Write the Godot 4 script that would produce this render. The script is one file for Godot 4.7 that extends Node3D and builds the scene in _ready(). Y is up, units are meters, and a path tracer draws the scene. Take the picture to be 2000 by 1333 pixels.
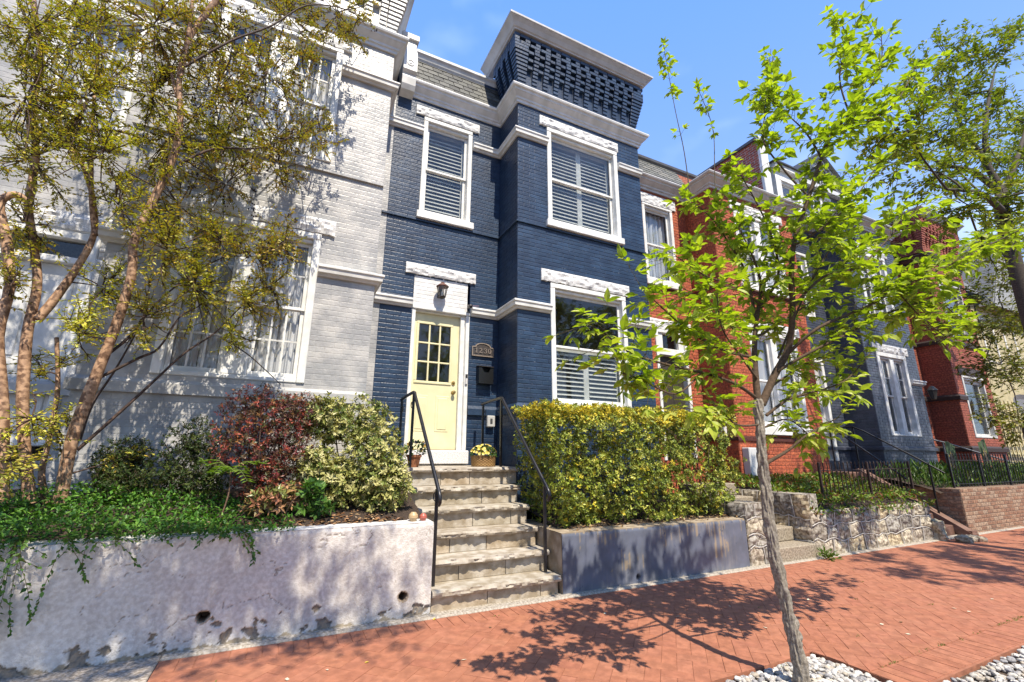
extends Node3D
# A row of painted brick houses above retaining walls, seen from the kerb on a clear spring day.
# World: x runs along the facades, y is up (0 = brick pavement), z points from the houses to the street (0 = wall of the blue house).

const EYE := Vector3(0, 1.38, 6.6)
const FOCAL := 880.335        # focal length in pixels of the 2000 x 1333 photograph
const BAY := 0.71             # how far the bays stand out of the walls
var cam_right: Vector3
var cam_up: Vector3
var cam_fwd: Vector3
var rng := RandomNumberGenerator.new()
var M := {}                   # materials
var names := {}

# ---------------------------------------------------------------- mesh builder
class MB:
	var v := PackedVector3Array()
	var n := PackedVector3Array()
	var c := PackedColorArray()
	var uv := PackedVector2Array()
	var ix := PackedInt32Array()

	# corners run counter-clockwise as seen from outside
	func tri(a: Vector3, b: Vector3, d: Vector3, col: Color) -> void:
		var nn := (b - a).cross(d - a).normalized()
		var k := v.size()
		v.append(a); v.append(b); v.append(d)
		n.append(nn); n.append(nn); n.append(nn)
		c.append(col); c.append(col); c.append(col)
		ix.append(k); ix.append(k + 2); ix.append(k + 1)

	func quad(a: Vector3, b: Vector3, d: Vector3, e: Vector3, col: Color) -> void:
		var nn := (d - a).cross(e - b).normalized()
		var k := v.size()
		v.append(a); v.append(b); v.append(d); v.append(e)
		for i in 4:
			n.append(nn); c.append(col)
		ix.append(k); ix.append(k + 2); ix.append(k + 1)
		ix.append(k); ix.append(k + 3); ix.append(k + 2)

	func box(lo: Vector3, hi: Vector3, col: Color) -> void:
		tbox(Transform3D.IDENTITY, lo, hi, col)

	func tbox(t: Transform3D, lo: Vector3, hi: Vector3, col: Color) -> void:
		var p := []
		for i in 8:
			p.append(t * Vector3(hi.x if i & 1 else lo.x, hi.y if i & 2 else lo.y, hi.z if i & 4 else lo.z))
		quad(p[4], p[5], p[7], p[6], col)
		quad(p[1], p[0], p[2], p[3], col)
		quad(p[5], p[1], p[3], p[7], col)
		quad(p[0], p[4], p[6], p[2], col)
		quad(p[6], p[7], p[3], p[2], col)
		quad(p[0], p[1], p[5], p[4], col)

	# box with its twelve edges chamfered by e
	func cbox(lo: Vector3, hi: Vector3, e: float, col: Color, t := Transform3D.IDENTITY) -> void:
		var m := (lo + hi) * 0.5
		var h := (hi - lo) * 0.5
		e = minf(e, minf(h.x, minf(h.y, h.z)) * 0.9)
		var P := func(s: Vector3, k: int) -> Vector3:
			var q := Vector3(h.x - e, h.y - e, h.z - e)
			q[k] = h[k]
			return t * (m + q * s)
		for k in 3:
			var a := (k + 1) % 3
			var b := (k + 2) % 3
			for s in [-1.0, 1.0]:
				var f := []
				for q in [[-1, -1], [1, -1], [1, 1], [-1, 1]]:
					var sg := Vector3.ONE
					sg[k] = s; sg[a] = q[0]; sg[b] = q[1]
					f.append(P.call(sg, k))
				if s > 0: quad(f[0], f[1], f[2], f[3], col)
				else: quad(f[3], f[2], f[1], f[0], col)
			for sa in [-1.0, 1.0]:
				for sb in [-1.0, 1.0]:
					var s0 := Vector3.ONE
					s0[a] = sa; s0[b] = sb; s0[k] = -1
					var s1 := s0
					s1[k] = 1
					if sa * sb > 0: quad(P.call(s0, a), P.call(s0, b), P.call(s1, b), P.call(s1, a), col)
					else: quad(P.call(s0, b), P.call(s0, a), P.call(s1, a), P.call(s1, b), col)
		for i in 8:
			var s := Vector3(1 if i & 1 else -1, 1 if i & 2 else -1, 1 if i & 4 else -1)
			if s.x * s.y * s.z > 0: tri(P.call(s, 0), P.call(s, 1), P.call(s, 2), col)
			else: tri(P.call(s, 0), P.call(s, 2), P.call(s, 1), col)

	# tube through points with a radius for each, smooth
	func tube(pts: Array, rad: Array, sides: int, col: Color, bumps := 0.0, noise: FastNoiseLite = null) -> void:
		var k0 := v.size()
		var prev := Vector3.ZERO
		for i in pts.size():
			var d: Vector3
			if i == 0: d = pts[1] - pts[0]
			elif i == pts.size() - 1: d = pts[i] - pts[i - 1]
			else: d = (pts[i + 1] - pts[i]).normalized() + (pts[i] - pts[i - 1]).normalized()
			d = d.normalized()
			if prev == Vector3.ZERO:
				prev = d.cross(Vector3.UP if absf(d.y) < 0.9 else Vector3.RIGHT).normalized()
			prev = (prev - d * prev.dot(d)).normalized()
			var w := d.cross(prev)
			for s in sides:
				var a := TAU * s / sides
				var o := prev * cos(a) + w * sin(a)
				var r: float = rad[i]
				var p: Vector3 = pts[i] + o * r
				if noise and bumps > 0: p += o * noise.get_noise_3d(p.x * 1.0, p.y * 0.22, p.z * 1.0) * bumps
				elif noise: p += o * (0.28 - absf(noise.get_noise_3d(p.x, p.y * 0.16, p.z))) * bumps     # furrowed bark: ridges parted by narrow grooves
				v.append(p); n.append(o); c.append(col)
		for i in pts.size() - 1:
			for s in sides:
				var a := k0 + i * sides + s
				var b := k0 + i * sides + (s + 1) % sides
				ix.append(a); ix.append(a + sides); ix.append(b)
				ix.append(b); ix.append(a + sides); ix.append(b + sides)
		for e in [0, pts.size() - 1]:
			var k := v.size()
			v.append(pts[e]); n.append((pts[e] - pts[1 if e == 0 else e - 1]).normalized()); c.append(col)
			for s in sides:
				var a := k0 + int(e) * sides + s
				var b := k0 + int(e) * sides + (s + 1) % sides
				ix.append(k)
				ix.append(a if e == 0 else b); ix.append(b if e == 0 else a)

	# a folded leaf of four faces: base, two sides at 45 % of its length, tip
	func leaf(p: Vector3, d: Vector3, up: Vector3, l: float, w: float, col: Color, fold := 0.25, droop := 0.15) -> void:
		var s := d.cross(up).normalized()
		var u := s.cross(d)
		var mid := p + d * (l * 0.45) - u * (w * fold)
		var tip := p + d * l - u * (l * droop)
		var a := p + d * (l * 0.42) + s * (w * 0.5)
		var b := p + d * (l * 0.42) - s * (w * 0.5)
		tri(p, a, mid, col); tri(mid, a, tip, col); tri(p, mid, b, col); tri(mid, tip, b, col)

	# lathe round the y axis of t: profile of (radius, height)
	func lathe(t: Transform3D, prof: Array, sides: int, col: Color) -> void:
		for i in prof.size() - 1:
			for s in sides:
				var a := TAU * s / sides
				var b := TAU * (s + 1) / sides
				var p0: Vector2 = prof[i]
				var p1: Vector2 = prof[i + 1]
				quad(t * Vector3(p0.x * sin(a), p0.y, p0.x * cos(a)), t * Vector3(p0.x * sin(b), p0.y, p0.x * cos(b)), t * Vector3(p1.x * sin(b), p1.y, p1.x * cos(b)), t * Vector3(p1.x * sin(a), p1.y, p1.x * cos(a)), col)

	# lumpy stone: a subdivided cube pushed out to an ellipsoid-ish block
	func rock(t: Transform3D, h: Vector3, round_: float, noise: FastNoiseLite, amp: float, col: Color, seg := 4) -> void:
		for k in 3:
			var a := (k + 1) % 3
			var b := (k + 2) % 3
			for s in [-1.0, 1.0]:
				var g := []
				for i in seg + 1:
					var row := []
					for j in seg + 1:
						var q := Vector3.ZERO
						q[k] = s; q[a] = -1.0 + 2.0 * i / seg; q[b] = -1.0 + 2.0 * j / seg
						var sp := q.normalized() * 1.25
						q = q.lerp(sp, round_) * h
						var w := t * q
						w += (w - t.origin).normalized() * noise.get_noise_3dv(w) * amp
						row.append(w)
					g.append(row)
				for i in seg:
					for j in seg:
						if s > 0: quad(g[i][j], g[i + 1][j], g[i + 1][j + 1], g[i][j + 1], col)
						else: quad(g[i][j + 1], g[i + 1][j + 1], g[i + 1][j], g[i][j], col)

	func mesh() -> ArrayMesh:
		var a := []
		a.resize(Mesh.ARRAY_MAX)
		a[Mesh.ARRAY_VERTEX] = v
		a[Mesh.ARRAY_NORMAL] = n
		a[Mesh.ARRAY_COLOR] = c
		a[Mesh.ARRAY_INDEX] = ix
		var m := ArrayMesh.new()
		m.add_surface_from_arrays(Mesh.PRIMITIVE_TRIANGLES, a)
		return m

# ---------------------------------------------------------------- naming and parenting
func numbered(called: String) -> String:
	var k: int = names.get(called, 0)
	names[called] = k + 1
	return called if k == 0 else "%s_%03d" % [called, k]

func thing(called: String, label: String, category: String, at := Vector3.ZERO, group := "") -> Node3D:
	var o := Node3D.new()
	o.name = numbered(called)
	o.position = at
	o.set_meta("label", label)
	o.set_meta("category", category)
	if group != "": o.set_meta("group", group)
	add_child(o)
	return o

# commits a builder whose points are in world space as one named mesh under a thing or a part
func obj(called: String, mb: MB, m: Material, parent: Node3D = null) -> MeshInstance3D:
	var o := MeshInstance3D.new()
	o.mesh = mb.mesh()
	o.material_override = m
	if parent == null:
		o.name = numbered(called)
		add_child(o)
	else:
		o.name = called
		parent.add_child(o, true)
		if parent.get_parent() == self and not parent is MeshInstance3D: o.position = -parent.position
	return o

func tag(o: Node3D, label: String, category: String, group := "") -> Node3D:
	o.set_meta("label", label)
	o.set_meta("category", category)
	if group != "": o.set_meta("group", group)
	return o

func structure(called: String, mb: MB, m: Material) -> MeshInstance3D:
	var o := obj(called, mb, m)
	o.set_meta("kind", "structure")
	return o

func inst(called: String, mesh: Mesh, m: Material, t: Transform3D, parent: Node3D) -> MeshInstance3D:
	var o := MeshInstance3D.new()
	o.mesh = mesh
	o.material_override = m
	o.name = called
	o.transform = t
	parent.add_child(o, true)
	if parent.get_parent() == self and not parent is MeshInstance3D: o.position -= parent.position
	return o

# ---------------------------------------------------------------- photograph to place
func ray(x: float, y: float) -> Vector3:
	return cam_fwd + cam_right * ((x - 1000.0) / FOCAL) - cam_up * ((y - 666.5) / FOCAL)

# the point at depth z (metres in front of the blue house's wall) that the pixel (x, y) of the photograph looks at
func px(x: float, y: float, z: float) -> Vector3:
	var d := ray(x, y)
	return EYE + d * ((z - EYE.z) / d.z)

func rnd(a: float, b: float) -> float:
	return rng.randf_range(a, b)

func rvec() -> Vector3:
	var z := rnd(-1, 1)
	var a := rnd(0, TAU)
	var r := sqrt(1 - z * z)
	return Vector3(r * cos(a), z, r * sin(a))

func pick(a: Array) -> Color:
	var k: Color = a[rng.randi() % a.size()]
	var f := rnd(0.85, 1.15)
	return Color(k.r * f, k.g * f, k.b * f)

# ---------------------------------------------------------------- materials
func noise(freq: float, sd: int, oct := 4, type := FastNoiseLite.TYPE_SIMPLEX_SMOOTH) -> FastNoiseLite:
	var f := FastNoiseLite.new()
	f.seed = sd
	f.frequency = freq
	f.noise_type = type
	f.fractal_octaves = oct
	return f

func tex(freq: float, sd: int, lo: Color, hi: Color, oct := 5, size := 512, edges := [0.25, 0.75]) -> NoiseTexture2D:
	var t := NoiseTexture2D.new()
	t.width = size
	t.height = size
	t.seamless = true
	t.noise = noise(freq, sd, oct)
	var g := Gradient.new()
	g.set_color(0, lo); g.set_color(1, hi)
	g.set_offset(0, edges[0]); g.set_offset(1, edges[1])
	t.color_ramp = g
	return t

func ntex(freq: float, sd: int, strength: float, oct := 4, size := 512) -> NoiseTexture2D:
	var t := NoiseTexture2D.new()
	t.width = size
	t.height = size
	t.seamless = true
	t.noise = noise(freq, sd, oct)
	t.as_normal_map = true
	t.bump_strength = strength
	return t

func L(r: float, g: float, b: float) -> Color:          # real-world base colour (linear) as albedo_color wants it
	return Color(r, g, b).linear_to_srgb()

func mat(called: String, col: Color, rough: float, scale := 1.0, grain: Texture2D = null, bump: Texture2D = null, depth := 1.0) -> StandardMaterial3D:
	var m := StandardMaterial3D.new()
	m.resource_name = called
	m.albedo_color = col
	m.vertex_color_use_as_albedo = true
	m.roughness = rough
	m.uv1_triplanar = true
	m.uv1_world_triplanar = true
	m.uv1_scale = Vector3.ONE * scale
	if grain: m.albedo_texture = grain
	if bump:
		m.normal_enabled = true
		m.normal_texture = bump
		m.normal_scale = depth
	M[called] = m
	return m

func glass_mat(called: String, col: Color, alpha: float) -> void:
	var m := StandardMaterial3D.new()
	m.resource_name = called
	m.albedo_color = Color(col.r, col.g, col.b, alpha)
	m.transparency = BaseMaterial3D.TRANSPARENCY_ALPHA
	m.roughness = 0.02
	m.metallic_specular = 0.7
	M[called] = m

func leaf_mat(called: String, back: Color, rough := 0.45) -> void:
	var m := StandardMaterial3D.new()
	m.resource_name = called
	m.vertex_color_use_as_albedo = true
	m.cull_mode = BaseMaterial3D.CULL_DISABLED
	m.roughness = rough
	m.metallic_specular = 0.4
	m.backlight_enabled = true
	m.backlight = back
	M[called] = m

func make_materials() -> void:
	var W := Color.WHITE
	var fine := ntex(0.06, 11, 1.0)
	var rough := ntex(0.05, 12, 3.0)
	var blotch := tex(0.012, 21, Color(0.82, 0.82, 0.82), Color(1, 1, 1))
	var grain := tex(0.09, 22, Color(0.72, 0.72, 0.72), Color(1, 1, 1))
	mat("paint_brick", W, 0.38, 0.6, tex(0.008, 23, Color(0.83, 0.84, 0.86), Color(1, 1, 1), 7), ntex(0.06, 13, 1.2, 4), 0.5)
	mat("matt_brick", W, 0.75, 1.1, tex(0.03, 24, Color(0.7, 0.7, 0.72), Color(1, 1, 1), 6), ntex(0.12, 14, 2.0, 5), 0.6)
	mat("trim", W, 0.45, 0.6, tex(0.012, 20, Color(0.9, 0.9, 0.89), Color(1, 1, 1)))
	mat("rough_trim", W, 0.6, 2.0, tex(0.05, 25, Color(0.8, 0.8, 0.8), Color(1, 1, 1)), rough, 0.5)
	mat("door_paint", W, 0.35, 0.5, tex(0.01, 38, Color(0.95, 0.95, 0.94), Color(1, 1, 1)))
	mat("sandstone", W, 0.85, 0.9, tex(0.012, 26, Color(0.82, 0.79, 0.74), Color(1, 1, 1), 6), rough, 0.4)
	mat("granite", W, 0.85, 1.6, tex(0.02, 27, Color(0.62, 0.59, 0.55), Color(1, 1, 1), 6, 512, [0.3, 0.62]), ntex(0.04, 17, 3.0), 0.8)
	mat("stucco", W, 0.85, 2.2, tex(0.02, 28, Color(0.9, 0.89, 0.88), Color(1, 1, 1), 6), rough, 0.9)
	mat("mortar", W, 0.9, 3.0, grain, rough, 0.7)
	mat("paver", W, 0.8, 0.45, tex(0.02, 29, Color(0.88, 0.87, 0.86), Color(1, 1, 1), 8, 1024), ntex(0.1, 16, 1.5), 0.4)
	mat("concrete", W, 0.9, 1.5, tex(0.04, 30, Color(0.72, 0.7, 0.67), Color(1, 1, 1), 6), rough, 0.6)
	mat("asphalt", W, 0.9, 2.0, grain, rough, 1.0)
	mat("soil", W, 0.95, 3.0, tex(0.04, 31, Color(0.45, 0.4, 0.36), Color(1, 1, 1)), rough, 1.0)
	mat("slate", W, 0.65, 3.0, tex(0.03, 32, Color(0.6, 0.62, 0.58), Color(1, 1, 1)), rough, 0.6)
	mat("iron", W, 0.35, 3.0, tex(0.05, 33, Color(0.6, 0.6, 0.6), Color(1, 1, 1)), fine, 0.4)
	mat("rusty_iron", W, 0.7, 3.0, tex(0.05, 34, Color(0.4, 0.35, 0.3), Color(1, 1, 1)), fine, 0.6)
	mat("plastic", W, 0.4, 1.0)
	mat("cloth", W, 0.9, 1.0)
	mat("basket", W, 0.7, 8.0, tex(0.05, 35, Color(0.55, 0.5, 0.42), Color(1, 1, 1)))
	mat("interior", W, 0.9, 1.0)
	mat("bark", W, 0.9, 2.5, tex(0.03, 36, Color(0.7, 0.68, 0.66), Color(1, 1, 1), 6), rough, 0.5)
	mat("smooth_bark", W, 0.7, 1.5, tex(0.02, 37, Color(0.55, 0.5, 0.47), Color(1, 1, 1), 4, 512, [0.35, 0.6]), fine, 0.6)
	mat("pebble", W, 0.7, 6.0, grain)
	mat("gold", L(0.5, 0.33, 0.12), 0.3)
	M.gold.metallic = 0.9
	glass_mat("glass", Color(0.04, 0.05, 0.05), 0.07)
	glass_mat("dark_glass", Color(0.05, 0.06, 0.06), 0.55)
	leaf_mat("leaf", Color(0.75, 0.8, 0.2))
	leaf_mat("bright_leaf", Color(0.9, 1.0, 0.3), 0.42)
	leaf_mat("gold_leaf", Color(0.6, 0.6, 0.12), 0.4)
	leaf_mat("red_leaf", Color(0.25, 0.08, 0.04), 0.35)
	leaf_mat("petal", Color(0.4, 0.35, 0.05), 0.6)

# ---------------------------------------------------------------- brickwork
# a brick laid in a wall: rect with chamfered face; t maps the unit square and unit depth to the wall
func brick_face(mb: MB, t: Transform3D, col: Color, iu := 0.025, iv := 0.085) -> void:
	var b := [t * Vector3(0, 0, -1), t * Vector3(1, 0, -1), t * Vector3(1, 1, -1), t * Vector3(0, 1, -1)]
	var m := [t * Vector3(0, 0, 0.55), t * Vector3(1, 0, 0.55), t * Vector3(1, 1, 0.55), t * Vector3(0, 1, 0.55)]
	var f := [t * Vector3(iu, iv, 1), t * Vector3(1 - iu, iv, 1), t * Vector3(1 - iu, 1 - iv, 1), t * Vector3(iu, 1 - iv, 1)]
	mb.quad(f[0], f[1], f[2], f[3], col)
	for i in 4:
		var j := (i + 1) % 4
		mb.quad(m[i], m[j], f[j], f[i], col)
		mb.quad(b[i], b[j], m[j], m[i], col)

# lists the bricks of a wall plane (u along it, y up, n outwards) between holes, and adds the wall behind them to back
func brick_plane(list: Array, back: MB, o: Vector3, u: Vector3, n: Vector3, w: float, y0: float, y1: float, holes: Array, depth: float, back_col: Color, reveal := 0.12, bl := 0.216, bh := 0.0685, joint := 0.009) -> void:
	var us := [0.0, w]
	var ys := [y0, y1]
	for h: Rect2 in holes:
		for q in [h.position.x, h.end.x]:
			if q > 0 and q < w: us.append(q)
		for q in [h.position.y, h.end.y]:
			if q > y0 and q < y1: ys.append(q)
	us.sort(); ys.sort()
	for i in us.size() - 1:
		for j in ys.size() - 1:
			var mid := Vector2((us[i] + us[i + 1]) * 0.5, (ys[j] + ys[j + 1]) * 0.5)
			var hit: bool = us[i + 1] - us[i] < 1e-5 or ys[j + 1] - ys[j] < 1e-5
			for h: Rect2 in holes: hit = hit or h.has_point(mid)
			if not hit:
				back.quad(o + u * us[i] + Vector3(0, ys[j], 0), o + u * us[i + 1] + Vector3(0, ys[j], 0), o + u * us[i + 1] + Vector3(0, ys[j + 1], 0), o + u * us[i] + Vector3(0, ys[j + 1], 0), back_col)
	for h: Rect2 in holes:
		var c := [o + u * h.position.x + Vector3(0, h.position.y, 0), o + u * h.end.x + Vector3(0, h.position.y, 0), o + u * h.end.x + Vector3(0, h.end.y, 0), o + u * h.position.x + Vector3(0, h.end.y, 0)]
		for i in 4:
			var j := (i + 1) % 4
			back.quad(c[i], c[j], c[j] - n * reveal, c[i] - n * reveal, back_col)
	var row := 0
	var y := y0
	while y < y1 - 0.02:
		var top := minf(y + bh, y1)
		var spans := [[0.0, w]]
		for h: Rect2 in holes:
			if minf(top, h.end.y) - maxf(y, h.position.y) > bh * 0.35:
				var next := []
				for s in spans:
					if h.position.x > s[0]: next.append([s[0], minf(s[1], h.position.x)])
					if h.end.x < s[1]: next.append([maxf(s[0], h.end.x), s[1]])
				spans = next
		var x := -bl * (0.5 if row % 2 else 0.0) - rnd(0, 0.01)
		while x < w:
			for s in spans:
				var a: float = maxf(x, s[0])
				var b: float = minf(x + bl, s[1])
				if b - a > 0.03:
					var e := depth * rnd(0.75, 1.2)
					var p := o + u * (a + joint * 0.5) + Vector3(0, y + joint * 0.5 + rnd(-0.001, 0.001), 0)
					list.append(Transform3D(Basis(u * (b - a - joint), Vector3(0, top - y - joint, 0), n * e), p))
			x += bl
		y += bh
		row += 1

# puts the listed bricks on a wall part: the nearest ones (above y_min) singly, the rest as one piece
func lay_bricks(list: Array, parent: Node3D, tones: Array, m: Material, single := 300, y_min := -9.0, called := "brick") -> void:
	var order := []
	for k in list.size():
		var t: Transform3D = list[k]
		var c := t * Vector3(0.5, 0.5, 0)
		var facing := absf((EYE - c).normalized().dot(t.basis.z.normalized()))
		var shown := t.basis.x.length() * t.basis.y.length() * facing / (EYE - c).length_squared()
		order.append([-shown if c.y > y_min and in_view(c) else 0.0, k])
	order.sort()
	var kinds := []
	for col in tones:
		var one := MB.new()
		brick_face(one, Transform3D.IDENTITY, col)
		kinds.append(one.mesh())
	var rest := MB.new()
	for i in order.size():
		var t: Transform3D = list[order[i][1]]
		var k := rng.randi() % tones.size()
		if i < single: inst(called, kinds[k], m, t, parent)
		else: brick_face(rest, t, tones[k])
	if rest.v.size():
		obj("brickwork", rest, m, parent).set_meta("kind", "stuff")

# ---------------------------------------------------------------- trim
# sweeps a profile of (out, y) along a plan path of (x, z), left to right as seen from the street, with mitred corners
func molding(called: String, path: Array, prof: Array, m: Material, col: Color, parent: Node3D) -> MeshInstance3D:
	var mb := MB.new()
	var rows := []
	for i in path.size():
		var off: Vector2
		var d0: Vector2 = (path[i] - path[i - 1]).normalized() if i > 0 else (path[1] - path[0]).normalized()
		var d1: Vector2 = (path[i + 1] - path[i]).normalized() if i < path.size() - 1 else d0
		var n0 := Vector2(-d0.y, d0.x)
		var n1 := Vector2(-d1.y, d1.x)
		off = (n0 + n1) / (1.0 + n0.dot(n1))
		var r := []
		for q: Vector2 in prof:
			var s: Vector2 = path[i] + off * q.x
			r.append(Vector3(s.x, q.y, s.y))
		rows.append(r)
	for i in rows.size() - 1:
		for j in prof.size() - 1:
			mb.quad(rows[i][j], rows[i + 1][j], rows[i + 1][j + 1], rows[i][j + 1], col)
	for e in [0, rows.size() - 1]:
		var mid := Vector3.ZERO
		for q in rows[e]: mid += q / prof.size()
		for j in prof.size():
			var a: Vector3 = rows[e][j]
			var b: Vector3 = rows[e][(j + 1) % prof.size()]
			if e == 0: mb.tri(mid, a, b, col)
			else: mb.tri(mid, b, a, col)
	return obj(called, mb, m, parent)

# rock-faced stone lintel on a wall plane at z
func lintel(x0: float, x1: float, y0: float, y1: float, z: float, parent: Node3D, col := Color(0.78, 0.78, 0.77), m: Material = null, sd := 5) -> MeshInstance3D:
	var mb := MB.new()
	var nz := noise(7.0, sd + int(x0 * 10) + int(y0 * 7), 3, FastNoiseLite.TYPE_CELLULAR)
	var n2 := noise(9.0, sd + 3, 3)
	var nx := int((x1 - x0) / 0.035)
	var ny := 6
	var g := []
	for j in ny + 1:
		var r := []
		for i in nx + 1:
			var fx := float(i) / nx
			var fy := float(j) / ny
			var p := Vector3(lerpf(x0, x1, fx), lerpf(y0, y1, fy), 0)
			var edge := minf(minf(fx, 1 - fx) * nx / 1.2, minf(fy, 1 - fy) * ny / 1.2)
			var k := clampf(edge, 0, 1)
			p.z = z + 0.035 + k * (0.03 + 0.035 * nz.get_noise_2d(p.x, p.y * 1.6) + 0.025 * n2.get_noise_2d(p.x, p.y))
			if j == 0: p.y += 0.018 * n2.get_noise_2d(p.x * 3, 5) - 0.004
			r.append(p)
		g.append(r)
	for j in ny:
		for i in nx: mb.quad(g[j][i], g[j][i + 1], g[j + 1][i + 1], g[j + 1][i], col)
	for i in nx:
		var a: Vector3 = g[0][i]; var b: Vector3 = g[0][i + 1]
		mb.quad(Vector3(a.x, a.y, z - 0.05), Vector3(b.x, b.y, z - 0.05), b, a, col)
		a = g[ny][i]; b = g[ny][i + 1]
		mb.quad(a, b, Vector3(b.x, b.y, z - 0.05), Vector3(a.x, a.y, z - 0.05), col)
	for j in ny:
		var a: Vector3 = g[j][0]; var b: Vector3 = g[j + 1][0]
		mb.quad(Vector3(a.x, a.y, z - 0.05), a, b, Vector3(b.x, b.y, z - 0.05), col)
		a = g[j][nx]; b = g[j + 1][nx]
		mb.quad(a, Vector3(a.x, a.y, z - 0.05), Vector3(b.x, b.y, z - 0.05), b, col)
	return obj("lintel", mb, m if m else M.rough_trim, parent)

# sash window whose casing fills x0..x1, y0..y1 on a wall plane at z; returns the casing, which carries sashes, panes, slats or curtains
func window(x0: float, x1: float, y0: float, y1: float, z: float, parent: Node3D, o := {}) -> MeshInstance3D:
	var col: Color = o.get("col", Color(0.78, 0.78, 0.76))
	var cw: float = o.get("casing", 0.075)
	var dz: float = o.get("proud", 0.025)
	var mb := MB.new()
	mb.cbox(Vector3(x0, y0, z - 0.1), Vector3(x0 + cw, y1 - cw, z + dz), 0.008, col)
	mb.cbox(Vector3(x1 - cw, y0, z - 0.1), Vector3(x1, y1 - cw, z + dz), 0.008, col)
	mb.cbox(Vector3(x0, y1 - cw, z - 0.1), Vector3(x1, y1, z + dz + 0.003), 0.008, col)
	mb.cbox(Vector3(x0 + cw, y1 - cw - 0.05, z - 0.1), Vector3(x1 - cw, y1 - cw, z - 0.012), 0.008, col)
	mb.cbox(Vector3(x0 + cw, y0, z - 0.1), Vector3(x1 - cw, y0 + 0.05, z + dz - 0.01), 0.008, col)
	var w := obj("window", mb, M.trim, parent)
	if o.has("sill"):
		var s: Array = o.sill
		var sb := MB.new()
		sb.cbox(Vector3(s[0], s[1], z - 0.04), Vector3(s[2], y0 + 0.002, z + 0.075), 0.01, col)
		obj("sill", sb, M.trim, w)
	# two sashes side by side are set apart by mullions at o.split
	var cuts := [x0 + cw]
	for s in o.get("split", []):
		var mu := MB.new()
		mu.cbox(Vector3(s[0], y0 + 0.05, z - 0.1), Vector3(s[1], y1 - cw - 0.05, z + 0.01), 0.01, col)
		obj("mullion", mu, M.trim, w)
		cuts.append(s[0]); cuts.append(s[1])
	cuts.append(x1 - cw)
	var ya := y0 + 0.05
	var yb := y1 - cw - 0.05
	var ym := lerpf(ya, yb, float(o.get("meet", 0.5)))
	for k in range(0, cuts.size(), 2):
		var a: float = cuts[k]
		var b: float = cuts[k + 1]
		for up in 2:
			var c0 := ym - 0.02 if up else ya
			var c1 := yb if up else ym + 0.02
			var zs := z - (0.065 if up else 0.095)
			var st := 0.045
			var sash := MB.new()
			sash.cbox(Vector3(a, c0, zs - 0.028), Vector3(a + st, c1, zs), 0.005, col)
			sash.cbox(Vector3(b - st, c0, zs - 0.028), Vector3(b, c1, zs), 0.005, col)
			sash.cbox(Vector3(a + st, c0, zs - 0.028), Vector3(b - st, c0 + (0.04 if up else 0.07), zs), 0.005, col)
			sash.cbox(Vector3(a + st, c1 - 0.045, zs - 0.028), Vector3(b - st, c1, zs), 0.005, col)
			var nc: int = o.get("cols", 1)
			var nr: int = o.get("rows", 1) if up or not o.has("low_rows") else o.low_rows
			var ga := a + st; var gb := b - st
			var g0 := c0 + (0.04 if up else 0.07); var g1 := c1 - 0.045
			for i in range(1, nc):
				var xm := lerpf(ga, gb, float(i) / nc)
				sash.box(Vector3(xm - 0.011, g0, zs - 0.024), Vector3(xm + 0.011, g1, zs - 0.004), col)
			for j in range(1, nr):
				var yy := lerpf(g0, g1, float(j) / nr)
				sash.box(Vector3(ga, yy - 0.011, zs - 0.022), Vector3(gb, yy + 0.011, zs - 0.006), col)
			obj("sash", sash, M.trim, w)
			for i in nc:
				for j in nr:
					var pa := MB.new()
					var q0 := lerpf(ga, gb, float(i) / nc); var q1 := lerpf(ga, gb, float(i + 1) / nc)
					var r0 := lerpf(g0, g1, float(j) / nr); var r1 := lerpf(g0, g1, float(j + 1) / nr)
					var tw := rnd(-0.0015, 0.0015)
					for dbl in [0.006, 0.018]: pa.quad(Vector3(q0, r0, zs - dbl + tw), Vector3(q1, r0, zs - dbl - tw), Vector3(q1, r1, zs - dbl), Vector3(q0, r1, zs - dbl), Color.WHITE)   # double glazing
					obj("pane", pa, M.glass, w)
		var top: float = o.get("shutter", 0.0)
		if top > 0:
			var sh := MB.new()
			var sc := Color(0.56, 0.59, 0.55)
			var t := lerpf(ya, yb, top)
			var zz := z - 0.165
			var xs := [a + 0.01, b - 0.01] if o.get("leaves", 1) == 1 else [a + 0.01, (a + b) * 0.5, b - 0.01]
			for i in xs.size() - 1:
				var l: float = xs[i]; var r: float = xs[i + 1]
				sh.box(Vector3(l, ya, zz - 0.03), Vector3(l + 0.05, t, zz), sc)
				sh.box(Vector3(r - 0.05, ya, zz - 0.03), Vector3(r - 0.001, t, zz), sc)
				sh.box(Vector3(l + 0.05, ya, zz - 0.03), Vector3(r - 0.05, ya + 0.05, zz), sc)
				sh.box(Vector3(l + 0.05, t - 0.05, zz - 0.03), Vector3(r - 0.05, t, zz), sc)
			obj("shutter_frame", sh, M.trim, w)
			for i in xs.size() - 1:
				var l: float = xs[i] + 0.052; var r: float = xs[i + 1] - 0.052
				var yy := ya + 0.085
				while yy < t - 0.07:
					var sl := MB.new()
					sl.cbox(Vector3(0, -0.005, -0.042), Vector3(r - l, 0.005, 0.042), 0.004, sc, Transform3D(Basis(Vector3.RIGHT, deg_to_rad(float(o.get("tilt", 42.0)))), Vector3(l, yy, zz - 0.015)))
					obj("slat", sl, M.trim, w)
					yy += 0.072
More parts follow.
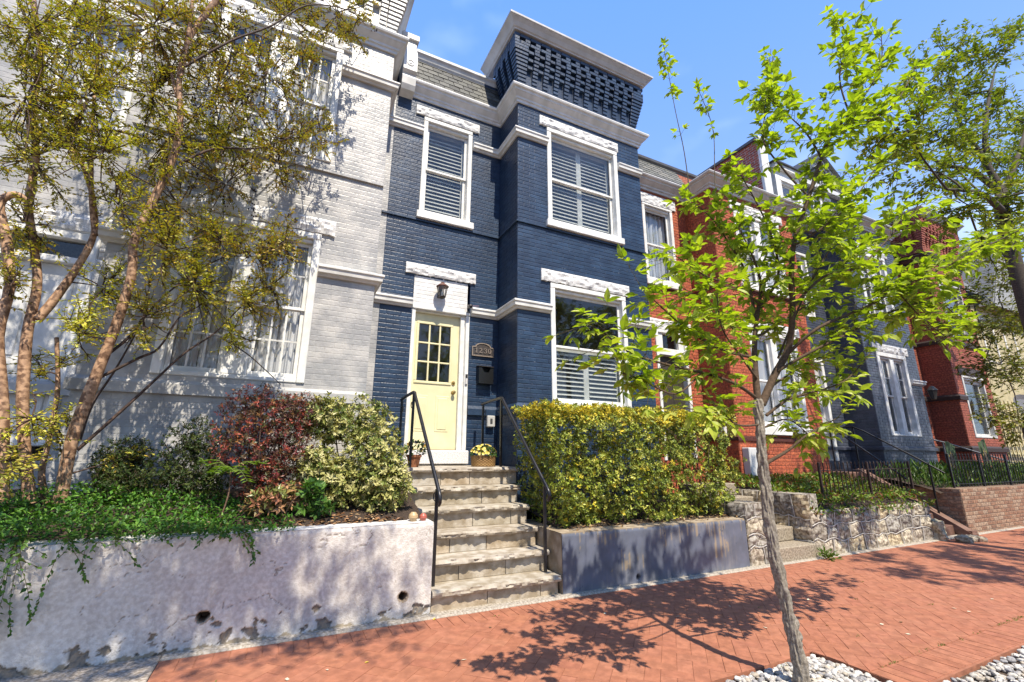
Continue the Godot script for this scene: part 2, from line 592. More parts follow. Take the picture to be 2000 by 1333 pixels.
		if o.get("curtain", false):
			for side in 2:
				var cu := MB.new()
				var l := a + 0.02 if side == 0 else lerpf(a, b, 0.505)
				var r := lerpf(a, b, 0.5) if side == 0 else b - 0.02
				var ph := rnd(0, 6)
				var nseg := 26
				var pts := []
				for i in nseg + 1:
					var f := float(i) / nseg
					pts.append(Vector2(lerpf(l, r, f), z - 0.2 + 0.035 * sin(f * 19 + ph) + 0.012 * sin(f * 43 + ph)))
				var ct: Color = o.get("curtain_col", Color(0.7, 0.71, 0.72))
				for i in nseg:
					cu.quad(Vector3(pts[i].x, ya, pts[i].y), Vector3(pts[i + 1].x, ya, pts[i + 1].y), Vector3(pts[i + 1].x, yb, pts[i + 1].y + 0.005), Vector3(pts[i].x, yb, pts[i].y + 0.005), ct)
				obj("curtain", cu, M.cloth, w)
	# the room behind
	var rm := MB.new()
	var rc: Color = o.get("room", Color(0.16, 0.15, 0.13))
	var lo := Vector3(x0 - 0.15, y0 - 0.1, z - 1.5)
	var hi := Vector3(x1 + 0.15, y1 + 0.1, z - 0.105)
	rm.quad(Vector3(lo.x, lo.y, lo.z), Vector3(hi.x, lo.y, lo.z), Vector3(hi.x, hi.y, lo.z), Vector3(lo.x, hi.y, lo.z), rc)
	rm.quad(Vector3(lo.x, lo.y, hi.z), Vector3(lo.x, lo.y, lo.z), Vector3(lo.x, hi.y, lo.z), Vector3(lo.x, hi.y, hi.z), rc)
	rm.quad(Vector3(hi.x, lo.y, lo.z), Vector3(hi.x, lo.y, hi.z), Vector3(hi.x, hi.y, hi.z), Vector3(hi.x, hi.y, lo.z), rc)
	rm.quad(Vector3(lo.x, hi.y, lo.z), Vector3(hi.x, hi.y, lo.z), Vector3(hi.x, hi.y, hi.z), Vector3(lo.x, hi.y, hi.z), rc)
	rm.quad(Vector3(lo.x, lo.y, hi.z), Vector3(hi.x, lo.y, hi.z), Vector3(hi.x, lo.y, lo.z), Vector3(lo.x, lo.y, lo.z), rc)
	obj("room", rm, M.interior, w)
	return w

const STRING := [Vector2(-0.04, 3.575), Vector2(0.03, 3.575), Vector2(0.045, 3.6), Vector2(0.075, 3.615), Vector2(0.08, 3.665), Vector2(0.095, 3.68), Vector2(0.095, 3.7), Vector2(0.085, 3.712), Vector2(-0.04, 3.735)]
func lifted(prof: Array, dy: float, k := 1.0) -> Array:
	var r := []
	for q: Vector2 in prof: r.append(Vector2(q.x * k, q.y + dy))
	return r

const CORNICE := [Vector2(-0.05, 7.360), Vector2(0.03, 7.360), Vector2(0.035, 7.408), Vector2(0.055, 7.416), Vector2(0.06, 7.448), Vector2(0.085, 7.472), Vector2(0.115, 7.508), Vector2(0.13, 7.520), Vector2(0.135, 7.552), Vector2(0.165, 7.568), Vector2(0.175, 7.596), Vector2(0.17, 7.616), Vector2(0.15, 7.624), Vector2(-0.05, 7.648)]
const CAP := [Vector2(-0.1, 8.775), Vector2(0.02, 8.775), Vector2(0.025, 8.795), Vector2(0.05, 8.81), Vector2(0.09, 8.87), Vector2(0.14, 8.92), Vector2(0.16, 8.93), Vector2(0.162, 8.965), Vector2(0.15, 8.975), Vector2(-0.1, 8.99)]

# corbelled brick parapet over a bay: teeth that step out course by course
func parapet(x0: float, x1: float, z: float, parent: Node3D, tones: Array, m: Material, y0 := 7.72, single := true, back_z := -0.4) -> void:
	var mb := MB.new()
	var ztop := 8.8
	mb.box(Vector3(x0 + 0.012, y0, back_z), Vector3(x1 - 0.012, ztop, z - 0.012), tones[0])
	var p := obj("parapet", mb, m, parent)
	var bh := 0.068
	var kinds := []
	for t in tones:
		var one := MB.new()
		one.cbox(Vector3(0, 0, 0), Vector3.ONE, 0.04, t)
		kinds.append(one.mesh())
	var rest := MB.new()
	var place := func(lo: Vector3, hi: Vector3) -> void:
		var k := rng.randi() % tones.size()
		var g := 0.004
		lo += Vector3(g, g, g); hi -= Vector3(g, g, g)
		if single: inst("corbel_brick", kinds[k], m, Transform3D(Basis.from_scale(hi - lo), lo), p)
		else: rest.cbox(lo, hi, 0.004, tones[k])
	var rows := int((ztop - y0) / bh)
	var cw := 0.108
	for r in rows:
		var y := y0 + r * bh
		var step := clampi(r - 2, 0, 9)
		var out := 0.015 * step
		var x := x0
		var k := 0
		if r < 2 or r >= rows - 3:
			var full := 0.216
			x = x0 - out - (full * 0.5 if r % 2 else 0.0)
			while x < x1 + out:
				if r != rows - 2: place.call(Vector3(maxf(x, x0 - out), y, z - 0.1), Vector3(minf(x + full, x1 + out), y + bh, z + out))
				else:   # a course with square openings between headers
					place.call(Vector3(maxf(x, x0 - out), y, z - 0.1), Vector3(minf(x + full * 0.5, x1 + out), y + bh, z + out))
				x += full
		else:
			place.call(Vector3(x0 - out, y, z - 0.1), Vector3(x0 + 0.16, y + bh, z + out))
			place.call(Vector3(x1 - 0.16, y, z - 0.1), Vector3(x1 + out, y + bh, z + out))
			x = x0 + 0.16
			var cols := int((x1 - x0 - 0.32) / cw)
			var w := (x1 - x0 - 0.32) / cols
			for i in cols:
				var o2 := out if i % 2 else clampf(out - 0.06, 0, 1)
				if i % 2 == 0 and step >= 5 and r % 2: o2 = out - 0.015
				if o2 > 0 or i % 2: place.call(Vector3(x + i * w, y, z - 0.1), Vector3(x + (i + 1) * w, y + bh, z + o2))
		# the flank towards the left
		var zz := back_z + 0.3
		var q := 0
		while zz < z - 0.11:
			var ze := minf(zz + 0.108, z - 0.1)
			var o3 := out if q % 2 or r < 2 or r >= rows - 3 else clampf(out - 0.06, 0, 1)
			place.call(Vector3(x0 - o3 - 0.004, y, zz), Vector3(x0 + 0.08, y + bh, ze))
			zz += 0.108
			q += 1
	if not single: obj("corbel_bricks", rest, m, p).set_meta("kind", "stuff")
	molding("parapet_cornice", [Vector2(x0 - 0.13, back_z), Vector2(x0 - 0.13, z + 0.13), Vector2(x1 + 0.13, z + 0.13), Vector2(x1 + 0.13, back_z)], CAP, M.trim, Color(0.56, 0.56, 0.57), p)

# mansard slope between x0 and x1, rising from (y0, z0) to (y1, z1), covered with slates
func mansard(x0: float, x1: float, y0: float, z0: float, y1: float, z1: float, parent: Node3D, tones: Array, single := true, expo := 0.135, sw := 0.19) -> MeshInstance3D:
	var mb := MB.new()
	mb.quad(Vector3(x0, y0, z0), Vector3(x1, y0, z0), Vector3(x1, y1, z1), Vector3(x0, y1, z1), tones[0])
	mb.box(Vector3(x0, y0 - 0.3, -3.0), Vector3(x1, y1 - 0.02, minf(z0, z1) - 0.02), tones[0])
	var roof := obj("mansard_roof", mb, M.slate, parent)
	var up := Vector3(0, y1 - y0, z1 - z0)
	var len := up.length()
	up /= len
	var out := Vector3.RIGHT.cross(up)
	var kinds := []
	for t in tones:
		var one := MB.new()
		var a := 0.0
		one.tbox(Transform3D(Basis(Vector3.RIGHT, -0.035), Vector3.ZERO), Vector3(0, 0, 0), Vector3(1, 1, 1), t)
		kinds.append(one.mesh())
	var s := 0.0
	var row := 0
	var rest := MB.new()
	while s < len - 0.02:
		var h := minf(expo * 1.25, len - s)
		var x := x0 - (sw * 0.5 if row % 2 else 0.0) + rnd(-0.01, 0.0)
		while x < x1:
			var a := maxf(x, x0)
			var b := minf(x + sw * rnd(0.95, 1.0) - 0.008, x1)
			if b - a > 0.03:
				var d := rnd(-0.006, 0.006)
				var t := Transform3D(Basis(Vector3(b - a, 0, 0), (up * h - out * 0.012), out * rnd(0.006, 0.01)), Vector3(a, y0, z0) + up * (s + d) + out * 0.012)
				if single: inst("slate", kinds[rng.randi() % kinds.size()], M.slate, t, roof)
				else: rest.tbox(t, Vector3.ZERO, Vector3.ONE, tones[rng.randi() % tones.size()])
			x += sw
		s += expo
		row += 1
	if not single: obj("slates", rest, M.slate, roof).set_meta("kind", "stuff")
	return roof

# solid core of a house behind its walls, set back behind the rooms
func house_body(x0: float, x1: float, y1: float, col: Color, parent: Node3D) -> void:
	var mb := MB.new()
	mb.box(Vector3(x0 + 0.01, 0.0, -6.0), Vector3(x1 - 0.01, y1, -1.62), col)
	# roof deck and party walls close the shell
	mb.box(Vector3(x0 + 0.01, y1 - 0.25, -1.62), Vector3(x1 - 0.01, y1, -0.13), col)
	mb.box(Vector3(x0 + 0.01, 0.0, -1.62), Vector3(x0 + 0.06, y1 - 0.25, -0.14), col)
	mb.box(Vector3(x1 - 0.06, 0.0, -1.62), Vector3(x1 - 0.01, y1 - 0.25, -0.14), col)
	obj("house_core", mb, M.matt_brick, parent)

# ---------------------------------------------------------------- the houses of the row
func tones_of(c: Color, spread := 0.1) -> Array:
	var r := []
	for f in [1.0 - spread, 1.0, 1.0 + spread, 1.0 - spread * 0.4]: r.append(Color(c.r * f, c.g * f, c.b * f))
	return r

const WHITE := Color(0.78, 0.78, 0.76)

func blue_house() -> void:
	var h := thing("blue_row_house", "navy blue painted brick row house with pale yellow door and corbelled parapet", "house", Vector3(3.35, 0, 0))
	var navy := Color(0.024, 0.048, 0.092)
	var tones := tones_of(navy, 0.12)
	var list := []
	var back := MB.new()
	var bc := Color(0.024, 0.047, 0.094)
	# main wall: doorway and the window above it
	brick_plane(list, back, Vector3(1.04, 0, 0), Vector3.RIGHT, Vector3.BACK, 1.945, 0.75, 7.4, [Rect2(0.49, 1.25, 0.94, 2.87), Rect2(0.5, 5.22, 0.88, 1.82)], 0.0042, bc)
	brick_plane(list, back, Vector3(2.985, 0, 0), Vector3.BACK, Vector3.LEFT, BAY, 0.5, 7.4, [], 0.004, bc)
	brick_plane(list, back, Vector3(2.985, 0, BAY), Vector3.RIGHT, Vector3.BACK, 2.685, 0.5, 7.4, [Rect2(0.59, 2.1, 1.53, 2.0), Rect2(0.58, 5.22, 1.54, 1.85)], 0.0042, bc)
	back.quad(Vector3(5.67, 0.4, BAY), Vector3(5.67, 0.4, -0.5), Vector3(5.67, 7.72, -0.5), Vector3(5.67, 7.72, BAY), bc)
	var wall := obj("wall", back, M.paint_brick, h)
	lay_bricks(list, wall, tones, M.paint_brick, 300, 1.9)
	house_body(1.04, 5.67, 8.35, bc, h)
	# pale flecks of old paint: thick beside the gray house, thin along the joints
	var fk := MB.new()
	for k in 2600:
		var x := 1.045 + absf(rng.randfn(0, 0.13))
		var y := rnd(3.75, 7.3)
		if k >= 1500:
			x = rnd(1.06, 5.6)
			y = 0.75 + 0.0685 * int(rnd(20, 96)) + 0.006
		var w := rnd(0.002, 0.006) if k < 1500 else rnd(0.006, 0.03)
		var hh := rnd(0.002, 0.005) if k < 1500 else rnd(0.0015, 0.003)
		var z := 0.0062
		if x > 2.9:
			z += BAY
			y -= 0.25 - 0.0685 * 4
		if (x < 2.9 and ((x > 1.36 and x < 2.56 and y < 4.33) or (x > 1.36 and x < 2.56 and y > 5.05 and y < 7.26))) or (x > 3.38 and x < 5.22 and (y < 4.34 or y > 5.05)) or x > 2.9 and x < 3.0: continue
		if (k < 1500 and x > 1.5) or (y > 3.54 and y < 3.76) or (y > 6.6): continue
		fk.quad(Vector3(x, y, z), Vector3(x + w, y, z), Vector3(x + w, y + hh, z), Vector3(x, y + hh, z), pick([Color(0.3, 0.32, 0.36), Color(0.4, 0.41, 0.43), Color(0.16, 0.18, 0.23)]))
	obj("paint_flecks", fk, M.paint_brick, h).set_meta("kind", "stuff")

	# projecting courses, string courses and cornices
	var face := [Vector2(1.04, 0), Vector2(2.985, 0), Vector2(2.985, BAY), Vector2(5.67, BAY)]
	molding("brick_course", [Vector2(0.95, 0), Vector2(2.985, 0), Vector2(2.985, BAY), Vector2(5.67, BAY)], [Vector2(-0.03, 5.06), Vector2(0.034, 5.06), Vector2(0.034, 5.085), Vector2(0.012, 5.1), Vector2(-0.03, 5.1)], M.paint_brick, navy, h)
	molding("water_table", [Vector2(2.475, 0), Vector2(2.985, 0), Vector2(2.985, BAY), Vector2(5.67, BAY)], [Vector2(-0.03, 1.985), Vector2(0.045, 1.985), Vector2(0.045, 2.08), Vector2(0.01, 2.13), Vector2(-0.03, 2.13)], M.paint_brick, navy, h)
	var sc := Color(0.72, 0.72, 0.70)
	molding("string_course", [Vector2(0.9, 0), Vector2(1.515, 0)], STRING, M.trim, sc, h)
	molding("string_course", [Vector2(2.485, 0), Vector2(2.985, 0), Vector2(2.985, BAY), Vector2(3.57, BAY)], STRING, M.trim, sc, h)
	molding("string_course", [Vector2(5.105, BAY), Vector2(5.67, BAY)], STRING, M.trim, sc, h)
	molding("string_course", [Vector2(0.9, 0), Vector2(1.525, 0)], lifted(STRING, 3.1), M.trim, sc, h)
	molding("string_course", [Vector2(2.43, 0), Vector2(2.985, 0), Vector2(2.985, BAY), Vector2(3.555, BAY)], lifted(STRING, 3.1), M.trim, sc, h)
	molding("string_course", [Vector2(5.105, BAY), Vector2(5.67, BAY)], lifted(STRING, 3.1), M.trim, sc, h)
	molding("cornice", [Vector2(1.3, 0), Vector2(2.985, 0), Vector2(2.985, BAY), Vector2(5.67, BAY), Vector2(5.67, -0.2)], CORNICE, M.trim, Color(0.7, 0.7, 0.7), h)

	# mansard over the entrance, its crown and the bracket on the party wall
	var st := [Color(0.09, 0.09, 0.083), Color(0.125, 0.123, 0.113), Color(0.066, 0.066, 0.062), Color(0.155, 0.152, 0.14)]
	var roof := mansard(1.28, 2.985, 7.63, 0.11, 8.33, -0.16, h, st)
	molding("roof_crown", [Vector2(1.2, -0.2), Vector2(2.99, -0.2)], [Vector2(-0.1, 8.3), Vector2(0.03, 8.3), Vector2(0.04, 8.33), Vector2(0.07, 8.36), Vector2(0.09, 8.42), Vector2(0.12, 8.45), Vector2(0.12, 8.5), Vector2(-0.1, 8.52)], M.trim, Color(0.6, 0.6, 0.6), roof)
	var br := MB.new()
	var bcol := Color(0.7, 0.7, 0.69)
	var prof := [Vector2(0.0, 7.3), Vector2(0.16, 7.34), Vector2(0.2, 7.42), Vector2(0.22, 7.55), Vector2(0.2, 7.62), Vector2(0.26, 7.66), Vector2(0.26, 7.85), Vector2(0.2, 8.1), Vector2(0.05, 8.36), Vector2(0.03, 8.5), Vector2(-0.3, 8.5), Vector2(-0.3, 7.3)]
	for i in prof.size() - 1:
		br.quad(Vector3(1.07, prof[i].y, prof[i].x), Vector3(1.3, prof[i].y, prof[i].x), Vector3(1.3, prof[i + 1].y, prof[i + 1].x), Vector3(1.07, prof[i + 1].y, prof[i + 1].x), bcol)
	for i in prof.size() - 1:
		var c := Vector2(-0.1, 7.9)
		for e in 2:
			var xx := 1.07 if e == 0 else 1.3
			var q := [Vector3(xx, c.y, c.x), Vector3(xx, prof[i].y, prof[i].x), Vector3(xx, prof[i + 1].y, prof[i + 1].x)]
			if e == 0: br.tri(q[0], q[1], q[2], bcol)
			else: br.tri(q[0], q[2], q[1], bcol)
	br.box(Vector3(1.04, 8.5, -0.3), Vector3(1.34, 8.6, 0.08), bcol)
	var bracket := obj("party_wall_bracket", br, M.trim, h)
	var ros := MB.new()
	var rt := Transform3D(Basis(Vector3.RIGHT, PI / 2), Vector3(1.185, 7.8, 0.258))
	ros.lathe(rt, [Vector2(0, 0.016), Vector2(0.02, 0.014), Vector2(0.028, 0.004), Vector2(0.04, 0.004), Vector2(0.048, 0.014), Vector2(0.062, 0.012), Vector2(0.066, 0)], 18, bcol)
	obj("rosette", ros, M.trim, bracket)
	parapet(2.985, 5.67, BAY, h, tones, M.paint_brick, 7.645, true)

	# windows and their stone lintels
	lintel(1.385, 2.545, 7.065, 7.23, 0, h)
	lintel(3.4, 5.135, 7.075, 7.25, BAY, h)
	lintel(3.4, 5.2, 4.125, 4.32, BAY, h)
	lintel(1.385, 2.55, 4.14, 4.31, 0, h)
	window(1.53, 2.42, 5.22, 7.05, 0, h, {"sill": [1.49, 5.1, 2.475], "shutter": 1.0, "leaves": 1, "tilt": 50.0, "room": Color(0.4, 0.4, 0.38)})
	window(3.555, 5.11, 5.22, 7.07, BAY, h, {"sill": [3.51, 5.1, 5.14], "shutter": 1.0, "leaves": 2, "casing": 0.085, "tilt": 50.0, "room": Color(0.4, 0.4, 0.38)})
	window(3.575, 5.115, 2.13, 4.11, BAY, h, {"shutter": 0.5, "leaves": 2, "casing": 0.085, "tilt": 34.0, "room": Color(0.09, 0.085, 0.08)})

	# doorway: frame, painted brick panel over it, yellow door, white step
	var fr := MB.new()
	fr.cbox(Vector3(1.53, 1.45, -0.14), Vector3(1.585, 3.57, 0.012), 0.006, WHITE)
	fr.cbox(Vector3(2.33, 1.45, -0.14), Vector3(2.405, 3.57, -0.02), 0.006, WHITE)
	fr.cbox(Vector3(2.405, 1.45, -0.14), Vector3(2.47, 3.57, 0.02), 0.01, WHITE)
	fr.cbox(Vector3(1.53, 3.57, -0.14), Vector3(2.47, 3.62, 0.03), 0.01, WHITE)
	fr.cbox(Vector3(1.585, 3.545, -0.14), Vector3(2.33, 3.57, -0.015), 0.006, WHITE)
	var frame := obj("door_frame", fr, M.trim, h)
	var pn := MB.new()
	for j in 8:
		for i in 5:
			var x0 := 1.535 + i * 0.216 - (0.108 if j % 2 else 0.0)
			var a := maxf(x0, 1.535); var b := minf(x0 + 0.216, 2.425)
			if b > a: brick_face(pn, Transform3D(Basis(Vector3(b - a - 0.005, 0, 0), Vector3(0, 0.0605, 0), Vector3(0, 0, 0.004)), Vector3(a, 3.625 + j * 0.0655, 0.0)), Color(0.74, 0.74, 0.74))
	pn.box(Vector3(1.535, 3.6, -0.12), Vector3(2.425, 4.15, -0.001), Color(0.74, 0.74, 0.74))
	obj("panel_over_door", pn, M.trim, h)
	var yel := Color(0.73, 0.68, 0.43)
	var dr := MB.new()
	var z0 := -0.125
	var z1 := -0.08
	dr.box(Vector3(1.588, 1.462, z0), Vector3(1.66, 3.543, z1), yel)
	dr.box(Vector3(2.2, 1.462, z0), Vector3(2.328, 3.543, z1), yel)
	dr.box(Vector3(1.66, 1.462, z0), Vector3(2.2, 2.46, z1), yel)
	dr.box(Vector3(1.66, 3.385, z0), Vector3(2.2, 3.543, z1), yel)
	# glazing bead round the lights
	for e in [[1.635, 2.435, 2.225, 2.475], [1.635, 3.37, 2.225, 3.41]]: dr.cbox(Vector3(e[0], e[1], z1 - 0.01), Vector3(e[2], e[3], z1 + 0.014), 0.006, yel)
	for e in [[1.635, 1.675], [2.185, 2.225]]: dr.cbox(Vector3(e[0], 2.475, z1 - 0.01), Vector3(e[1], 3.37, z1 + 0.014), 0.006, yel)
	for i in [1, 2]:
		var xm := lerpf(1.675, 2.185, i / 3.0)
		dr.cbox(Vector3(xm - 0.013, 2.475, z1 - 0.03), Vector3(xm + 0.013, 3.37, z1 + 0.006), 0.005, yel)
		var ym := lerpf(2.475, 3.37, i / 3.0)
		dr.cbox(Vector3(1.675, ym - 0.013, z1 - 0.028), Vector3(2.185, ym + 0.013, z1 + 0.004), 0.005, yel)
	var door := obj("door", dr, M.door_paint, h)
	for e in [[1.655, 1.87], [1.99, 2.205]]:
		var p := MB.new()
		p.cbox(Vector3(e[0], 1.72, z1 - 0.01), Vector3(e[1], 2.26, z1 + 0.006), 0.006, yel)
		p.cbox(Vector3(e[0] + 0.03, 1.75, z1 - 0.01), Vector3(e[1] - 0.03, 2.23, z1 + 0.013), 0.012, yel)
		obj("panel", p, M.door_paint, door)
	for i in 3:
		for j in 3:
			var p := MB.new()
			var a := lerpf(1.675, 2.185, i / 3.0); var b := lerpf(1.675, 2.185, (i + 1) / 3.0)
			var c := lerpf(2.475, 3.37, j / 3.0); var d := lerpf(2.475, 3.37, (j + 1) / 3.0)
			for dbl in [0.016, 0.028]: p.quad(Vector3(a, c, z1 - dbl), Vector3(b, c, z1 - dbl), Vector3(b, d, z1 - dbl), Vector3(a, d, z1 - dbl), Color.WHITE)
			obj("pane", p, M.glass, door)
	var hall := MB.new()
	hall.box(Vector3(1.3, 1.3, -1.6), Vector3(2.7, 3.7, -1.55), Color(0.35, 0.33, 0.30))
	hall.box(Vector3(1.3, 1.3, -1.55), Vector3(1.32, 3.7, -0.13), Color(0.35, 0.33, 0.30))
	hall.box(Vector3(2.68, 1.3, -1.55), Vector3(2.7, 3.7, -0.13), Color(0.35, 0.33, 0.30))
	hall.box(Vector3(1.32, 3.68, -1.55), Vector3(2.68, 3.7, -0.13), Color(0.35, 0.33, 0.30))
	hall.box(Vector3(1.32, 1.3, -1.55), Vector3(2.68, 1.32, -0.13), Color(0.2, 0.12, 0.07))
	obj("hallway", hall, M.interior, door)
	for e in [["deadbolt", 2.475, 0.03], ["knob", 2.325, 0.032]]:
		var k := MB.new()
		var t := Transform3D(Basis(Vector3.RIGHT, PI / 2), Vector3(2.262, e[1], z1))
		var r: float = e[2]
		if e[0] == "knob": k.lathe(t, [Vector2(r, 0), Vector2(r, 0.006), Vector2(0.012, 0.01), Vector2(0.012, 0.03), Vector2(0.024, 0.036), Vector2(0.03, 0.05), Vector2(0.026, 0.064), Vector2(0, 0.07)], 18, Color.WHITE)
		else: k.lathe(t, [Vector2(r, 0), Vector2(r, 0.012), Vector2(0.024, 0.02), Vector2(0.012, 0.021), Vector2(0.01, 0.03), Vector2(0, 0.031)], 18, Color.WHITE)
		obj(e[0], k, M.gold, door)
	var sp := MB.new()
	sp.cbox(Vector3(1.5, 1.255, -0.12), Vector3(2.475, 1.45, 0.13), 0.012, Color(0.75, 0.75, 0.75))
	obj("doorstep", sp, M.rough_trim, h)
	var th := MB.new()
	th.cbox(Vector3(1.585, 1.45, -0.13), Vector3(2.33, 1.462, -0.03), 0.004, Color(0.2, 0.15, 0.1))
	obj("threshold", th, M.trim, frame)

func gray_house() -> void:
	var h := thing("gray_row_house", "light gray painted brick row house with white lace-curtained sash windows", "house", Vector3(-1.3, 0, 0))
	var g := Color(0.45, 0.44, 0.42)
	var tones := tones_of(g, 0.015)
	var list := []
	var back := MB.new()
	var bc := Color(0.43, 0.42, 0.40)
	var xa := -4.6
	var xd := -3.59
	var xb := -1.95
	var xc := 0.845
	brick_plane(list, back, Vector3(xc - 0.05, 0, 0), Vector3.RIGHT, Vector3.BACK, 0.245, 0.75, 7.4, [], 0.0022, bc, 0.12, 0.216, 0.0685, 0.006)
	brick_plane(list, back, Vector3(xa, 0, 0), Vector3.RIGHT, Vector3.BACK, xb - xa, 0.75, 7.4, [Rect2(xd + 0.4 - xa, 1.3, 0.95, 2.6), Rect2(xd + 0.42 - xa, 5.22, 0.88, 1.85)], 0.0022, bc, 0.12, 0.216, 0.0685, 0.006)
	brick_plane(list, back, Vector3(xb, 0, 0), Vector3.BACK, Vector3.LEFT, BAY, 0.75, 7.4, [], 0.0022, bc, 0.12, 0.216, 0.0685, 0.006)
	var lo := Rect2(-1.36 - xb, 2.2, 1.49, 1.94)
	var up := Rect2(-1.36 - xb, 5.22, 1.49, 1.9)
	brick_plane(list, back, Vector3(xb, 0, BAY), Vector3.RIGHT, Vector3.BACK, xc - xb, 0.75, 7.4, [lo, up], 0.0022, bc, 0.12, 0.216, 0.0685, 0.006)
	back.quad(Vector3(xc, 0.4, BAY), Vector3(xc, 0.4, -0.2), Vector3(xc, 7.72, -0.2), Vector3(xc, 7.72, BAY), bc)
	var wall := obj("wall", back, M.paint_brick, h)
	lay_bricks(list, wall, tones, M.paint_brick, 300, 2.1)
	house_body(xa, 1.04, 8.35, bc, h)
	molding("brick_course", [Vector2(xa, 0), Vector2(xb, 0), Vector2(xb, BAY), Vector2(xc, BAY)], [Vector2(-0.03, 5.06), Vector2(0.034, 5.06), Vector2(0.034, 5.085), Vector2(0.012, 5.1), Vector2(-0.03, 5.1)], M.paint_brick, g, h)
	molding("water_table", [Vector2(xa, 0), Vector2(xb, 0), Vector2(xb, BAY), Vector2(xc, BAY)], [Vector2(-0.03, 1.99), Vector2(0.05, 1.99), Vector2(0.05, 2.1), Vector2(0.01, 2.14), Vector2(-0.03, 2.14)], M.paint_brick, g, h)
	var sc := Color(0.66, 0.65, 0.63)
	for dy in [0.0, 3.1]:
		molding("string_course", [Vector2(0.135, BAY), Vector2(xc, BAY), Vector2(xc, 0.02)], lifted(STRING, dy, 1.1), M.trim, sc, h)
		molding("string_course", [Vector2(-2.2, 0), Vector2(xb, 0), Vector2(xb, BAY), Vector2(-1.365, BAY)], lifted(STRING, dy, 1.1), M.trim, sc, h)
	molding("cornice", [Vector2(xa, 0), Vector2(xb, 0), Vector2(xb, BAY), Vector2(xc, BAY), Vector2(xc, -0.1)], CORNICE, M.trim, Color(0.64, 0.64, 0.64), h)
	parapet(xb, xc, BAY, h, tones, M.paint_brick, 7.645, true)
	var st := [Color(0.085, 0.09, 0.075), Color(0.105, 0.108, 0.09), Color(0.07, 0.075, 0.065)]
	mansard(xa, xb, 7.63, 0.1, 8.4, -0.2, h, st, false)
	lintel(-1.52, 0.285, 4.16, 4.36, BAY, h)
	lintel(-1.52, 0.245, 7.1, 7.29, BAY, h)
	var o := {"split": [[-0.74, -0.49]], "cols": 3, "rows": 2, "curtain": true, "casing": 0.09, "room": Color(0.2, 0.2, 0.2)}
	window(-1.36, 0.13, 2.2, 4.15, BAY, h, o)
	window(-1.36, 0.13, 5.22, 7.12, BAY, h, o)
	window(xd + 0.42, xd + 1.3, 5.22, 7.07, 0, h, {"cols": 3, "rows": 2, "curtain": true})
	lintel(xd + 0.3, xd + 1.42, 7.075, 7.25, 0, h)
	lintel(xd + 0.3, xd + 1.45, 3.92, 4.12, 0, h)
	# entrance: transom, white door with an oval light, wide white casing
	var fr := MB.new()
	for e in [[0.4, 0.5], [1.25, 1.35]]: fr.cbox(Vector3(xd + e[0], 1.45, -0.12), Vector3(xd + e[1], 3.9, 0.02), 0.01, WHITE)
	fr.cbox(Vector3(xd + 0.5, 3.8, -0.12), Vector3(xd + 1.25, 3.9, 0.022), 0.01, WHITE)
	fr.cbox(Vector3(xd + 0.5, 3.5, -0.12), Vector3(xd + 1.25, 3.58, 0.018), 0.01, WHITE)
	var frame := obj("door_frame", fr, M.trim, h)
	var tr := MB.new()
	tr.quad(Vector3(xd + 0.5, 3.58, -0.06), Vector3(xd + 1.25, 3.58, -0.06), Vector3(xd + 1.25, 3.8, -0.06), Vector3(xd + 0.5, 3.8, -0.06), Color.WHITE)
	obj("transom_pane", tr, M.dark_glass, frame)
	var dr := MB.new()
	dr.cbox(Vector3(xd + 0.5, 1.45, -0.12), Vector3(xd + 1.25, 3.5, -0.07), 0.01, Color(0.68, 0.68, 0.67))
	for e in [[0.56, 0.84], [0.91, 1.19]]:
		dr.cbox(Vector3(xd + e[0], 1.6, -0.08), Vector3(xd + e[1], 2.2, -0.058), 0.01, Color(0.68, 0.68, 0.67))
		dr.cbox(Vector3(xd + e[0], 2.4, -0.08), Vector3(xd + e[1], 3.3, -0.058), 0.01, Color(0.68, 0.68, 0.67))
	obj("door", dr, M.trim, h)
	# carved white panels that carry the entrance hood
	var hood := MB.new()
	hood.cbox(Vector3(xd + 1.36, 2.16, -0.02), Vector3(xd + 1.6, 3.57, 0.12), 0.02, Color(0.7, 0.7, 0.69))
	obj("entrance_pilaster", hood, M.rough_trim, h)
	var ud := MB.new()
	ud.box(Vector3(xd + 0.4, 3.9, -0.12), Vector3(xd + 1.35, 3.93, 0.02), WHITE)
	obj("door_head", ud, M.trim, frame)

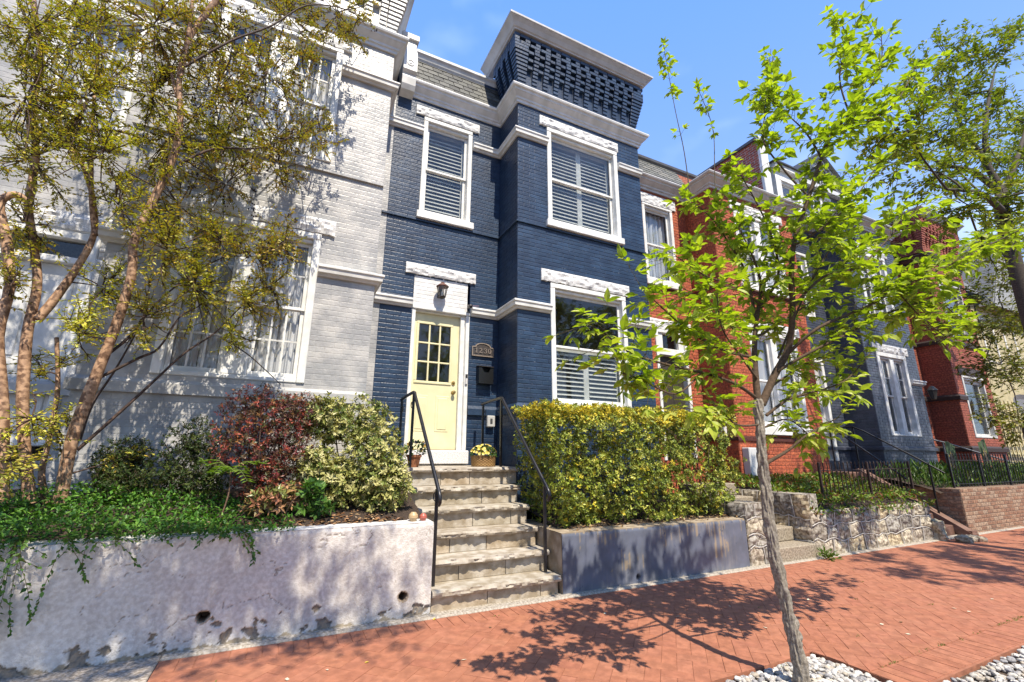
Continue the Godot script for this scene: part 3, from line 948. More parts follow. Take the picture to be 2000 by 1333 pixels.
func red_house() -> void:
	var h := thing("red_row_house", "red brick row house with white window trim and slate mansard beside the navy house", "house", Vector3(8.0, 0, 0))
	var red := Color(0.33, 0.052, 0.024)
	var tones := [Color(0.48, 0.11, 0.045), Color(0.52, 0.12, 0.05), Color(0.55, 0.14, 0.058), Color(0.43, 0.095, 0.04)]
	var list := []
	var back := MB.new()
	var bc := Color(0.46, 0.15, 0.085)
	var xa := 5.68
	var xb := 7.65
	var xc := 10.4
	brick_plane(list, back, Vector3(xa, 0, 0), Vector3.RIGHT, Vector3.BACK, xb - xa, 0.7, 7.2, [Rect2(6.45 - xa, 1.3, 0.86, 2.6), Rect2(6.34 - xa, 4.95, 0.88, 1.8)], 0.006, bc)
	brick_plane(list, back, Vector3(xb, 0, 0), Vector3.BACK, Vector3.LEFT, BAY, 0.6, 7.2, [], 0.006, bc)
	brick_plane(list, back, Vector3(xb, 0, BAY), Vector3.RIGHT, Vector3.BACK, xc - xb, 0.6, 7.2, [Rect2(8.32 - xb, 1.95, 1.55, 2.0), Rect2(8.32 - xb, 4.95, 1.55, 1.75)], 0.006, bc)
	back.quad(Vector3(xc, 0.4, BAY), Vector3(xc, 0.4, -0.5), Vector3(xc, 7.3, -0.5), Vector3(xc, 7.3, BAY), bc)
	var wall := obj("wall", back, M.matt_brick, h)
	lay_bricks(list, wall, tones, M.matt_brick, 300, 1.2)
	house_body(xa, xc, 7.9, bc, h)
	var cor := lifted(CORNICE, -0.32, 1.4)
	molding("cornice", [Vector2(xa + 0.03, 0), Vector2(xb, 0), Vector2(xb, BAY), Vector2(xc, BAY), Vector2(xc, -0.2)], cor, M.trim, Color(0.62, 0.62, 0.62), h)
	molding("brick_course", [Vector2(xa, 0), Vector2(xb, 0), Vector2(xb, BAY), Vector2(xc, BAY)], [Vector2(-0.03, 4.78), Vector2(0.03, 4.78), Vector2(0.03, 4.83), Vector2(-0.03, 4.84)], M.matt_brick, Color(0.12, 0.025, 0.015), h)
	molding("water_table", [Vector2(xa, 0), Vector2(xb, 0), Vector2(xb, BAY), Vector2(xc, BAY)], [Vector2(-0.03, 1.68), Vector2(0.03, 1.68), Vector2(0.03, 1.75), Vector2(-0.03, 1.78)], M.matt_brick, Color(0.10, 0.025, 0.018), h)
	var sl := [Color(0.20, 0.20, 0.19), Color(0.24, 0.235, 0.22), Color(0.17, 0.17, 0.165), Color(0.28, 0.27, 0.25)]
	var roof := mansard(xa + 0.02, xb, 7.4, 0.12, 7.98, -0.18, h, sl, true, 0.11, 0.26)
	molding("roof_crown", [Vector2(xa, -0.2), Vector2(xc - 0.2, -0.2)], [Vector2(-0.1, 7.93), Vector2(0.03, 7.93), Vector2(0.05, 7.98), Vector2(0.09, 8.0), Vector2(0.1, 8.05), Vector2(-0.1, 8.07)], M.trim, Color(0.12, 0.12, 0.13), roof)
	lintel(6.25, 7.32, 6.74, 6.97, 0, h)
	lintel(6.25, 7.45, 3.9, 4.1, 0, h)
	lintel(8.2, 10.0, 3.95, 4.15, BAY, h)
	lintel(8.2, 10.0, 6.7, 6.9, BAY, h)
	window(6.34, 7.22, 4.95, 6.76, 0, h, {"sill": [6.3, 4.82, 7.27], "curtain": true, "curtain_col": Color(0.5, 0.55, 0.6)})
	window(8.32, 9.87, 1.95, 3.96, BAY, h, {"sill": [8.27, 1.8, 9.93], "split": [[9.0, 9.18]], "casing": 0.1, "curtain": true})
	window(8.32, 9.87, 4.95, 6.71, BAY, h, {"sill": [8.27, 4.83, 9.93], "split": [[9.0, 9.18]], "casing": 0.1, "curtain": true})
	var fr := MB.new()
	for e in [[6.45, 6.52], [7.23, 7.31]]: fr.cbox(Vector3(e[0], 1.3, -0.14), Vector3(e[1], 3.9, 0.03), 0.01, WHITE)
	fr.cbox(Vector3(6.52, 3.82, -0.14), Vector3(7.23, 3.9, 0.032), 0.01, WHITE)
	fr.cbox(Vector3(6.52, 3.36, -0.14), Vector3(7.23, 3.5, 0.028), 0.01, WHITE)
	for e in [[6.52, 6.66], [7.09, 7.23]]: fr.cbox(Vector3(e[0], 3.5, -0.12), Vector3(e[1], 3.82, 0.0), 0.01, WHITE)
	var frame := obj("door_frame", fr, M.trim, h)
	var tp := MB.new()
	tp.quad(Vector3(6.66, 3.5, -0.07), Vector3(7.09, 3.5, -0.07), Vector3(7.09, 3.82, -0.07), Vector3(6.66, 3.82, -0.07), Color.WHITE)
	obj("transom_pane", tp, M.dark_glass, frame)
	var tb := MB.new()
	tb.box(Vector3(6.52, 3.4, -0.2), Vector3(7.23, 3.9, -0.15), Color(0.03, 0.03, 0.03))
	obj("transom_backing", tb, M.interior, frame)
	var dr := MB.new()
	var dc := Color(0.05, 0.04, 0.03)
	dr.cbox(Vector3(6.52, 1.3, -0.14), Vector3(7.23, 3.36, -0.09), 0.006, dc)
	for e in [[6.6, 6.84], [6.91, 7.15]]:
		dr.cbox(Vector3(e[0], 1.5, -0.1), Vector3(e[1], 2.1, -0.075), 0.01, dc)
		dr.cbox(Vector3(e[0], 2.25, -0.1), Vector3(e[1], 3.2, -0.075), 0.01, dc)
	obj("door", dr, M.trim, h)

func slate_house() -> void:
	var h := thing("slate_blue_row_house", "dark slate blue brick row house with white pediment gable and shaded facade", "house", Vector3(12.75, 0, 0))
	var tones := tones_of(Color(0.075, 0.086, 0.115), 0.08)
	var list := []
	var back := MB.new()
	var bc := Color(0.068, 0.078, 0.105)
	var xa := 10.41
	var xb := 12.6
	var xc := 15.1
	brick_plane(list, back, Vector3(xa, 0, 0), Vector3.RIGHT, Vector3.BACK, xb - xa, 0.7, 7.4, [Rect2(0.75, 1.3, 0.9, 2.5), Rect2(0.75, 4.9, 0.9, 1.8)], 0.006, bc)
	brick_plane(list, back, Vector3(xb, 0, 0), Vector3.BACK, Vector3.LEFT, BAY, 0.7, 7.7, [], 0.006, bc)
	brick_plane(list, back, Vector3(xb, 0, BAY), Vector3.RIGHT, Vector3.BACK, xc - xb, 0.7, 7.7, [Rect2(13.1 - xb, 1.9, 1.4, 2.1), Rect2(13.1 - xb, 4.9, 1.4, 1.9)], 0.006, bc)
	# third storey set back over the bay
	brick_plane(list, back, Vector3(xb, 0, -1.6), Vector3.BACK, Vector3.LEFT, 1.35, 7.7, 9.3, [], 0.006, bc)
	brick_plane(list, back, Vector3(xb, 0, -0.25), Vector3.RIGHT, Vector3.BACK, xc - xb, 7.7, 9.3, [Rect2(0.75, 7.95, 1.0, 1.2)], 0.006, bc)
	back.quad(Vector3(xc, 0.4, BAY), Vector3(xc, 0.4, -1.6), Vector3(xc, 7.7, -1.6), Vector3(xc, 7.7, BAY), bc)
	back.quad(Vector3(xc, 7.7, -0.25), Vector3(xc, 7.7, -1.6), Vector3(xc, 9.3, -1.6), Vector3(xc, 9.3, -0.25), bc)
	var wall := obj("wall", back, M.paint_brick, h)
	lay_bricks(list, wall, tones, M.paint_brick, 0)
	house_body(xa, xc, 7.7, bc, h)
	molding("cornice", [Vector2(xa, 0), Vector2(xb, 0), Vector2(xb, BAY), Vector2(xc, BAY), Vector2(xc, -0.25)], lifted(CORNICE, 0.12, 1.5), M.trim, Color(0.62, 0.62, 0.63), h)
	molding("string_course", [Vector2(14.5, BAY), Vector2(xc, BAY), Vector2(xc, 0)], lifted(STRING, -0.35), M.trim, Color(0.55, 0.56, 0.58), h)
	molding("water_table", [Vector2(xa, 0), Vector2(xb, 0), Vector2(xb, BAY), Vector2(xc, BAY)], [Vector2(-0.03, 1.56), Vector2(0.06, 1.56), Vector2(0.06, 1.62), Vector2(-0.03, 1.66)], M.paint_brick, bc, h)
	# gable with stepped white rakes
	var gb := MB.new()
	var wc := Color(0.66, 0.67, 0.68)
	var xm := (xb + xc) * 0.5
	var y0 := 9.3
	gb.box(Vector3(xb - 0.12, y0 - 0.06, -1.6), Vector3(xc + 0.12, y0 + 0.08, -0.1), wc)
	gb.tri(Vector3(xb - 0.05, y0 + 0.08, -0.26), Vector3(xc + 0.05, y0 + 0.08, -0.26), Vector3(xm, y0 + 1.02, -0.26), Color(0.05, 0.06, 0.08))
	for k in 3:
		var zf := -0.2 + 0.05 * k
		var th := 0.1
		var a := 0.2 - 0.11 * k
		for s in [-1.0, 1.0]:
			var ex := Vector3(xm + s * ((xc - xb) * 0.5 + 0.14 - a), y0 + 0.08, zf)
			var top := Vector3(xm, y0 + 1.16 - a * 0.9, zf)
			var dn := Vector3(0, -th, 0)
			var p := [ex + dn * 0.4, top + dn, top, ex + Vector3(0, th * 0.6, 0)]
			if s > 0: p.reverse()
			gb.quad(p[0], p[1], p[2], p[3], wc)
			var q := Vector3(0, 0, -0.12)
			gb.quad(p[0], p[0] + q, p[1] + q, p[1], wc)
	var gable := obj("gable", gb, M.trim, h)
	var rf := MB.new()
	for s in [-1.0, 1.0]:
		var e0 := Vector3(xm + s * ((xc - xb) * 0.5 + 0.24), y0 + 0.06, 0.0)
		var t0 := Vector3(xm, y0 + 1.22, 0.0)
		var bk := Vector3(0, 0, -2.4)
		var u := Vector3(0, 0.05, 0)
		if s > 0:
			rf.quad(e0 + u, e0 + bk + u, t0 + bk + u, t0 + u, Color(0.05, 0.05, 0.05))
			rf.quad(e0, e0 + u, t0 + u, t0, Color(0.05, 0.05, 0.05))
			rf.quad(t0, t0 + bk, e0 + bk, e0, Color(0.3, 0.3, 0.3))
		else:
			rf.quad(t0 + u, t0 + bk + u, e0 + bk + u, e0 + u, Color(0.05, 0.05, 0.05))
			rf.quad(t0, t0 + u, e0 + u, e0, Color(0.05, 0.05, 0.05))
			rf.quad(e0, e0 + bk, t0 + bk, t0, Color(0.3, 0.3, 0.3))
	obj("gable_roof", rf, M.slate, gable)
	for k in 7:
		var bar := MB.new()
		var x := xm - 0.36 + 0.12 * k
		var hh := 0.62 - absf(x - xm) * 0.8
		bar.box(Vector3(x - 0.015, y0 + 0.1, -0.25), Vector3(x + 0.015, y0 + 0.1 + hh, -0.225), wc)
		obj("gable_bar", bar, M.trim, gable)
	# mansard with a white dormer over the entrance, and the bare brick party wall beside it
	var sl := [Color(0.2, 0.2, 0.19), Color(0.24, 0.235, 0.22), Color(0.17, 0.17, 0.165)]
	mansard(xa + 0.25, xb, 7.8, 0.1, 9.1, -0.5, h, sl, false, 0.14, 0.25)
	var dm := MB.new()
	dm.box(Vector3(11.1, 7.85, -0.6), Vector3(11.28, 9.0, 0.12), WHITE)
	dm.box(Vector3(12.0, 7.85, -0.6), Vector3(12.18, 9.0, 0.12), WHITE)
	dm.box(Vector3(11.28, 8.75, -0.6), Vector3(12.0, 9.0, 0.12), WHITE)
	dm.box(Vector3(11.0, 9.0, -0.8), Vector3(12.28, 9.12, 0.22), WHITE)
	dm.box(Vector3(10.95, 9.12, -0.8), Vector3(12.33, 9.16, 0.27), Color(0.06, 0.06, 0.065))
	obj("dormer", dm, M.trim, h)
	window(11.28, 12.0, 7.9, 8.75, 0.1, h, {"casing": 0.05})
	var pw := []
	var pb := MB.new()
	var mc := Color(0.6, 0.57, 0.54)
	brick_plane(pw, pb, Vector3(10.22, 0, -3.4), Vector3.BACK, Vector3.LEFT, 3.7, 7.4, 9.45, [], 0.006, mc, 0.12, 0.216, 0.0685, 0.016)
	pb.box(Vector3(10.224, 7.4, -3.4), Vector3(10.4, 9.45, 0.3), mc)
	var party := obj("party_wall", pb, M.mortar, h)
	lay_bricks(pw, party, [Color(0.44, 0.10, 0.05), Color(0.48, 0.11, 0.055), Color(0.41, 0.09, 0.046)], M.matt_brick, 160)
	var cop := MB.new()
	cop.box(Vector3(10.16, 9.45, -3.4), Vector3(10.46, 9.53, 0.3), Color(0.1, 0.1, 0.1))
	cop.cbox(Vector3(10.18, 7.75, 0.3), Vector3(10.46, 9.53, 0.4), 0.02, WHITE)
	obj("rake_board", cop, M.trim, party)
	var w := {"split": [[13.72, 13.9]], "cols": 2, "rows": 2, "low_rows": 1, "casing": 0.12, "room": Color(0.03, 0.03, 0.03), "col": Color(0.7, 0.71, 0.72)}
	window(13.1, 14.5, 1.9, 4.0, BAY, h, w)
	window(13.1, 14.5, 4.9, 6.8, BAY, h, w)
	window(13.35, 14.35, 7.95, 9.15, -0.25, h, {"split": [[13.8, 13.9]], "room": Color(0.03, 0.03, 0.03)})
	lintel(12.95, 14.65, 4.0, 4.2, BAY, h, Color(0.6, 0.61, 0.63))
	lintel(12.95, 14.65, 6.8, 7.0, BAY, h, Color(0.6, 0.61, 0.63))
	window(11.16, 12.06, 4.9, 6.7, 0, h, {"room": Color(0.03, 0.03, 0.03)})
	var dr := MB.new()
	dr.cbox(Vector3(11.16, 1.3, -0.12), Vector3(11.26, 3.8, 0.02), 0.01, WHITE)
	dr.cbox(Vector3(11.96, 1.3, -0.12), Vector3(12.06, 3.8, 0.02), 0.01, WHITE)
	dr.cbox(Vector3(11.26, 3.7, -0.12), Vector3(11.96, 3.8, 0.02), 0.01, WHITE)
	dr.cbox(Vector3(11.26, 1.3, -0.12), Vector3(11.96, 3.7, -0.08), 0.01, Color(0.5, 0.5, 0.5))
	obj("door", dr, M.trim, h)

func brown_house() -> void:
	var h := thing("brownstone_red_row_house", "brownish red brick row house with dark stone courses and stepped brick parapet", "house", Vector3(17.2, 0, 0))
	var tones := [Color(0.38, 0.11, 0.065), Color(0.42, 0.12, 0.072), Color(0.35, 0.10, 0.06)]
	var list := []
	var back := MB.new()
	var bc := Color(0.22, 0.06, 0.04)
	var xa := 15.11
	var xb := 17.1
	var xc := 19.4
	brick_plane(list, back, Vector3(xa, 0, 0), Vector3.RIGHT, Vector3.BACK, xb - xa, 0.7, 7.4, [Rect2(0.6, 1.3, 0.9, 2.5), Rect2(0.6, 4.9, 0.9, 1.8)], 0.006, bc)
	brick_plane(list, back, Vector3(xb, 0, 0), Vector3.BACK, Vector3.LEFT, BAY, 0.7, 7.4, [], 0.006, bc)
	brick_plane(list, back, Vector3(xb, 0, BAY), Vector3.RIGHT, Vector3.BACK, xc - xb, 0.7, 7.4, [Rect2(17.55 - xb, 1.95, 1.4, 1.8), Rect2(17.55 - xb, 4.9, 1.4, 1.8)], 0.006, bc)
	back.quad(Vector3(xc, 0.4, BAY), Vector3(xc, 0.4, -0.5), Vector3(xc, 7.7, -0.5), Vector3(xc, 7.7, BAY), bc)
	var wall := obj("wall", back, M.matt_brick, h)
	lay_bricks(list, wall, tones, M.matt_brick, 0)
	house_body(xa, xc, 7.7, bc, h)
	var dk := Color(0.05, 0.035, 0.03)
	for y in [1.56, 3.0, 4.66]:
		molding("stone_course", [Vector2(xa, 0), Vector2(xb, 0), Vector2(xb, BAY), Vector2(17.55 if y > 2.5 and y < 4 else xc, BAY)], [Vector2(-0.03, y), Vector2(0.05, y), Vector2(0.06, y + 0.1), Vector2(0.03, y + 0.15), Vector2(-0.03, y + 0.16)], M.rough_trim, dk, h)
	lintel(17.4, 19.1, 3.75, 3.98, BAY, h, dk)
	lintel(17.4, 19.1, 6.7, 6.92, BAY, h, dk)
	window(17.55, 18.95, 1.95, 3.75, BAY, h, {"casing": 0.07, "meet": 0.96, "col": Color(0.6, 0.6, 0.58), "room": Color(0.10, 0.12, 0.08)})
	window(17.55, 18.95, 4.9, 6.7, BAY, h, {"casing": 0.07, "col": Color(0.6, 0.6, 0.58)})
	window(15.71, 16.61, 4.9, 6.7, 0, h, {"casing": 0.07})
	molding("cornice", [Vector2(xa, 0), Vector2(xb, 0), Vector2(xb, BAY), Vector2(xc, BAY)], lifted(CORNICE, -0.1, 0.8), M.trim, dk, h)
	parapet(xb, xc, BAY, h, tones, M.matt_brick, 7.6, false)
	mansard(xa, xb, 7.6, 0.1, 8.3, -0.2, h, [Color(0.05, 0.05, 0.05), Color(0.07, 0.07, 0.065)], false, 0.14, 0.25)
	var dr := MB.new()
	dr.cbox(Vector3(15.71, 1.3, -0.12), Vector3(16.61, 3.8, -0.06), 0.01, Color(0.06, 0.04, 0.03))
	obj("door", dr, M.trim, h)

func cream_house() -> void:
	var h := thing("cream_house", "cream sided house with steep pale gable roof and lattice at the end of the row", "house", Vector3(23, 0, 0))
	var mb := MB.new()
	var cream := Color(0.55, 0.47, 0.25)
	mb.box(Vector3(19.9, 0.0, -6.0), Vector3(27.0, 7.0, 0.2), cream)
	var wall := obj("wall", mb, M.trim, h)
	for k in 42:
		var s := MB.new()
		var y := 1.9 + k * 0.12
		s.tbox(Transform3D(Basis(Vector3.RIGHT, 0.08), Vector3(0, y, 0.205)), Vector3(19.89, 0, 0), Vector3(27.01, 0.125, 0.02), cream)
		obj("siding_board", s, M.trim, wall)
	var rf := MB.new()
	var gc := Color(0.5, 0.5, 0.52)
	rf.quad(Vector3(19.6, 6.9, 0.5), Vector3(23.4, 6.9, 0.5), Vector3(23.4, 9.6, -1.4), Vector3(19.6, 9.6, -1.4), Color(0.22, 0.23, 0.25))
	rf.tri(Vector3(21.6, 6.6, 0.62), Vector3(25.6, 6.6, 0.62), Vector3(23.6, 9.4, 0.62), gc)
	rf.quad(Vector3(21.4, 6.6, 0.7), Vector3(21.6, 6.6, 0.7), Vector3(23.6, 9.4, 0.7), Vector3(23.6, 9.7, 0.7), Color(0.75, 0.75, 0.75))
	rf.quad(Vector3(25.6, 6.6, 0.7), Vector3(25.8, 6.6, 0.7), Vector3(23.6, 9.7, 0.7), Vector3(23.6, 9.4, 0.7), Color(0.75, 0.75, 0.75))
	rf.quad(Vector3(23.6, 9.7, 0.75), Vector3(21.4, 6.55, 0.75), Vector3(21.4, 6.55, -4), Vector3(23.6, 9.7, -4), Color(0.2, 0.2, 0.22))
	rf.quad(Vector3(25.8, 6.55, 0.75), Vector3(23.6, 9.7, 0.75), Vector3(23.6, 9.7, -4), Vector3(25.8, 6.55, -4), Color(0.2, 0.2, 0.22))
	obj("roof", rf, M.slate, h)
	window(21.4, 22.4, 4.6, 6.2, 0.24, h, {"col": WHITE})
	window(23.2, 24.2, 4.6, 6.2, 0.24, h, {"col": WHITE})
	for k in 10:
		var a := MB.new()
		a.box(Vector3(20.2 + 0.3 * k, 1.4, 0.5), Vector3(20.26 + 0.3 * k, 3.2, 0.53), Color(0.6, 0.53, 0.3))
		obj("lattice_bar", a, M.trim, h)
		if k < 6:
			var b := MB.new()
			b.box(Vector3(20.2, 1.5 + 0.32 * k, 0.47), Vector3(23.0, 1.56 + 0.32 * k, 0.498), Color(0.6, 0.53, 0.3))
			obj("lattice_bar", b, M.trim, h)

# ---------------------------------------------------------------- pavement, walls, steps
func py(x: float, y: float, h: float) -> Vector3:          # where the pixel's sight line meets the level y = h
	var d := ray(x, y)
	return EYE + d * ((h - EYE.y) / d.y)

func in_view(p: Vector3) -> bool:
	var d := p - EYE
	var w := d.dot(cam_fwd)
	if w < 0.1: return false
	return absf(d.dot(cam_right) / w) < 1000.0 / FOCAL and absf(d.dot(cam_up) / w) < 666.0 / FOCAL

func prism(mb: MB, poly: PackedVector2Array, y0: float, y1: float, e: float, col: Color) -> void:
	# poly of (x, z); made to run so that its top faces up
	if Geometry2D.is_polygon_clockwise(poly): poly.reverse()
	var c := Vector2.ZERO
	for p in poly: c += p / poly.size()
	var top := []
	for p in poly:
		var q := p + (c - p).normalized() * e
		top.append(Vector3(q.x, y1, q.y))
	for i in poly.size():
		var j := (i + 1) % poly.size()
		var a := Vector3(poly[i].x, y1 - e * 0.7, poly[i].y)
		var b := Vector3(poly[j].x, y1 - e * 0.7, poly[j].y)
		mb.quad(b, a, top[i], top[j], col)
		mb.quad(Vector3(b.x, y0, b.z), Vector3(a.x, y0, a.z), a, b, col)
		mb.tri(Vector3(c.x, y1, c.y), top[j], top[i], col)

func pavement() -> void:
	var g := MB.new()
	g.quad(Vector3(-120, -0.3, 150), Vector3(150, -0.3, 150), Vector3(150, -0.3, -120), Vector3(-120, -0.3, -120), Color(0.09, 0.085, 0.06))
	structure("ground", g, M.soil)
	var rd := MB.new()
	rd.box(Vector3(-60, -0.28, 6.75), Vector3(80, -0.13, 14.5), Color(0.055, 0.055, 0.057))
	structure("road", rd, M.asphalt)
	var kb := MB.new()
	kb.cbox(Vector3(-60, -0.29, 6.58), Vector3(80, 0.0, 6.748), 0.02, Color(0.32, 0.31, 0.29))
	structure("kerb", kb, M.concrete)
	var op := MB.new()
	op.box(Vector3(-60, -0.29, 14.502), Vector3(80, 0.0, 22), Color(0.25, 0.12, 0.09))
	structure("far_pavement", op, M.paver)
	# bed of the brick pavement; it is open where the gravel lies
	var bed := MB.new()
	var bc := Color(0.33, 0.135, 0.078)
	bed.box(Vector3(-0.6, -0.29, 2.2), Vector3(40, -0.0045, 4.2), bc)
	bed.box(Vector3(-0.6, -0.29, 4.2), Vector3(2.45, -0.0045, 6.57), bc)
	bed.box(Vector3(3.66, -0.29, 4.2), Vector3(40, -0.0045, 4.82), bc)
	var walk := structure("pavement", bed, M.paver)
	var far := MB.new()
	far.box(Vector3(14.0, -0.02, 2.37), Vector3(40, 0.0, 4.81), Color(0.34, 0.132, 0.074))
	obj("far_brick_field", far, M.paver, walk)
	var pad := MB.new()
	pad.cbox(Vector3(-6, -0.29, 2.2), Vector3(-0.605, 0.002, 6.57), 0.006, Color(0.42, 0.37, 0.31))
	structure("concrete_path", pad, M.concrete)
	var strip := MB.new()
	strip.cbox(Vector3(-0.6, -0.05, 2.2), Vector3(14.0, 0.012, 2.36), 0.012, Color(0.45, 0.41, 0.35))
	structure("concrete_strip", strip, M.concrete)
	var tones := [Color(0.345, 0.134, 0.074), Color(0.352, 0.139, 0.077), Color(0.337, 0.129, 0.071), Color(0.36, 0.146, 0.083), Color(0.345, 0.136, 0.077)]
	var list := []
	var W := 0.1015
	var half := PackedVector2Array([Vector2(-0.58, 2.585), Vector2(14, 2.585), Vector2(14, 4.56), Vector2(3.66, 4.56), Vector2(3.66, 4.2), Vector2(2.45, 4.2), Vector2(2.45, 5.6), Vector2(-0.58, 5.6)])
	for i in range(-20, 140):
		for j in range(-90, 70):
			var k := posmod(i - j, 4)
			if k != 0 and k != 3: continue
			var r := Rect2(i * W, j * W, W * (2 if k == 0 else 1), W * (1 if k == 0 else 2)).grow(-0.0012)
			var poly := PackedVector2Array()
			for q in [r.position, Vector2(r.end.x, r.position.y), r.end, Vector2(r.position.x, r.end.y)]:
				poly.append(q.rotated(PI / 4) + Vector2(1.0, 2.5))
			var mid := (poly[0] + poly[2]) * 0.5
			if mid.x < -0.8 or mid.x > 14.2 or mid.y < 2.4 or mid.y > 5.8: continue
			var cut := Geometry2D.intersect_polygons(poly, half)
			for q in cut:
				if q.size() >= 3: list.append(q)
	var border := func(x0: float, x1: float, z0: float, z1: float, along_x: bool) -> void:
		var a := x0 if along_x else z0
		while a < (x1 if along_x else z1) - 0.03:
			var b := minf(a + 0.1015, x1 if along_x else z1)
			if along_x: list.append(PackedVector2Array([Vector2(a + 0.003, z0), Vector2(b - 0.003, z0), Vector2(b - 0.003, z1), Vector2(a + 0.003, z1)]))
			else: list.append(PackedVector2Array([Vector2(x0, a + 0.003), Vector2(x1, a + 0.003), Vector2(x1, b - 0.003), Vector2(x0, b - 0.003)]))
			a = b
	border.call(-0.58, 14.0, 2.368, 2.58, true)
	border.call(3.66, 14.0, 4.566, 4.8, true)
	var order := []
	for k in list.size():
		var m: Vector2 = list[k][0]
		var p := Vector3(m.x, 0, m.y)
		var far2 := (p - EYE).length()
		order.append([far2 if in_view(p) else far2 + 100.0, k])
	order.sort()
	var rest := MB.new()
	for i in order.size():
		var q: PackedVector2Array = list[order[i][1]]
		var col: Color = tones[rng.randi() % tones.size()]
		var f := rnd(0.97, 1.03)
		col = Color(col.r * f, col.g * f, col.b * f)
		var y := rnd(-0.0012, 0.0014)
		if i < 300:
			var one := MB.new()
			prism(one, q, -0.03, y, 0.0018, col)
			obj("brick", one, M.paver, walk)
		else: prism(rest, q, -0.03, y, 0.0018, col)
	obj("brick_field", rest, M.paver, walk).set_meta("kind", "stuff")

func pebbles() -> void:
	var dirt := MB.new()
	dirt.box(Vector3(2.45, -0.29, 4.2), Vector3(3.66, -0.035, 6.57), Color(0.16, 0.12, 0.09))
	dirt.box(Vector3(3.66, -0.29, 4.82), Vector3(40, -0.035, 6.57), Color(0.16, 0.12, 0.09))
	structure("gravel_bed", dirt, M.soil)
	var mesh := MB.new()
	mesh.rock(Transform3D.IDENTITY, Vector3(1, 0.55, 0.7), 0.85, noise(0.9, 77, 2), 0.25, Color.WHITE, 3)
	var mm := MultiMesh.new()
	mm.transform_format = MultiMesh.TRANSFORM_3D
	mm.use_colors = true
	mm.mesh = mesh.mesh()
	var pos := []
	for k in 2600: pos.append(Vector3(rnd(2.47, 3.64), 0, rnd(4.22, 5.5)))
	for k in 3600: pos.append(Vector3(rnd(3.7, 7.5), 0, rnd(4.84, 6.0)))
	mm.instance_count = pos.size()
	var cols := [Color(0.62, 0.58, 0.51), Color(0.68, 0.66, 0.62), Color(0.5, 0.47, 0.43), Color(0.55, 0.48, 0.38), Color(0.72, 0.7, 0.66), Color(0.36, 0.35, 0.35)]
	for k in pos.size():
		var s := rnd(0.011, 0.022)
		var b := Basis(rvec(), rnd(-0.5, 0.5)) * Basis(Vector3.UP, rnd(0, TAU)) * Basis.from_scale(Vector3(s, s * rnd(0.8, 1.2), s))
		mm.set_instance_transform(k, Transform3D(b, pos[k] + Vector3(0, -0.03 + rnd(0.0, 0.02), 0)))
		mm.set_instance_color(k, pick(cols))
	var o := MultiMeshInstance3D.new()
	o.name = "gravel"
	o.multimesh = mm
	o.material_override = M.pebble
	o.set_meta("kind", "stuff")
	tag(o, "pale river pebbles filling the tree pit beside the brick pavement", "gravel")
	add_child(o)

# rough-edged stone slab: smooth top, broken front edge facing the street
func slab(mb: MB, x0: float, x1: float, y0: float, y1: float, zb: float, zf: float, col: Color, sd: int) -> void:
	var nz := noise(5.0, sd, 4)
	var n2 := noise(16.0, sd + 1, 2)
	var nx := int((x1 - x0) / 0.03)
	var ny := 4
	var g := []
	for j in ny + 1:
		var r := []
		for i in nx + 1:
			var x := lerpf(x0, x1, float(i) / nx)
			var fy := float(j) / ny
			var bulge := sin(fy * PI) * 0.012
			var z := zf + bulge + 0.022 * nz.get_noise_2d(x, fy * 0.25) + 0.014 * n2.get_noise_2d(x, fy * 0.2) - (0.012 if j == 0 else 0.0)
			r.append(Vector3(x, lerpf(y0, y1, fy) + (0.01 * n2.get_noise_2d(x, 9) if j == 0 else 0.0), z))
		g.append(r)
	for j in ny:
		for i in nx: mb.quad(g[j][i], g[j][i + 1], g[j + 1][i + 1], g[j + 1][i], col)
	for i in nx:
		mb.quad(g[ny][i], g[ny][i + 1], Vector3(g[ny][i + 1].x, y1, zb), Vector3(g[ny][i].x, y1, zb), col)
		mb.quad(Vector3(g[0][i].x, y0, zb), Vector3(g[0][i + 1].x, y0, zb), g[0][i + 1], g[0][i], col)
	for j in ny:
		mb.quad(Vector3(x0, g[j][0].y, zb), g[j][0], g[j + 1][0], Vector3(x0, g[j + 1][0].y, zb), col)
		mb.quad(g[j][nx], Vector3(x1, g[j][nx].y, zb), Vector3(x1, g[j + 1][nx].y, zb), g[j + 1][nx], col)

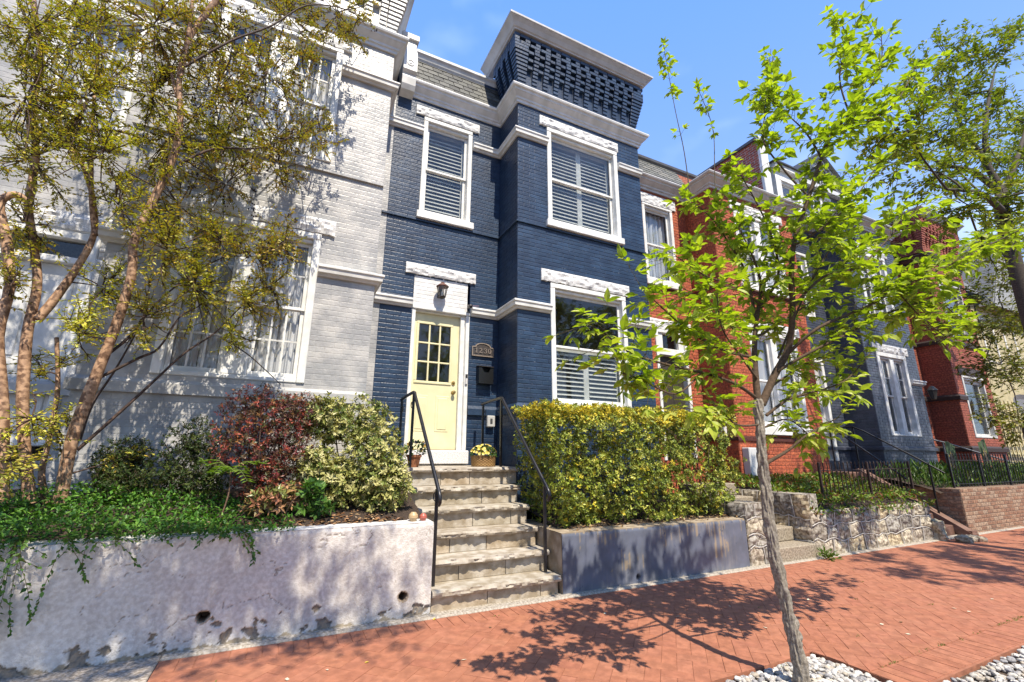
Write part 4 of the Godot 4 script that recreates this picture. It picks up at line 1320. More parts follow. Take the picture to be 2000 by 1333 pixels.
func front_steps() -> void:
	var t := thing("front_steps", "tan sandstone front steps with rough edges leading to the yellow door", "steps", Vector3(2.02, 0, 1.6))
	var tops := [0.19, 0.395, 0.6, 0.815, 1.02, 1.235]
	var zf := [2.27, 2.04, 1.8, 1.55, 1.3, 1.05]
	var stone := [Color(0.414, 0.378, 0.321), Color(0.431, 0.396, 0.343), Color(0.396, 0.356, 0.299), Color(0.422, 0.392, 0.330)]
	var rise := [Color(0.41, 0.37, 0.30), Color(0.43, 0.39, 0.325), Color(0.40, 0.355, 0.29), Color(0.42, 0.39, 0.34), Color(0.44, 0.375, 0.29)]
	for k in 6:
		var x0 := 1.345 if k < 3 else 1.3
		var x1 := 2.7 if k < 5 else 2.83
		if k >= 3 and k < 5: x1 = 2.72
		var zb: float = zf[k + 1] - 0.06 if k < 5 else 0.02
		var mb := MB.new()
		slab(mb, x0, x1, tops[k] - 0.062, tops[k], zb, zf[k], stone[k % 4], 40 + k)
		obj("tread", mb, M.sandstone, t)
		var x := x0 + 0.004
		var y0: float = 0.0 if k == 0 else tops[k - 1]
		while x < x1 - 0.03:
			var w := minf(rnd(0.28, 0.6), x1 - x)
			if x1 - x - w < 0.12: w = x1 - x
			var rb := MB.new()
			rb.cbox(Vector3(x, y0 - (0.02 if k == 0 else 0.0) + 0.001, zb), Vector3(x + w - 0.006, tops[k] - 0.063, zf[k] - 0.045 + rnd(-0.003, 0.003)), 0.004, rise[rng.randi() % rise.size()])
			obj("riser_stone", rb, M.sandstone, t)
			x += w
	var core := MB.new()
	for k in 6: core.box(Vector3(1.36, -0.02, (zf[k + 1] - 0.07) if k < 5 else 0.03), Vector3(2.68, tops[k] - 0.07, zf[k] - 0.065), Color(0.4, 0.36, 0.3))
	obj("core", core, M.mortar, t)

# wall whose street face is a fine relief: x0..x1, 0..top, face at z
func relief_wall(mb: MB, x0: float, x1: float, top: float, z: float, cell: float, f: Callable) -> void:
	var nx := int((x1 - x0) / cell)
	var ny := int(top / cell)
	var k0 := mb.v.size()
	for j in ny + 1:
		for i in nx + 1:
			var x := lerpf(x0, x1, float(i) / nx)
			var y := lerpf(-0.05, top, float(j) / ny)
			var r: Array = f.call(x, y)
			var e := 0.0
			if top - y < 0.03: e = -0.01 * (1 - (top - y) / 0.03)
			mb.v.append(Vector3(x, y, z + r[0] + e)); mb.c.append(r[1]); mb.n.append(Vector3.BACK)
	for j in ny:
		for i in nx:
			var a := k0 + j * (nx + 1) + i
			for q in [a, a + nx + 2, a + 1, a, a + nx + 1, a + nx + 2]: mb.ix.append(q)
	for j in range(1, ny):
		for i in range(1, nx):
			var a := k0 + j * (nx + 1) + i
			var dx := mb.v[a + 1] - mb.v[a - 1]
			var dy := mb.v[a + nx + 1] - mb.v[a - nx - 1]
			mb.n[a] = dx.cross(dy).normalized()

func stucco_wall() -> void:
	var t := thing("stucco_retaining_wall", "white stucco retaining wall with peeling plaster and drain holes below the gray house", "wall", Vector3(-1, 0, 2.2))
	var mb := MB.new()
	var n1 := noise(3.2, 51, 5)
	var n2 := noise(1.1, 52, 5)
	var n3 := noise(9.0, 53, 3)
	var n4 := noise(2.0, 54, 4, FastNoiseLite.TYPE_CELLULAR)
	var n5 := noise(1.8, 55, 4)
	var holes := [px(396, 1206, 2.26), px(787, 1166, 2.26)]
	relief_wall(mb, -3.6, 1.335, 0.775, 2.262, 0.0085, func(x: float, y: float) -> Array:
		var d := 0.004 * n1.get_noise_2d(x, y) + 0.002 * n3.get_noise_2d(x, y)
		var crack: float = n4.get_noise_2d(x * 1.7, y * 3.0)
		d += 0.003 * crack
		var split := absf(n5.get_noise_2d(x, y * 1.5))
		var col := Color(0.68, 0.657, 0.615)
		if split < 0.012 and n2.get_noise_2d(x + 5, y * 1.5) > -0.05:
			d -= 0.006
			col = Color(0.36, 0.33, 0.29)
		var s: float = 0.9 + 0.16 * n2.get_noise_2d(x * 2.0, y * 2.0)
		col = Color(col.r * s, col.g * s, col.b * s)
		# plaster lost along the foot, ragged
		var lost: float = n2.get_noise_2d(x * 3.2 + 3, y * 4.4) + 0.6 * n1.get_noise_2d(x * 1.6, y * 1.6)
		var lim := 0.26 + 1.5 * maxf(y - 0.02, 0.0)
		if lost > lim and y < 0.3:
			d -= 0.016
			col = Color(0.30, 0.25, 0.19) if n3.get_noise_2d(x * 2, y * 2) > -0.1 else Color(0.2, 0.19, 0.17)
		elif y < 0.02 + 0.05 * n1.get_noise_2d(x * 2, 7): col = Color(0.34, 0.29, 0.21)
		elif n2.get_noise_2d(x * 3 + 9, y * 0.8) > 0.3: col = Color(0.55, 0.525, 0.49)
		for h: Vector3 in holes:
			var r := Vector2(x - h.x, y - h.y).length()
			if r < 0.034 + 0.012 * n1.get_noise_2d(x * 6, y * 6):
				d = -0.12
				col = Color(0.10, 0.07, 0.045)
			elif r < 0.05: col = Color(0.33, 0.27, 0.2)
		return [d, col])
	obj("stucco_face", mb, M.stucco, t)
	var bd := MB.new()
	var wc := Color(0.62, 0.61, 0.59)
	bd.quad(Vector3(-3.6, 0.775, 2.253), Vector3(1.335, 0.775, 2.253), Vector3(1.335, 0.78, 2.05), Vector3(-3.6, 0.78, 2.05), wc)
	bd.quad(Vector3(1.335, -0.05, 2.262), Vector3(1.335, -0.05, 1.3), Vector3(1.335, 0.78, 1.3), Vector3(1.335, 0.775, 2.253), wc)
	bd.quad(Vector3(-3.6, -0.05, 2.05), Vector3(-3.6, -0.05, 2.262), Vector3(-3.6, 0.775, 2.253), Vector3(-3.6, 0.78, 2.05), wc)
	bd.quad(Vector3(1.14, 0.779, 2.05), Vector3(1.335, 0.779, 2.05), Vector3(1.335, 0.78, 1.3), Vector3(1.14, 0.78, 1.3), Color(0.5, 0.47, 0.42))
	obj("wall_body", bd, M.stucco, t)

func blue_wall() -> void:
	var t := thing("blue_retaining_wall", "faded blue painted retaining wall below the hedge beside the stone steps", "wall", Vector3(4.1, 0, 2.2))
	var mb := MB.new()
	var n1 := noise(3.0, 61, 4)
	var n2 := noise(1.4, 62, 5)
	var hole := px(1247, 1128, 2.27)
	relief_wall(mb, 2.725, 5.57, 0.59, 2.27, 0.0125, func(x: float, y: float) -> Array:
		var d := 0.0016 * n1.get_noise_2d(x, y)
		var streak: float = n2.get_noise_2d(x * 16.0, y * 0.35) * 0.75
		var patch: float = n2.get_noise_2d(x * 0.8 + 4, y * 1.3)
		var col := Color(0.125, 0.14, 0.185)
		var worn := clampf((streak * 0.9 + patch * 1.2) - 0.05, 0, 1)
		col = col.lerp(Color(0.25, 0.24, 0.24), worn * 0.7)
		if streak + patch * 0.6 > 0.36 and y > 0.16: col = col.lerp(Color(0.36, 0.27, 0.16), 0.6)
		if n1.get_noise_2d(x * 2.2, y * 2.2) > 0.55: col = Color(0.07, 0.085, 0.13)
		if y > 0.58 + 0.01 * n1.get_noise_2d(x * 4, 3): col = Color(0.33, 0.26, 0.17)
		if y < 0.012 + 0.015 * n1.get_noise_2d(x * 3, 1): col = Color(0.3, 0.27, 0.22)
		var r := Vector2(x - hole.x, y - hole.y).length()
		if r < 0.022:
			d = -0.08
			col = Color(0.05, 0.04, 0.03)
		return [d, col])
	obj("painted_face", mb, M.trim, t)
	var bd := MB.new()
	var tan := Color(0.36, 0.30, 0.22)
	bd.quad(Vector3(2.725, 0.59, 2.26), Vector3(5.57, 0.59, 2.26), Vector3(5.57, 0.595, 2.08), Vector3(2.725, 0.595, 2.08), tan)
	bd.quad(Vector3(2.725, 0.593, 2.08), Vector3(2.9, 0.593, 2.08), Vector3(2.9, 0.595, 1.0), Vector3(2.725, 0.595, 1.0), tan)
	bd.quad(Vector3(2.725, -0.05, 1.0), Vector3(2.725, -0.05, 2.27), Vector3(2.725, 0.59, 2.26), Vector3(2.725, 0.595, 1.0), tan)
	bd.quad(Vector3(5.57, -0.05, 2.27), Vector3(5.57, -0.05, 1.0), Vector3(5.57, 0.595, 1.0), Vector3(5.57, 0.59, 2.26), tan)
	obj("wall_body", bd, M.sandstone, t)

# irregular rubble masonry with raised white joints on a plane (o + u * s, y)
func rubble(parent: Node3D, o: Vector3, u: Vector3, n: Vector3, w: float, top: float, rows: Array, sd: int, y0 := -0.04) -> void:
	var nz := noise(6.0, sd, 4)
	var nl := noise(1.6, sd + 9, 3)
	var r2 := RandomNumberGenerator.new()
	r2.seed = sd
	var line := func(s: float, k: int) -> float:
		if k == 0: return y0
		if k == rows.size(): return top
		return lerpf(y0, top, rows[k]) + 0.07 * nl.get_noise_2d(s * 1.4, k * 7.0)
	var seams := []
	var stones := [Color(0.44, 0.39, 0.31), Color(0.54, 0.49, 0.38), Color(0.32, 0.29, 0.245), Color(0.56, 0.47, 0.31), Color(0.42, 0.40, 0.36), Color(0.27, 0.25, 0.22)]
	for k in rows.size():
		var s := 0.0
		var prev_lo := 0.0
		var prev_hi := 0.0
		while s < w - 0.02:
			var e := minf(s + r2.randf_range(0.2, 0.46) * (1.15 if k == 0 else 0.8 if k == rows.size() - 1 else 1.0), w)
			if w - e < 0.14: e = w
			var lo := e if e >= w else e + r2.randf_range(-0.04, 0.04)
			var hi := e if e >= w else e + r2.randf_range(-0.05, 0.05)
			var mb := MB.new()
			var seg := 8
			var col: Color = stones[r2.randi() % stones.size()]
			var g := []
			var push := r2.randf_range(0.015, 0.04)
			for j in seg + 1:
				var row := []
				for i in seg + 1:
					var fi := float(i) / seg
					var fj := float(j) / seg
					var a0 := lerpf(prev_lo, prev_hi, fj)
					var a1 := lerpf(lo, hi, fj)
					var ss := lerpf(a0, a1, fi)
					var y := lerpf(line.call(ss, k), line.call(ss, k + 1), fj)
					var dome := pow(clampf(sin(fi * PI) * sin(fj * PI), 0, 1), 0.32)
					var p := o + u * ss + Vector3(0, y, 0)
					row.append(p + n * (-0.01 + push * dome + dome * 0.05 * nz.get_noise_3dv(p * 1.3)))
				g.append(row)
			for j in seg:
				for i in seg: mb.quad(g[j][i], g[j][i + 1], g[j + 1][i + 1], g[j + 1][i], col)
			obj("stone", mb, M.granite, parent)
			if e < w:
				seams.append([o + u * lo + Vector3(0, line.call(lo, k), 0), o + u * lerpf(lo, hi, 0.5) + Vector3(0, (line.call(lo, k) + line.call(hi, k + 1)) * 0.5, 0), o + u * hi + Vector3(0, line.call(hi, k + 1), 0)])
			prev_lo = lo; prev_hi = hi
			s = e
		if k > 0:
			var pts := []
			var q := 0.0
			while q < w + 0.05:
				var qq := minf(q, w)
				pts.append(o + u * qq + Vector3(0, line.call(qq, k), 0))
				q += 0.08
			seams.append(pts)
	var jm := MB.new()
	for pts in seams:
		var rad := []
		var moved := []
		for p in pts:
			rad.append(r2.randf_range(0.006, 0.011))
			moved.append(p + n * 0.012)
		var k0 := jm.v.size()
		jm.tube(moved, rad, 6, Color(0.6, 0.58, 0.54))
		for q in range(k0, jm.v.size()):     # flattened ribbons of pointing
			var h := (jm.v[q] - o).dot(n) - 0.012
			jm.v[q] -= n * h * 0.55
	obj("mortar_joints", jm, M.mortar, parent)

func stone_walls() -> void:
	var p := thing("stone_gate_pillar", "short rubble stone pillar with white joints at the end of the blue wall", "pillar", Vector3(5.8, 0, 2.1))
	rubble(p, Vector3(5.6, 0, 2.27), Vector3.RIGHT, Vector3.BACK, 0.42, 0.77, [0, 0.3, 0.5, 0.78], 71)
	rubble(p, Vector3(5.6, 0, 1.6), Vector3.BACK, Vector3.LEFT, 0.67, 0.77, [0, 0.3, 0.5, 0.78], 72)
	var c := MB.new()
	c.box(Vector3(5.61, -0.04, 1.2), Vector3(6.01, 0.775, 2.262), Color(0.36, 0.33, 0.28))
	obj("core", c, M.granite, p)
	var t := thing("rubble_stone_wall", "rubble stone retaining wall with raised white mortar joints below the iron fence", "wall", Vector3(8.7, 0, 2.1))
	rubble(t, Vector3(6.97, 0, 2.27), Vector3.RIGHT, Vector3.BACK, 3.42, 0.62, [0, 0.38, 0.7], 73)
	rubble(t, Vector3(6.97, 0, 1.0), Vector3.BACK, Vector3.LEFT, 1.27, 0.84, [0, 0.3, 0.62], 74)
	c = MB.new()
	c.box(Vector3(6.98, -0.04, 0.75), Vector3(10.38, 0.6, 2.262), Color(0.36, 0.33, 0.28))
	c.box(Vector3(6.98, 0.6, 0.75), Vector3(7.3, 0.845, 2.2), Color(0.4, 0.37, 0.32))
	obj("core", c, M.granite, t)
	var boulder := MB.new()
	boulder.rock(Transform3D(Basis(Vector3.UP, 0.3), Vector3(10.46, 0.13, 2.26)), Vector3(0.15, 0.17, 0.12), 0.45, noise(5, 75, 4), 0.13, Color(0.5, 0.45, 0.33), 9)
	tag(obj("boulder", boulder, M.granite), "tan boulder at the corner of the rubble stone wall", "stone")
	for k in 2:
		var rk := MB.new()
		rk.rock(Transform3D(Basis(Vector3.UP, k), Vector3(10.62 + 0.28 * k, 0.04, 2.62 + 0.02 * k)), Vector3(0.16, 0.05, 0.1) * (1.0 - 0.2 * k), 0.5, noise(5, 76 + k, 3), 0.05, Color(0.42, 0.37, 0.28), 5)
		tag(obj("flat_rock", rk, M.granite), "flat broken rock lying on the brick pavement by the boulder", "stone", "flat rocks at the wall corner")
	# concrete steps of the red house
	var s := thing("concrete_steps", "plain concrete steps between stone pillar and rubble wall", "steps", Vector3(6.5, 0, 1.8))
	for k in 5:
		var b := MB.new()
		b.cbox(Vector3(6.02, -0.04 if k == 0 else 0.19 * k, 0.72), Vector3(6.96, 0.19 * (k + 1) - 0.002, 2.3 - 0.3 * k), 0.012, Color(0.36, 0.31, 0.24))
		obj("step", b, M.concrete, s)

func brick_terrace() -> void:
	var t := thing("brick_retaining_wall", "tan red brick retaining wall below black iron fence of slate blue house", "wall", Vector3(14, 0, 2.1))
	var list := []
	var back := MB.new()
	brick_plane(list, back, Vector3(11.7, 0, 2.27), Vector3.RIGHT, Vector3.BACK, 9.0, -0.03, 0.81, [], 0.006, Color(0.3, 0.22, 0.16), 0.1, 0.21, 0.07, 0.012)
	brick_plane(list, back, Vector3(11.7, 0, 0.8), Vector3.BACK, Vector3.LEFT, 1.47, -0.03, 0.81, [], 0.006, Color(0.3, 0.22, 0.16), 0.1, 0.21, 0.07, 0.012)
	back.quad(Vector3(11.7, 0.81, 2.27), Vector3(20.7, 0.81, 2.27), Vector3(20.7, 0.81, 2.0), Vector3(11.7, 0.81, 2.0), Color(0.3, 0.2, 0.14))
	var w := obj("wall", back, M.mortar, t)
	lay_bricks(list, w, [Color(0.34, 0.19, 0.11), Color(0.39, 0.25, 0.155), Color(0.3, 0.165, 0.1), Color(0.42, 0.3, 0.2)], M.matt_brick, 300)
	# brown steps with a sloped stone coping
	var s := thing("brown_stone_steps", "brown stone steps with sloping coping between rubble wall and brick wall", "steps", Vector3(11, 0, 1.6))
	for k in 6:
		var b := MB.new()
		b.cbox(Vector3(10.42, -0.04 if k == 0 else 0.18 * k, 0.2), Vector3(11.32, 0.18 * (k + 1) - 0.002, 2.2 - 0.27 * k), 0.014, Color(0.16, 0.085, 0.06))
		obj("step", b, M.sandstone, s)
	var c := MB.new()
	var cc := Color(0.19, 0.11, 0.085)
	var a0 := Vector3(11.33, 0.05, 2.45); var a1 := Vector3(11.33, 1.15, 0.75)
	var ww := Vector3(0.22, 0, 0)
	var dn := Vector3(0, -0.16, 0)
	c.quad(a0, a0 + ww, a1 + ww, a1, cc)
	c.quad(a0 + dn, a0, a1, a1 + dn, cc)
	c.quad(a0 + ww, a0 + ww + dn, a1 + ww + dn, a1 + ww, cc)
	c.quad(a0 + dn, a0 + ww + dn, a0 + ww, a0, cc)
	c.box(Vector3(11.34, -0.04, 0.75), Vector3(11.54, 0.1, 2.44), cc)
	c.box(Vector3(11.34, 0.1, 0.75), Vector3(11.54, 0.5, 1.6), cc)
	obj("coping", c, M.sandstone, s)

func planting_beds() -> void:
	var nz := noise(2.0, 81, 4)
	for b in [[-3.6, 1.3, 0.0, 2.08, 0.76, 1.02], [2.85, 5.6, 0.0, 2.1, 0.57, 0.72], [7.2, 10.38, 0.0, 2.22, 0.6, 0.85], [11.56, 20.6, 0.0, 2.02, 0.75, 0.95]]:
		var mb := MB.new()
		var nx := int((b[1] - b[0]) / 0.1)
		var nzn := 20
		var g := []
		for j in nzn + 1:
			var r := []
			for i in nx + 1:
				var x := lerpf(b[0], b[1], float(i) / nx)
				var z := lerpf(b[3], b[2], float(j) / nzn)
				r.append(Vector3(x, lerpf(b[4], b[5], clampf(j / 8.0, 0, 1)) + 0.02 * nz.get_noise_2d(x * 2, z * 2) - (0.03 if j == 0 else 0.0), z))
			g.append(r)
		for j in nzn:
			for i in nx: mb.quad(g[j][i], g[j][i + 1], g[j + 1][i + 1], g[j + 1][i], Color(0.075, 0.052, 0.036))
		structure("planting_bed", mb, M.soil)

# ---------------------------------------------------------------- fittings by the door
func bar(mb: MB, a: Vector3, b: Vector3, w: float, d: float, col: Color, e := 0.003) -> void:     # straight bar of w x d section from a to b
	var y := (b - a).normalized()
	var x := y.cross(Vector3.BACK if absf(y.z) < 0.9 else Vector3.UP).normalized()
	var z := x.cross(y)
	mb.cbox(Vector3(-w * 0.5, 0, -d * 0.5), Vector3(w * 0.5, (b - a).length(), d * 0.5), e, col, Transform3D(Basis(x, y, z), a))

func handrail(x: float, label: String) -> void:
	var t := thing("handrail", label, "handrail", Vector3(x, 0.19, 2.1), "iron handrails of the front steps")
	var black := Color(0.022, 0.022, 0.024)
	var r := MB.new()
	var pts := [Vector3(x, 2.13, 0.25), Vector3(x, 2.15, 0.6), Vector3(x, 2.155, 0.93), Vector3(x, 2.14, 0.985), Vector3(x, 2.09, 1.03), Vector3(x, 1.55, 1.61), Vector3(x, 1.03, 2.17), Vector3(x, 0.985, 2.205), Vector3(x, 0.94, 2.2), Vector3(x, 0.915, 2.17)]
	var rad := []
	for p in pts: rad.append(0.021)
	r.tube(pts, rad, 8, black)
	obj("rail", r, M.iron, t)
	for e in [[0.185, 1.06, 2.1], [1.235, 2.13, 0.95], [1.235, 2.11, 0.3]]:
		var p := MB.new()
		bar(p, Vector3(x, e[0], e[2]), Vector3(x, e[1], e[2]), 0.03, 0.03, black)
		obj("post", p, M.iron, t)
	for e in [[1.04, 2.06, -1.0], [2.06, 0.9, -1.0], [2.05, 0.34, 1.0]]:
		var s := MB.new()
		var q := []
		var rr := []
		for k in 15:
			var a := -0.6 + k * 0.42
			var ra := 0.012 + 0.0028 * k
			q.append(Vector3(x, e[0] - 0.05 + ra * sin(a), e[1] + e[2] * (0.03 - ra * cos(a))))
			rr.append(0.0055)
		s.tube(q, rr, 5, black)
		obj("scroll", s, M.iron, t)

func door_fittings() -> void:
	# lantern on the white panel over the door
	var c := Vector3(1.955, 3.78, 0.13)
	var t := thing("wall_lantern", "dark bronze wall lantern with coppery top over the yellow door", "lamp", Vector3(1.955, 3.78, 0.0))
	var dk := Color(0.05, 0.035, 0.025)
	var cage := MB.new()
	for k in 6:
		var a := TAU * k / 6
		var d := Vector3(sin(a), 0, cos(a))
		bar(cage, c + d * 0.052, c + d * 0.083 + Vector3(0, 0.17, 0), 0.011, 0.011, dk)
	cage.lathe(Transform3D(Basis(), c), [Vector2(0, -0.03), Vector2(0.025, -0.025), Vector2(0.05, -0.012), Vector2(0.058, 0), Vector2(0.055, 0.01), Vector2(0, 0.01)], 6, dk)
	cage.box(Vector3(c.x - 0.04, c.y + 0.02, 0.004), Vector3(c.x + 0.04, c.y + 0.22, 0.022), dk)
	cage.tube([Vector3(c.x, c.y + 0.17, 0.02), Vector3(c.x, c.y + 0.215, 0.05), Vector3(c.x, c.y + 0.225, 0.1), c + Vector3(0, 0.2, 0)], [0.011, 0.011, 0.011, 0.011], 8, dk)
	obj("cage", cage, M.iron, t)
	var cap := MB.new()
	cap.lathe(Transform3D(Basis(), c + Vector3(0, 0.168, 0)), [Vector2(0.0, -0.001), Vector2(0.098, 0), Vector2(0.1, 0.008), Vector2(0.075, 0.028), Vector2(0.045, 0.05), Vector2(0.032, 0.058), Vector2(0.034, 0.066), Vector2(0.02, 0.08), Vector2(0.0, 0.084)], 18, Color(0.22, 0.09, 0.06))
	obj("cap", cap, M.iron, t)
	for k in 6:
		var a := TAU * k / 6
		var b := TAU * (k + 1) / 6
		var g := MB.new()
		g.quad(c + Vector3(sin(a), 0, cos(a)) * 0.052, c + Vector3(sin(b), 0, cos(b)) * 0.052, c + Vector3(sin(b), 0, cos(b)) * 0.083 + Vector3(0, 0.17, 0), c + Vector3(sin(a), 0, cos(a)) * 0.083 + Vector3(0, 0.17, 0), Color.WHITE)
		obj("pane", g, M.glass, t)
	var cn := MB.new()
	cn.lathe(Transform3D(Basis(), c + Vector3(0, 0.01, 0)), [Vector2(0.014, 0), Vector2(0.014, 0.08), Vector2(0, 0.085)], 10, Color(0.7, 0.68, 0.6))
	obj("candle_sleeve", cn, M.plastic, t)

	# number plaque with an arched top
	t = thing("house_number_plaque", "arched dark metal house number plaque with pale rim reading 1230", "sign", Vector3(2.7, 2.92, 0))
	var outline := func(g: float) -> Array:
		var r := [Vector2(-0.19 + g, 0.0 + g), Vector2(0.19 - g, 0.0 + g), Vector2(0.19 - g, 0.155 - g), Vector2(0.155 - g, 0.16 - g)]
		for k in 11:
			var a := PI * k / 10
			r.append(Vector2(cos(a) * (0.135 - g), 0.16 - g + sin(a) * 0.062))
		r.append(Vector2(-0.155 + g, 0.16 - g)); r.append(Vector2(-0.19 + g, 0.155 - g))
		return r
	var plate := MB.new()
	var rim := MB.new()
	var oo: Array = outline.call(0.0)
	var ii: Array = outline.call(0.014)
	var base := Vector3(2.71, 2.925, 0.0)
	var at := func(q: Vector2, z: float) -> Vector3: return base + Vector3(q.x, q.y, z)
	for k in oo.size():
		var j := (k + 1) % oo.size()
		plate.tri(at.call(Vector2(0, 0.1), 0.024), at.call(oo[k], 0.024), at.call(oo[j], 0.024), Color(0.10, 0.085, 0.075))
		plate.quad(at.call(oo[k], 0.005), at.call(oo[j], 0.005), at.call(oo[j], 0.024), at.call(oo[k], 0.024), Color(0.2, 0.15, 0.11))
		rim.quad(at.call(oo[k], 0.02), at.call(oo[j], 0.02), at.call(oo[j], 0.034), at.call(oo[k], 0.034), Color(0.42, 0.34, 0.27))
		rim.quad(at.call(oo[k], 0.034), at.call(oo[j], 0.034), at.call(ii[j], 0.034), at.call(ii[k], 0.034), Color(0.42, 0.34, 0.27))
		rim.quad(at.call(ii[k], 0.034), at.call(ii[j], 0.034), at.call(ii[j], 0.024), at.call(ii[k], 0.024), Color(0.42, 0.34, 0.27))
	obj("plate", plate, M.iron, t)
	obj("rim", rim, M.iron, t)
	var font := SystemFont.new()
	font.font_names = PackedStringArray(["Droid Serif"])
	var digits := "1230"
	for k in 4:
		var tm := TextMesh.new()
		tm.text = digits[k]
		tm.font = font
		tm.font_size = 64
		tm.pixel_size = 0.0017
		tm.depth = 0.014
		var o := MeshInstance3D.new()
		o.name = "digit"
		o.mesh = tm
		var dm := StandardMaterial3D.new()
		dm.albedo_color = L(0.24, 0.2, 0.17)
		dm.roughness = 0.4
		o.material_override = dm
		o.position = base + Vector3(-0.114 + 0.076 * k, 0.092, 0.029) - t.position
		t.add_child(o, true)

	# black mailbox with a notched front
	t = thing("mailbox", "black metal wall mailbox with notched front beneath the number plaque", "mailbox", Vector3(2.74, 2.47, 0))
	var mb := MB.new()
	var bk := Color(0.012, 0.012, 0.013)
	mb.cbox(Vector3(2.615, 2.475, 0.008), Vector3(2.86, 2.74, 0.022), 0.004, bk)
	mb.cbox(Vector3(2.615, 2.475, 0.022), Vector3(2.63, 2.74, 0.115), 0.003, bk)
	mb.cbox(Vector3(2.845, 2.475, 0.022), Vector3(2.86, 2.74, 0.115), 0.003, bk)
	mb.cbox(Vector3(2.63, 2.475, 0.022), Vector3(2.845, 2.487, 0.115), 0.003, bk)
	# front plate with the V notch
	var fr := [Vector2(2.615, 2.475), Vector2(2.86, 2.475), Vector2(2.86, 2.735), Vector2(2.815, 2.73), Vector2(2.775, 2.655), Vector2(2.7, 2.655), Vector2(2.66, 2.73), Vector2(2.615, 2.735)]
	var tris := Geometry2D.triangulate_polygon(PackedVector2Array(fr))
	for k in range(0, tris.size(), 3):
		var p := []
		for q in 3: p.append(Vector3(fr[tris[k + q]].x, fr[tris[k + q]].y, 0.118))
		if (p[1] - p[0]).cross(p[2] - p[0]).z > 0: mb.tri(p[0], p[1], p[2], bk)
		else: mb.tri(p[0], p[2], p[1], bk)
	obj("box", mb, M.iron, t)
	var lid := MB.new()
	lid.cbox(Vector3(-0.13, -0.006, 0), Vector3(0.13, 0.006, 0.13), 0.004, Color(0.05, 0.04, 0.035), Transform3D(Basis(Vector3.RIGHT, 0.16), Vector3(2.7375, 2.765, 0.004)))
	obj("lid", lid, M.iron, t)

	t = thing("doorbell", "slim pale video doorbell on the white door frame", "doorbell", Vector3(2.437, 2.46, 0.02))
	var db := MB.new()
	db.cbox(Vector3(2.418, 2.45, 0.021), Vector3(2.456, 2.62, 0.045), 0.008, Color(0.55, 0.55, 0.55))
	obj("housing", db, M.plastic, t)
	var le := MB.new()
	le.cbox(Vector3(2.422, 2.55, 0.044), Vector3(2.452, 2.612, 0.048), 0.003, Color(0.01, 0.01, 0.01))
	obj("camera_face", le, M.plastic, t)

	t = thing("security_camera", "small dark bullet security camera at the corner above the door", "camera", Vector3(2.44, 3.67, 0.03))
	var cm := MB.new()
	cm.tube([Vector3(2.46, 3.74, 0.02), Vector3(2.45, 3.735, 0.08), Vector3(2.43, 3.72, 0.1)], [0.012, 0.012, 0.012], 8, Color(0.5, 0.5, 0.5))
	cm.tube([Vector3(2.43, 3.715, 0.06), Vector3(2.43, 3.7, 0.16)], [0.03, 0.03], 12, Color(0.05, 0.04, 0.045))
	cm.tube([Vector3(2.47, 3.735, 0.06), Vector3(2.52, 3.74, 0.07), Vector3(2.58, 3.75, 0.06), Vector3(2.62, 3.77, 0.02)], [0.005, 0.005, 0.005, 0.005], 6, Color(0.25, 0.15, 0.2))
	obj("body", cm, M.plastic, t)

	t = thing("outlet_box", "pale weatherproof outlet box on the navy wall behind the handrail", "outlet box", Vector3(2.87, 1.8, 0))
	var ob := MB.new()
	ob.cbox(Vector3(2.79, 1.81, 0.007), Vector3(2.92, 1.985, 0.08), 0.01, Color(0.45, 0.45, 0.43))
	obj("box", ob, M.plastic, t)
	var of := MB.new()
	of.cbox(Vector3(2.835, 1.86, 0.078), Vector3(2.875, 1.94, 0.086), 0.004, Color(0.06, 0.06, 0.06))
	obj("socket_cover", of, M.plastic, t)

	# basket of yellow flowers and a small clay pot on the landing
	var b0 := py(950, 912, 1.236) + Vector3(-0.02, 0, -0.06)
	t = thing("flower_basket", "wicker basket of yellow flowers on the top step", "flower basket", b0)
	var wb := MB.new()
	for k in 9:
		var y := 0.008 + k * 0.016
		var q := []
		var rr := []
		for s in 41:
			var a := TAU * s / 40
			var r := 0.155 + 0.012 * (k / 8.0) + 0.006 * (1 if (s + k) % 2 else -1)
			q.append(b0 + Vector3(sin(a) * r, y, cos(a) * r * 0.72))
			rr.append(0.0095)
		wb.tube(q, rr, 5, Color(0.52, 0.33, 0.13).lerp(Color(0.38, 0.23, 0.09), rng.randf()))
	wb.lathe(Transform3D(Basis.from_scale(Vector3(1, 1, 0.72)), b0), [Vector2(0, 0.005), Vector2(0.15, 0.005), Vector2(0.155, 0.12), Vector2(0, 0.12)], 20, Color(0.12, 0.08, 0.04))
	obj("basket", wb, M.basket, t)
	var fl := MB.new()
	var lv := MB.new()
	for k in 260:
		var d := rvec()
		d.y = absf(d.y)
		var p := b0 + Vector3(d.x * 0.17, 0.13 + d.y * 0.13, d.z * 0.13)
		lv.leaf(p, (d + rvec() * 0.7).normalized(), rvec(), rnd(0.025, 0.045), rnd(0.015, 0.022), pick([Color(0.05, 0.11, 0.025), Color(0.08, 0.15, 0.03)]))
	for k in 75:
		var d := rvec()
		d.y = absf(d.y) + 0.15
		d = d.normalized()
		var p := b0 + Vector3(d.x * 0.19, 0.14 + d.y * 0.15, d.z * 0.15)
		var side := d.cross(Vector3.UP).normalized()
		var up := side.cross(d)
		for s in 9:
			var a := TAU * s / 9
			fl.leaf(p, (side * cos(a) + up * sin(a) + d * 0.25).normalized(), d, 0.026, 0.014, pick([Color(0.72, 0.55, 0.06), Color(0.78, 0.66, 0.16), Color(0.8, 0.72, 0.3)]), 0.1, -0.1)
	obj("foliage", lv, M.leaf, t)
	obj("flowers", fl, M.petal, t)

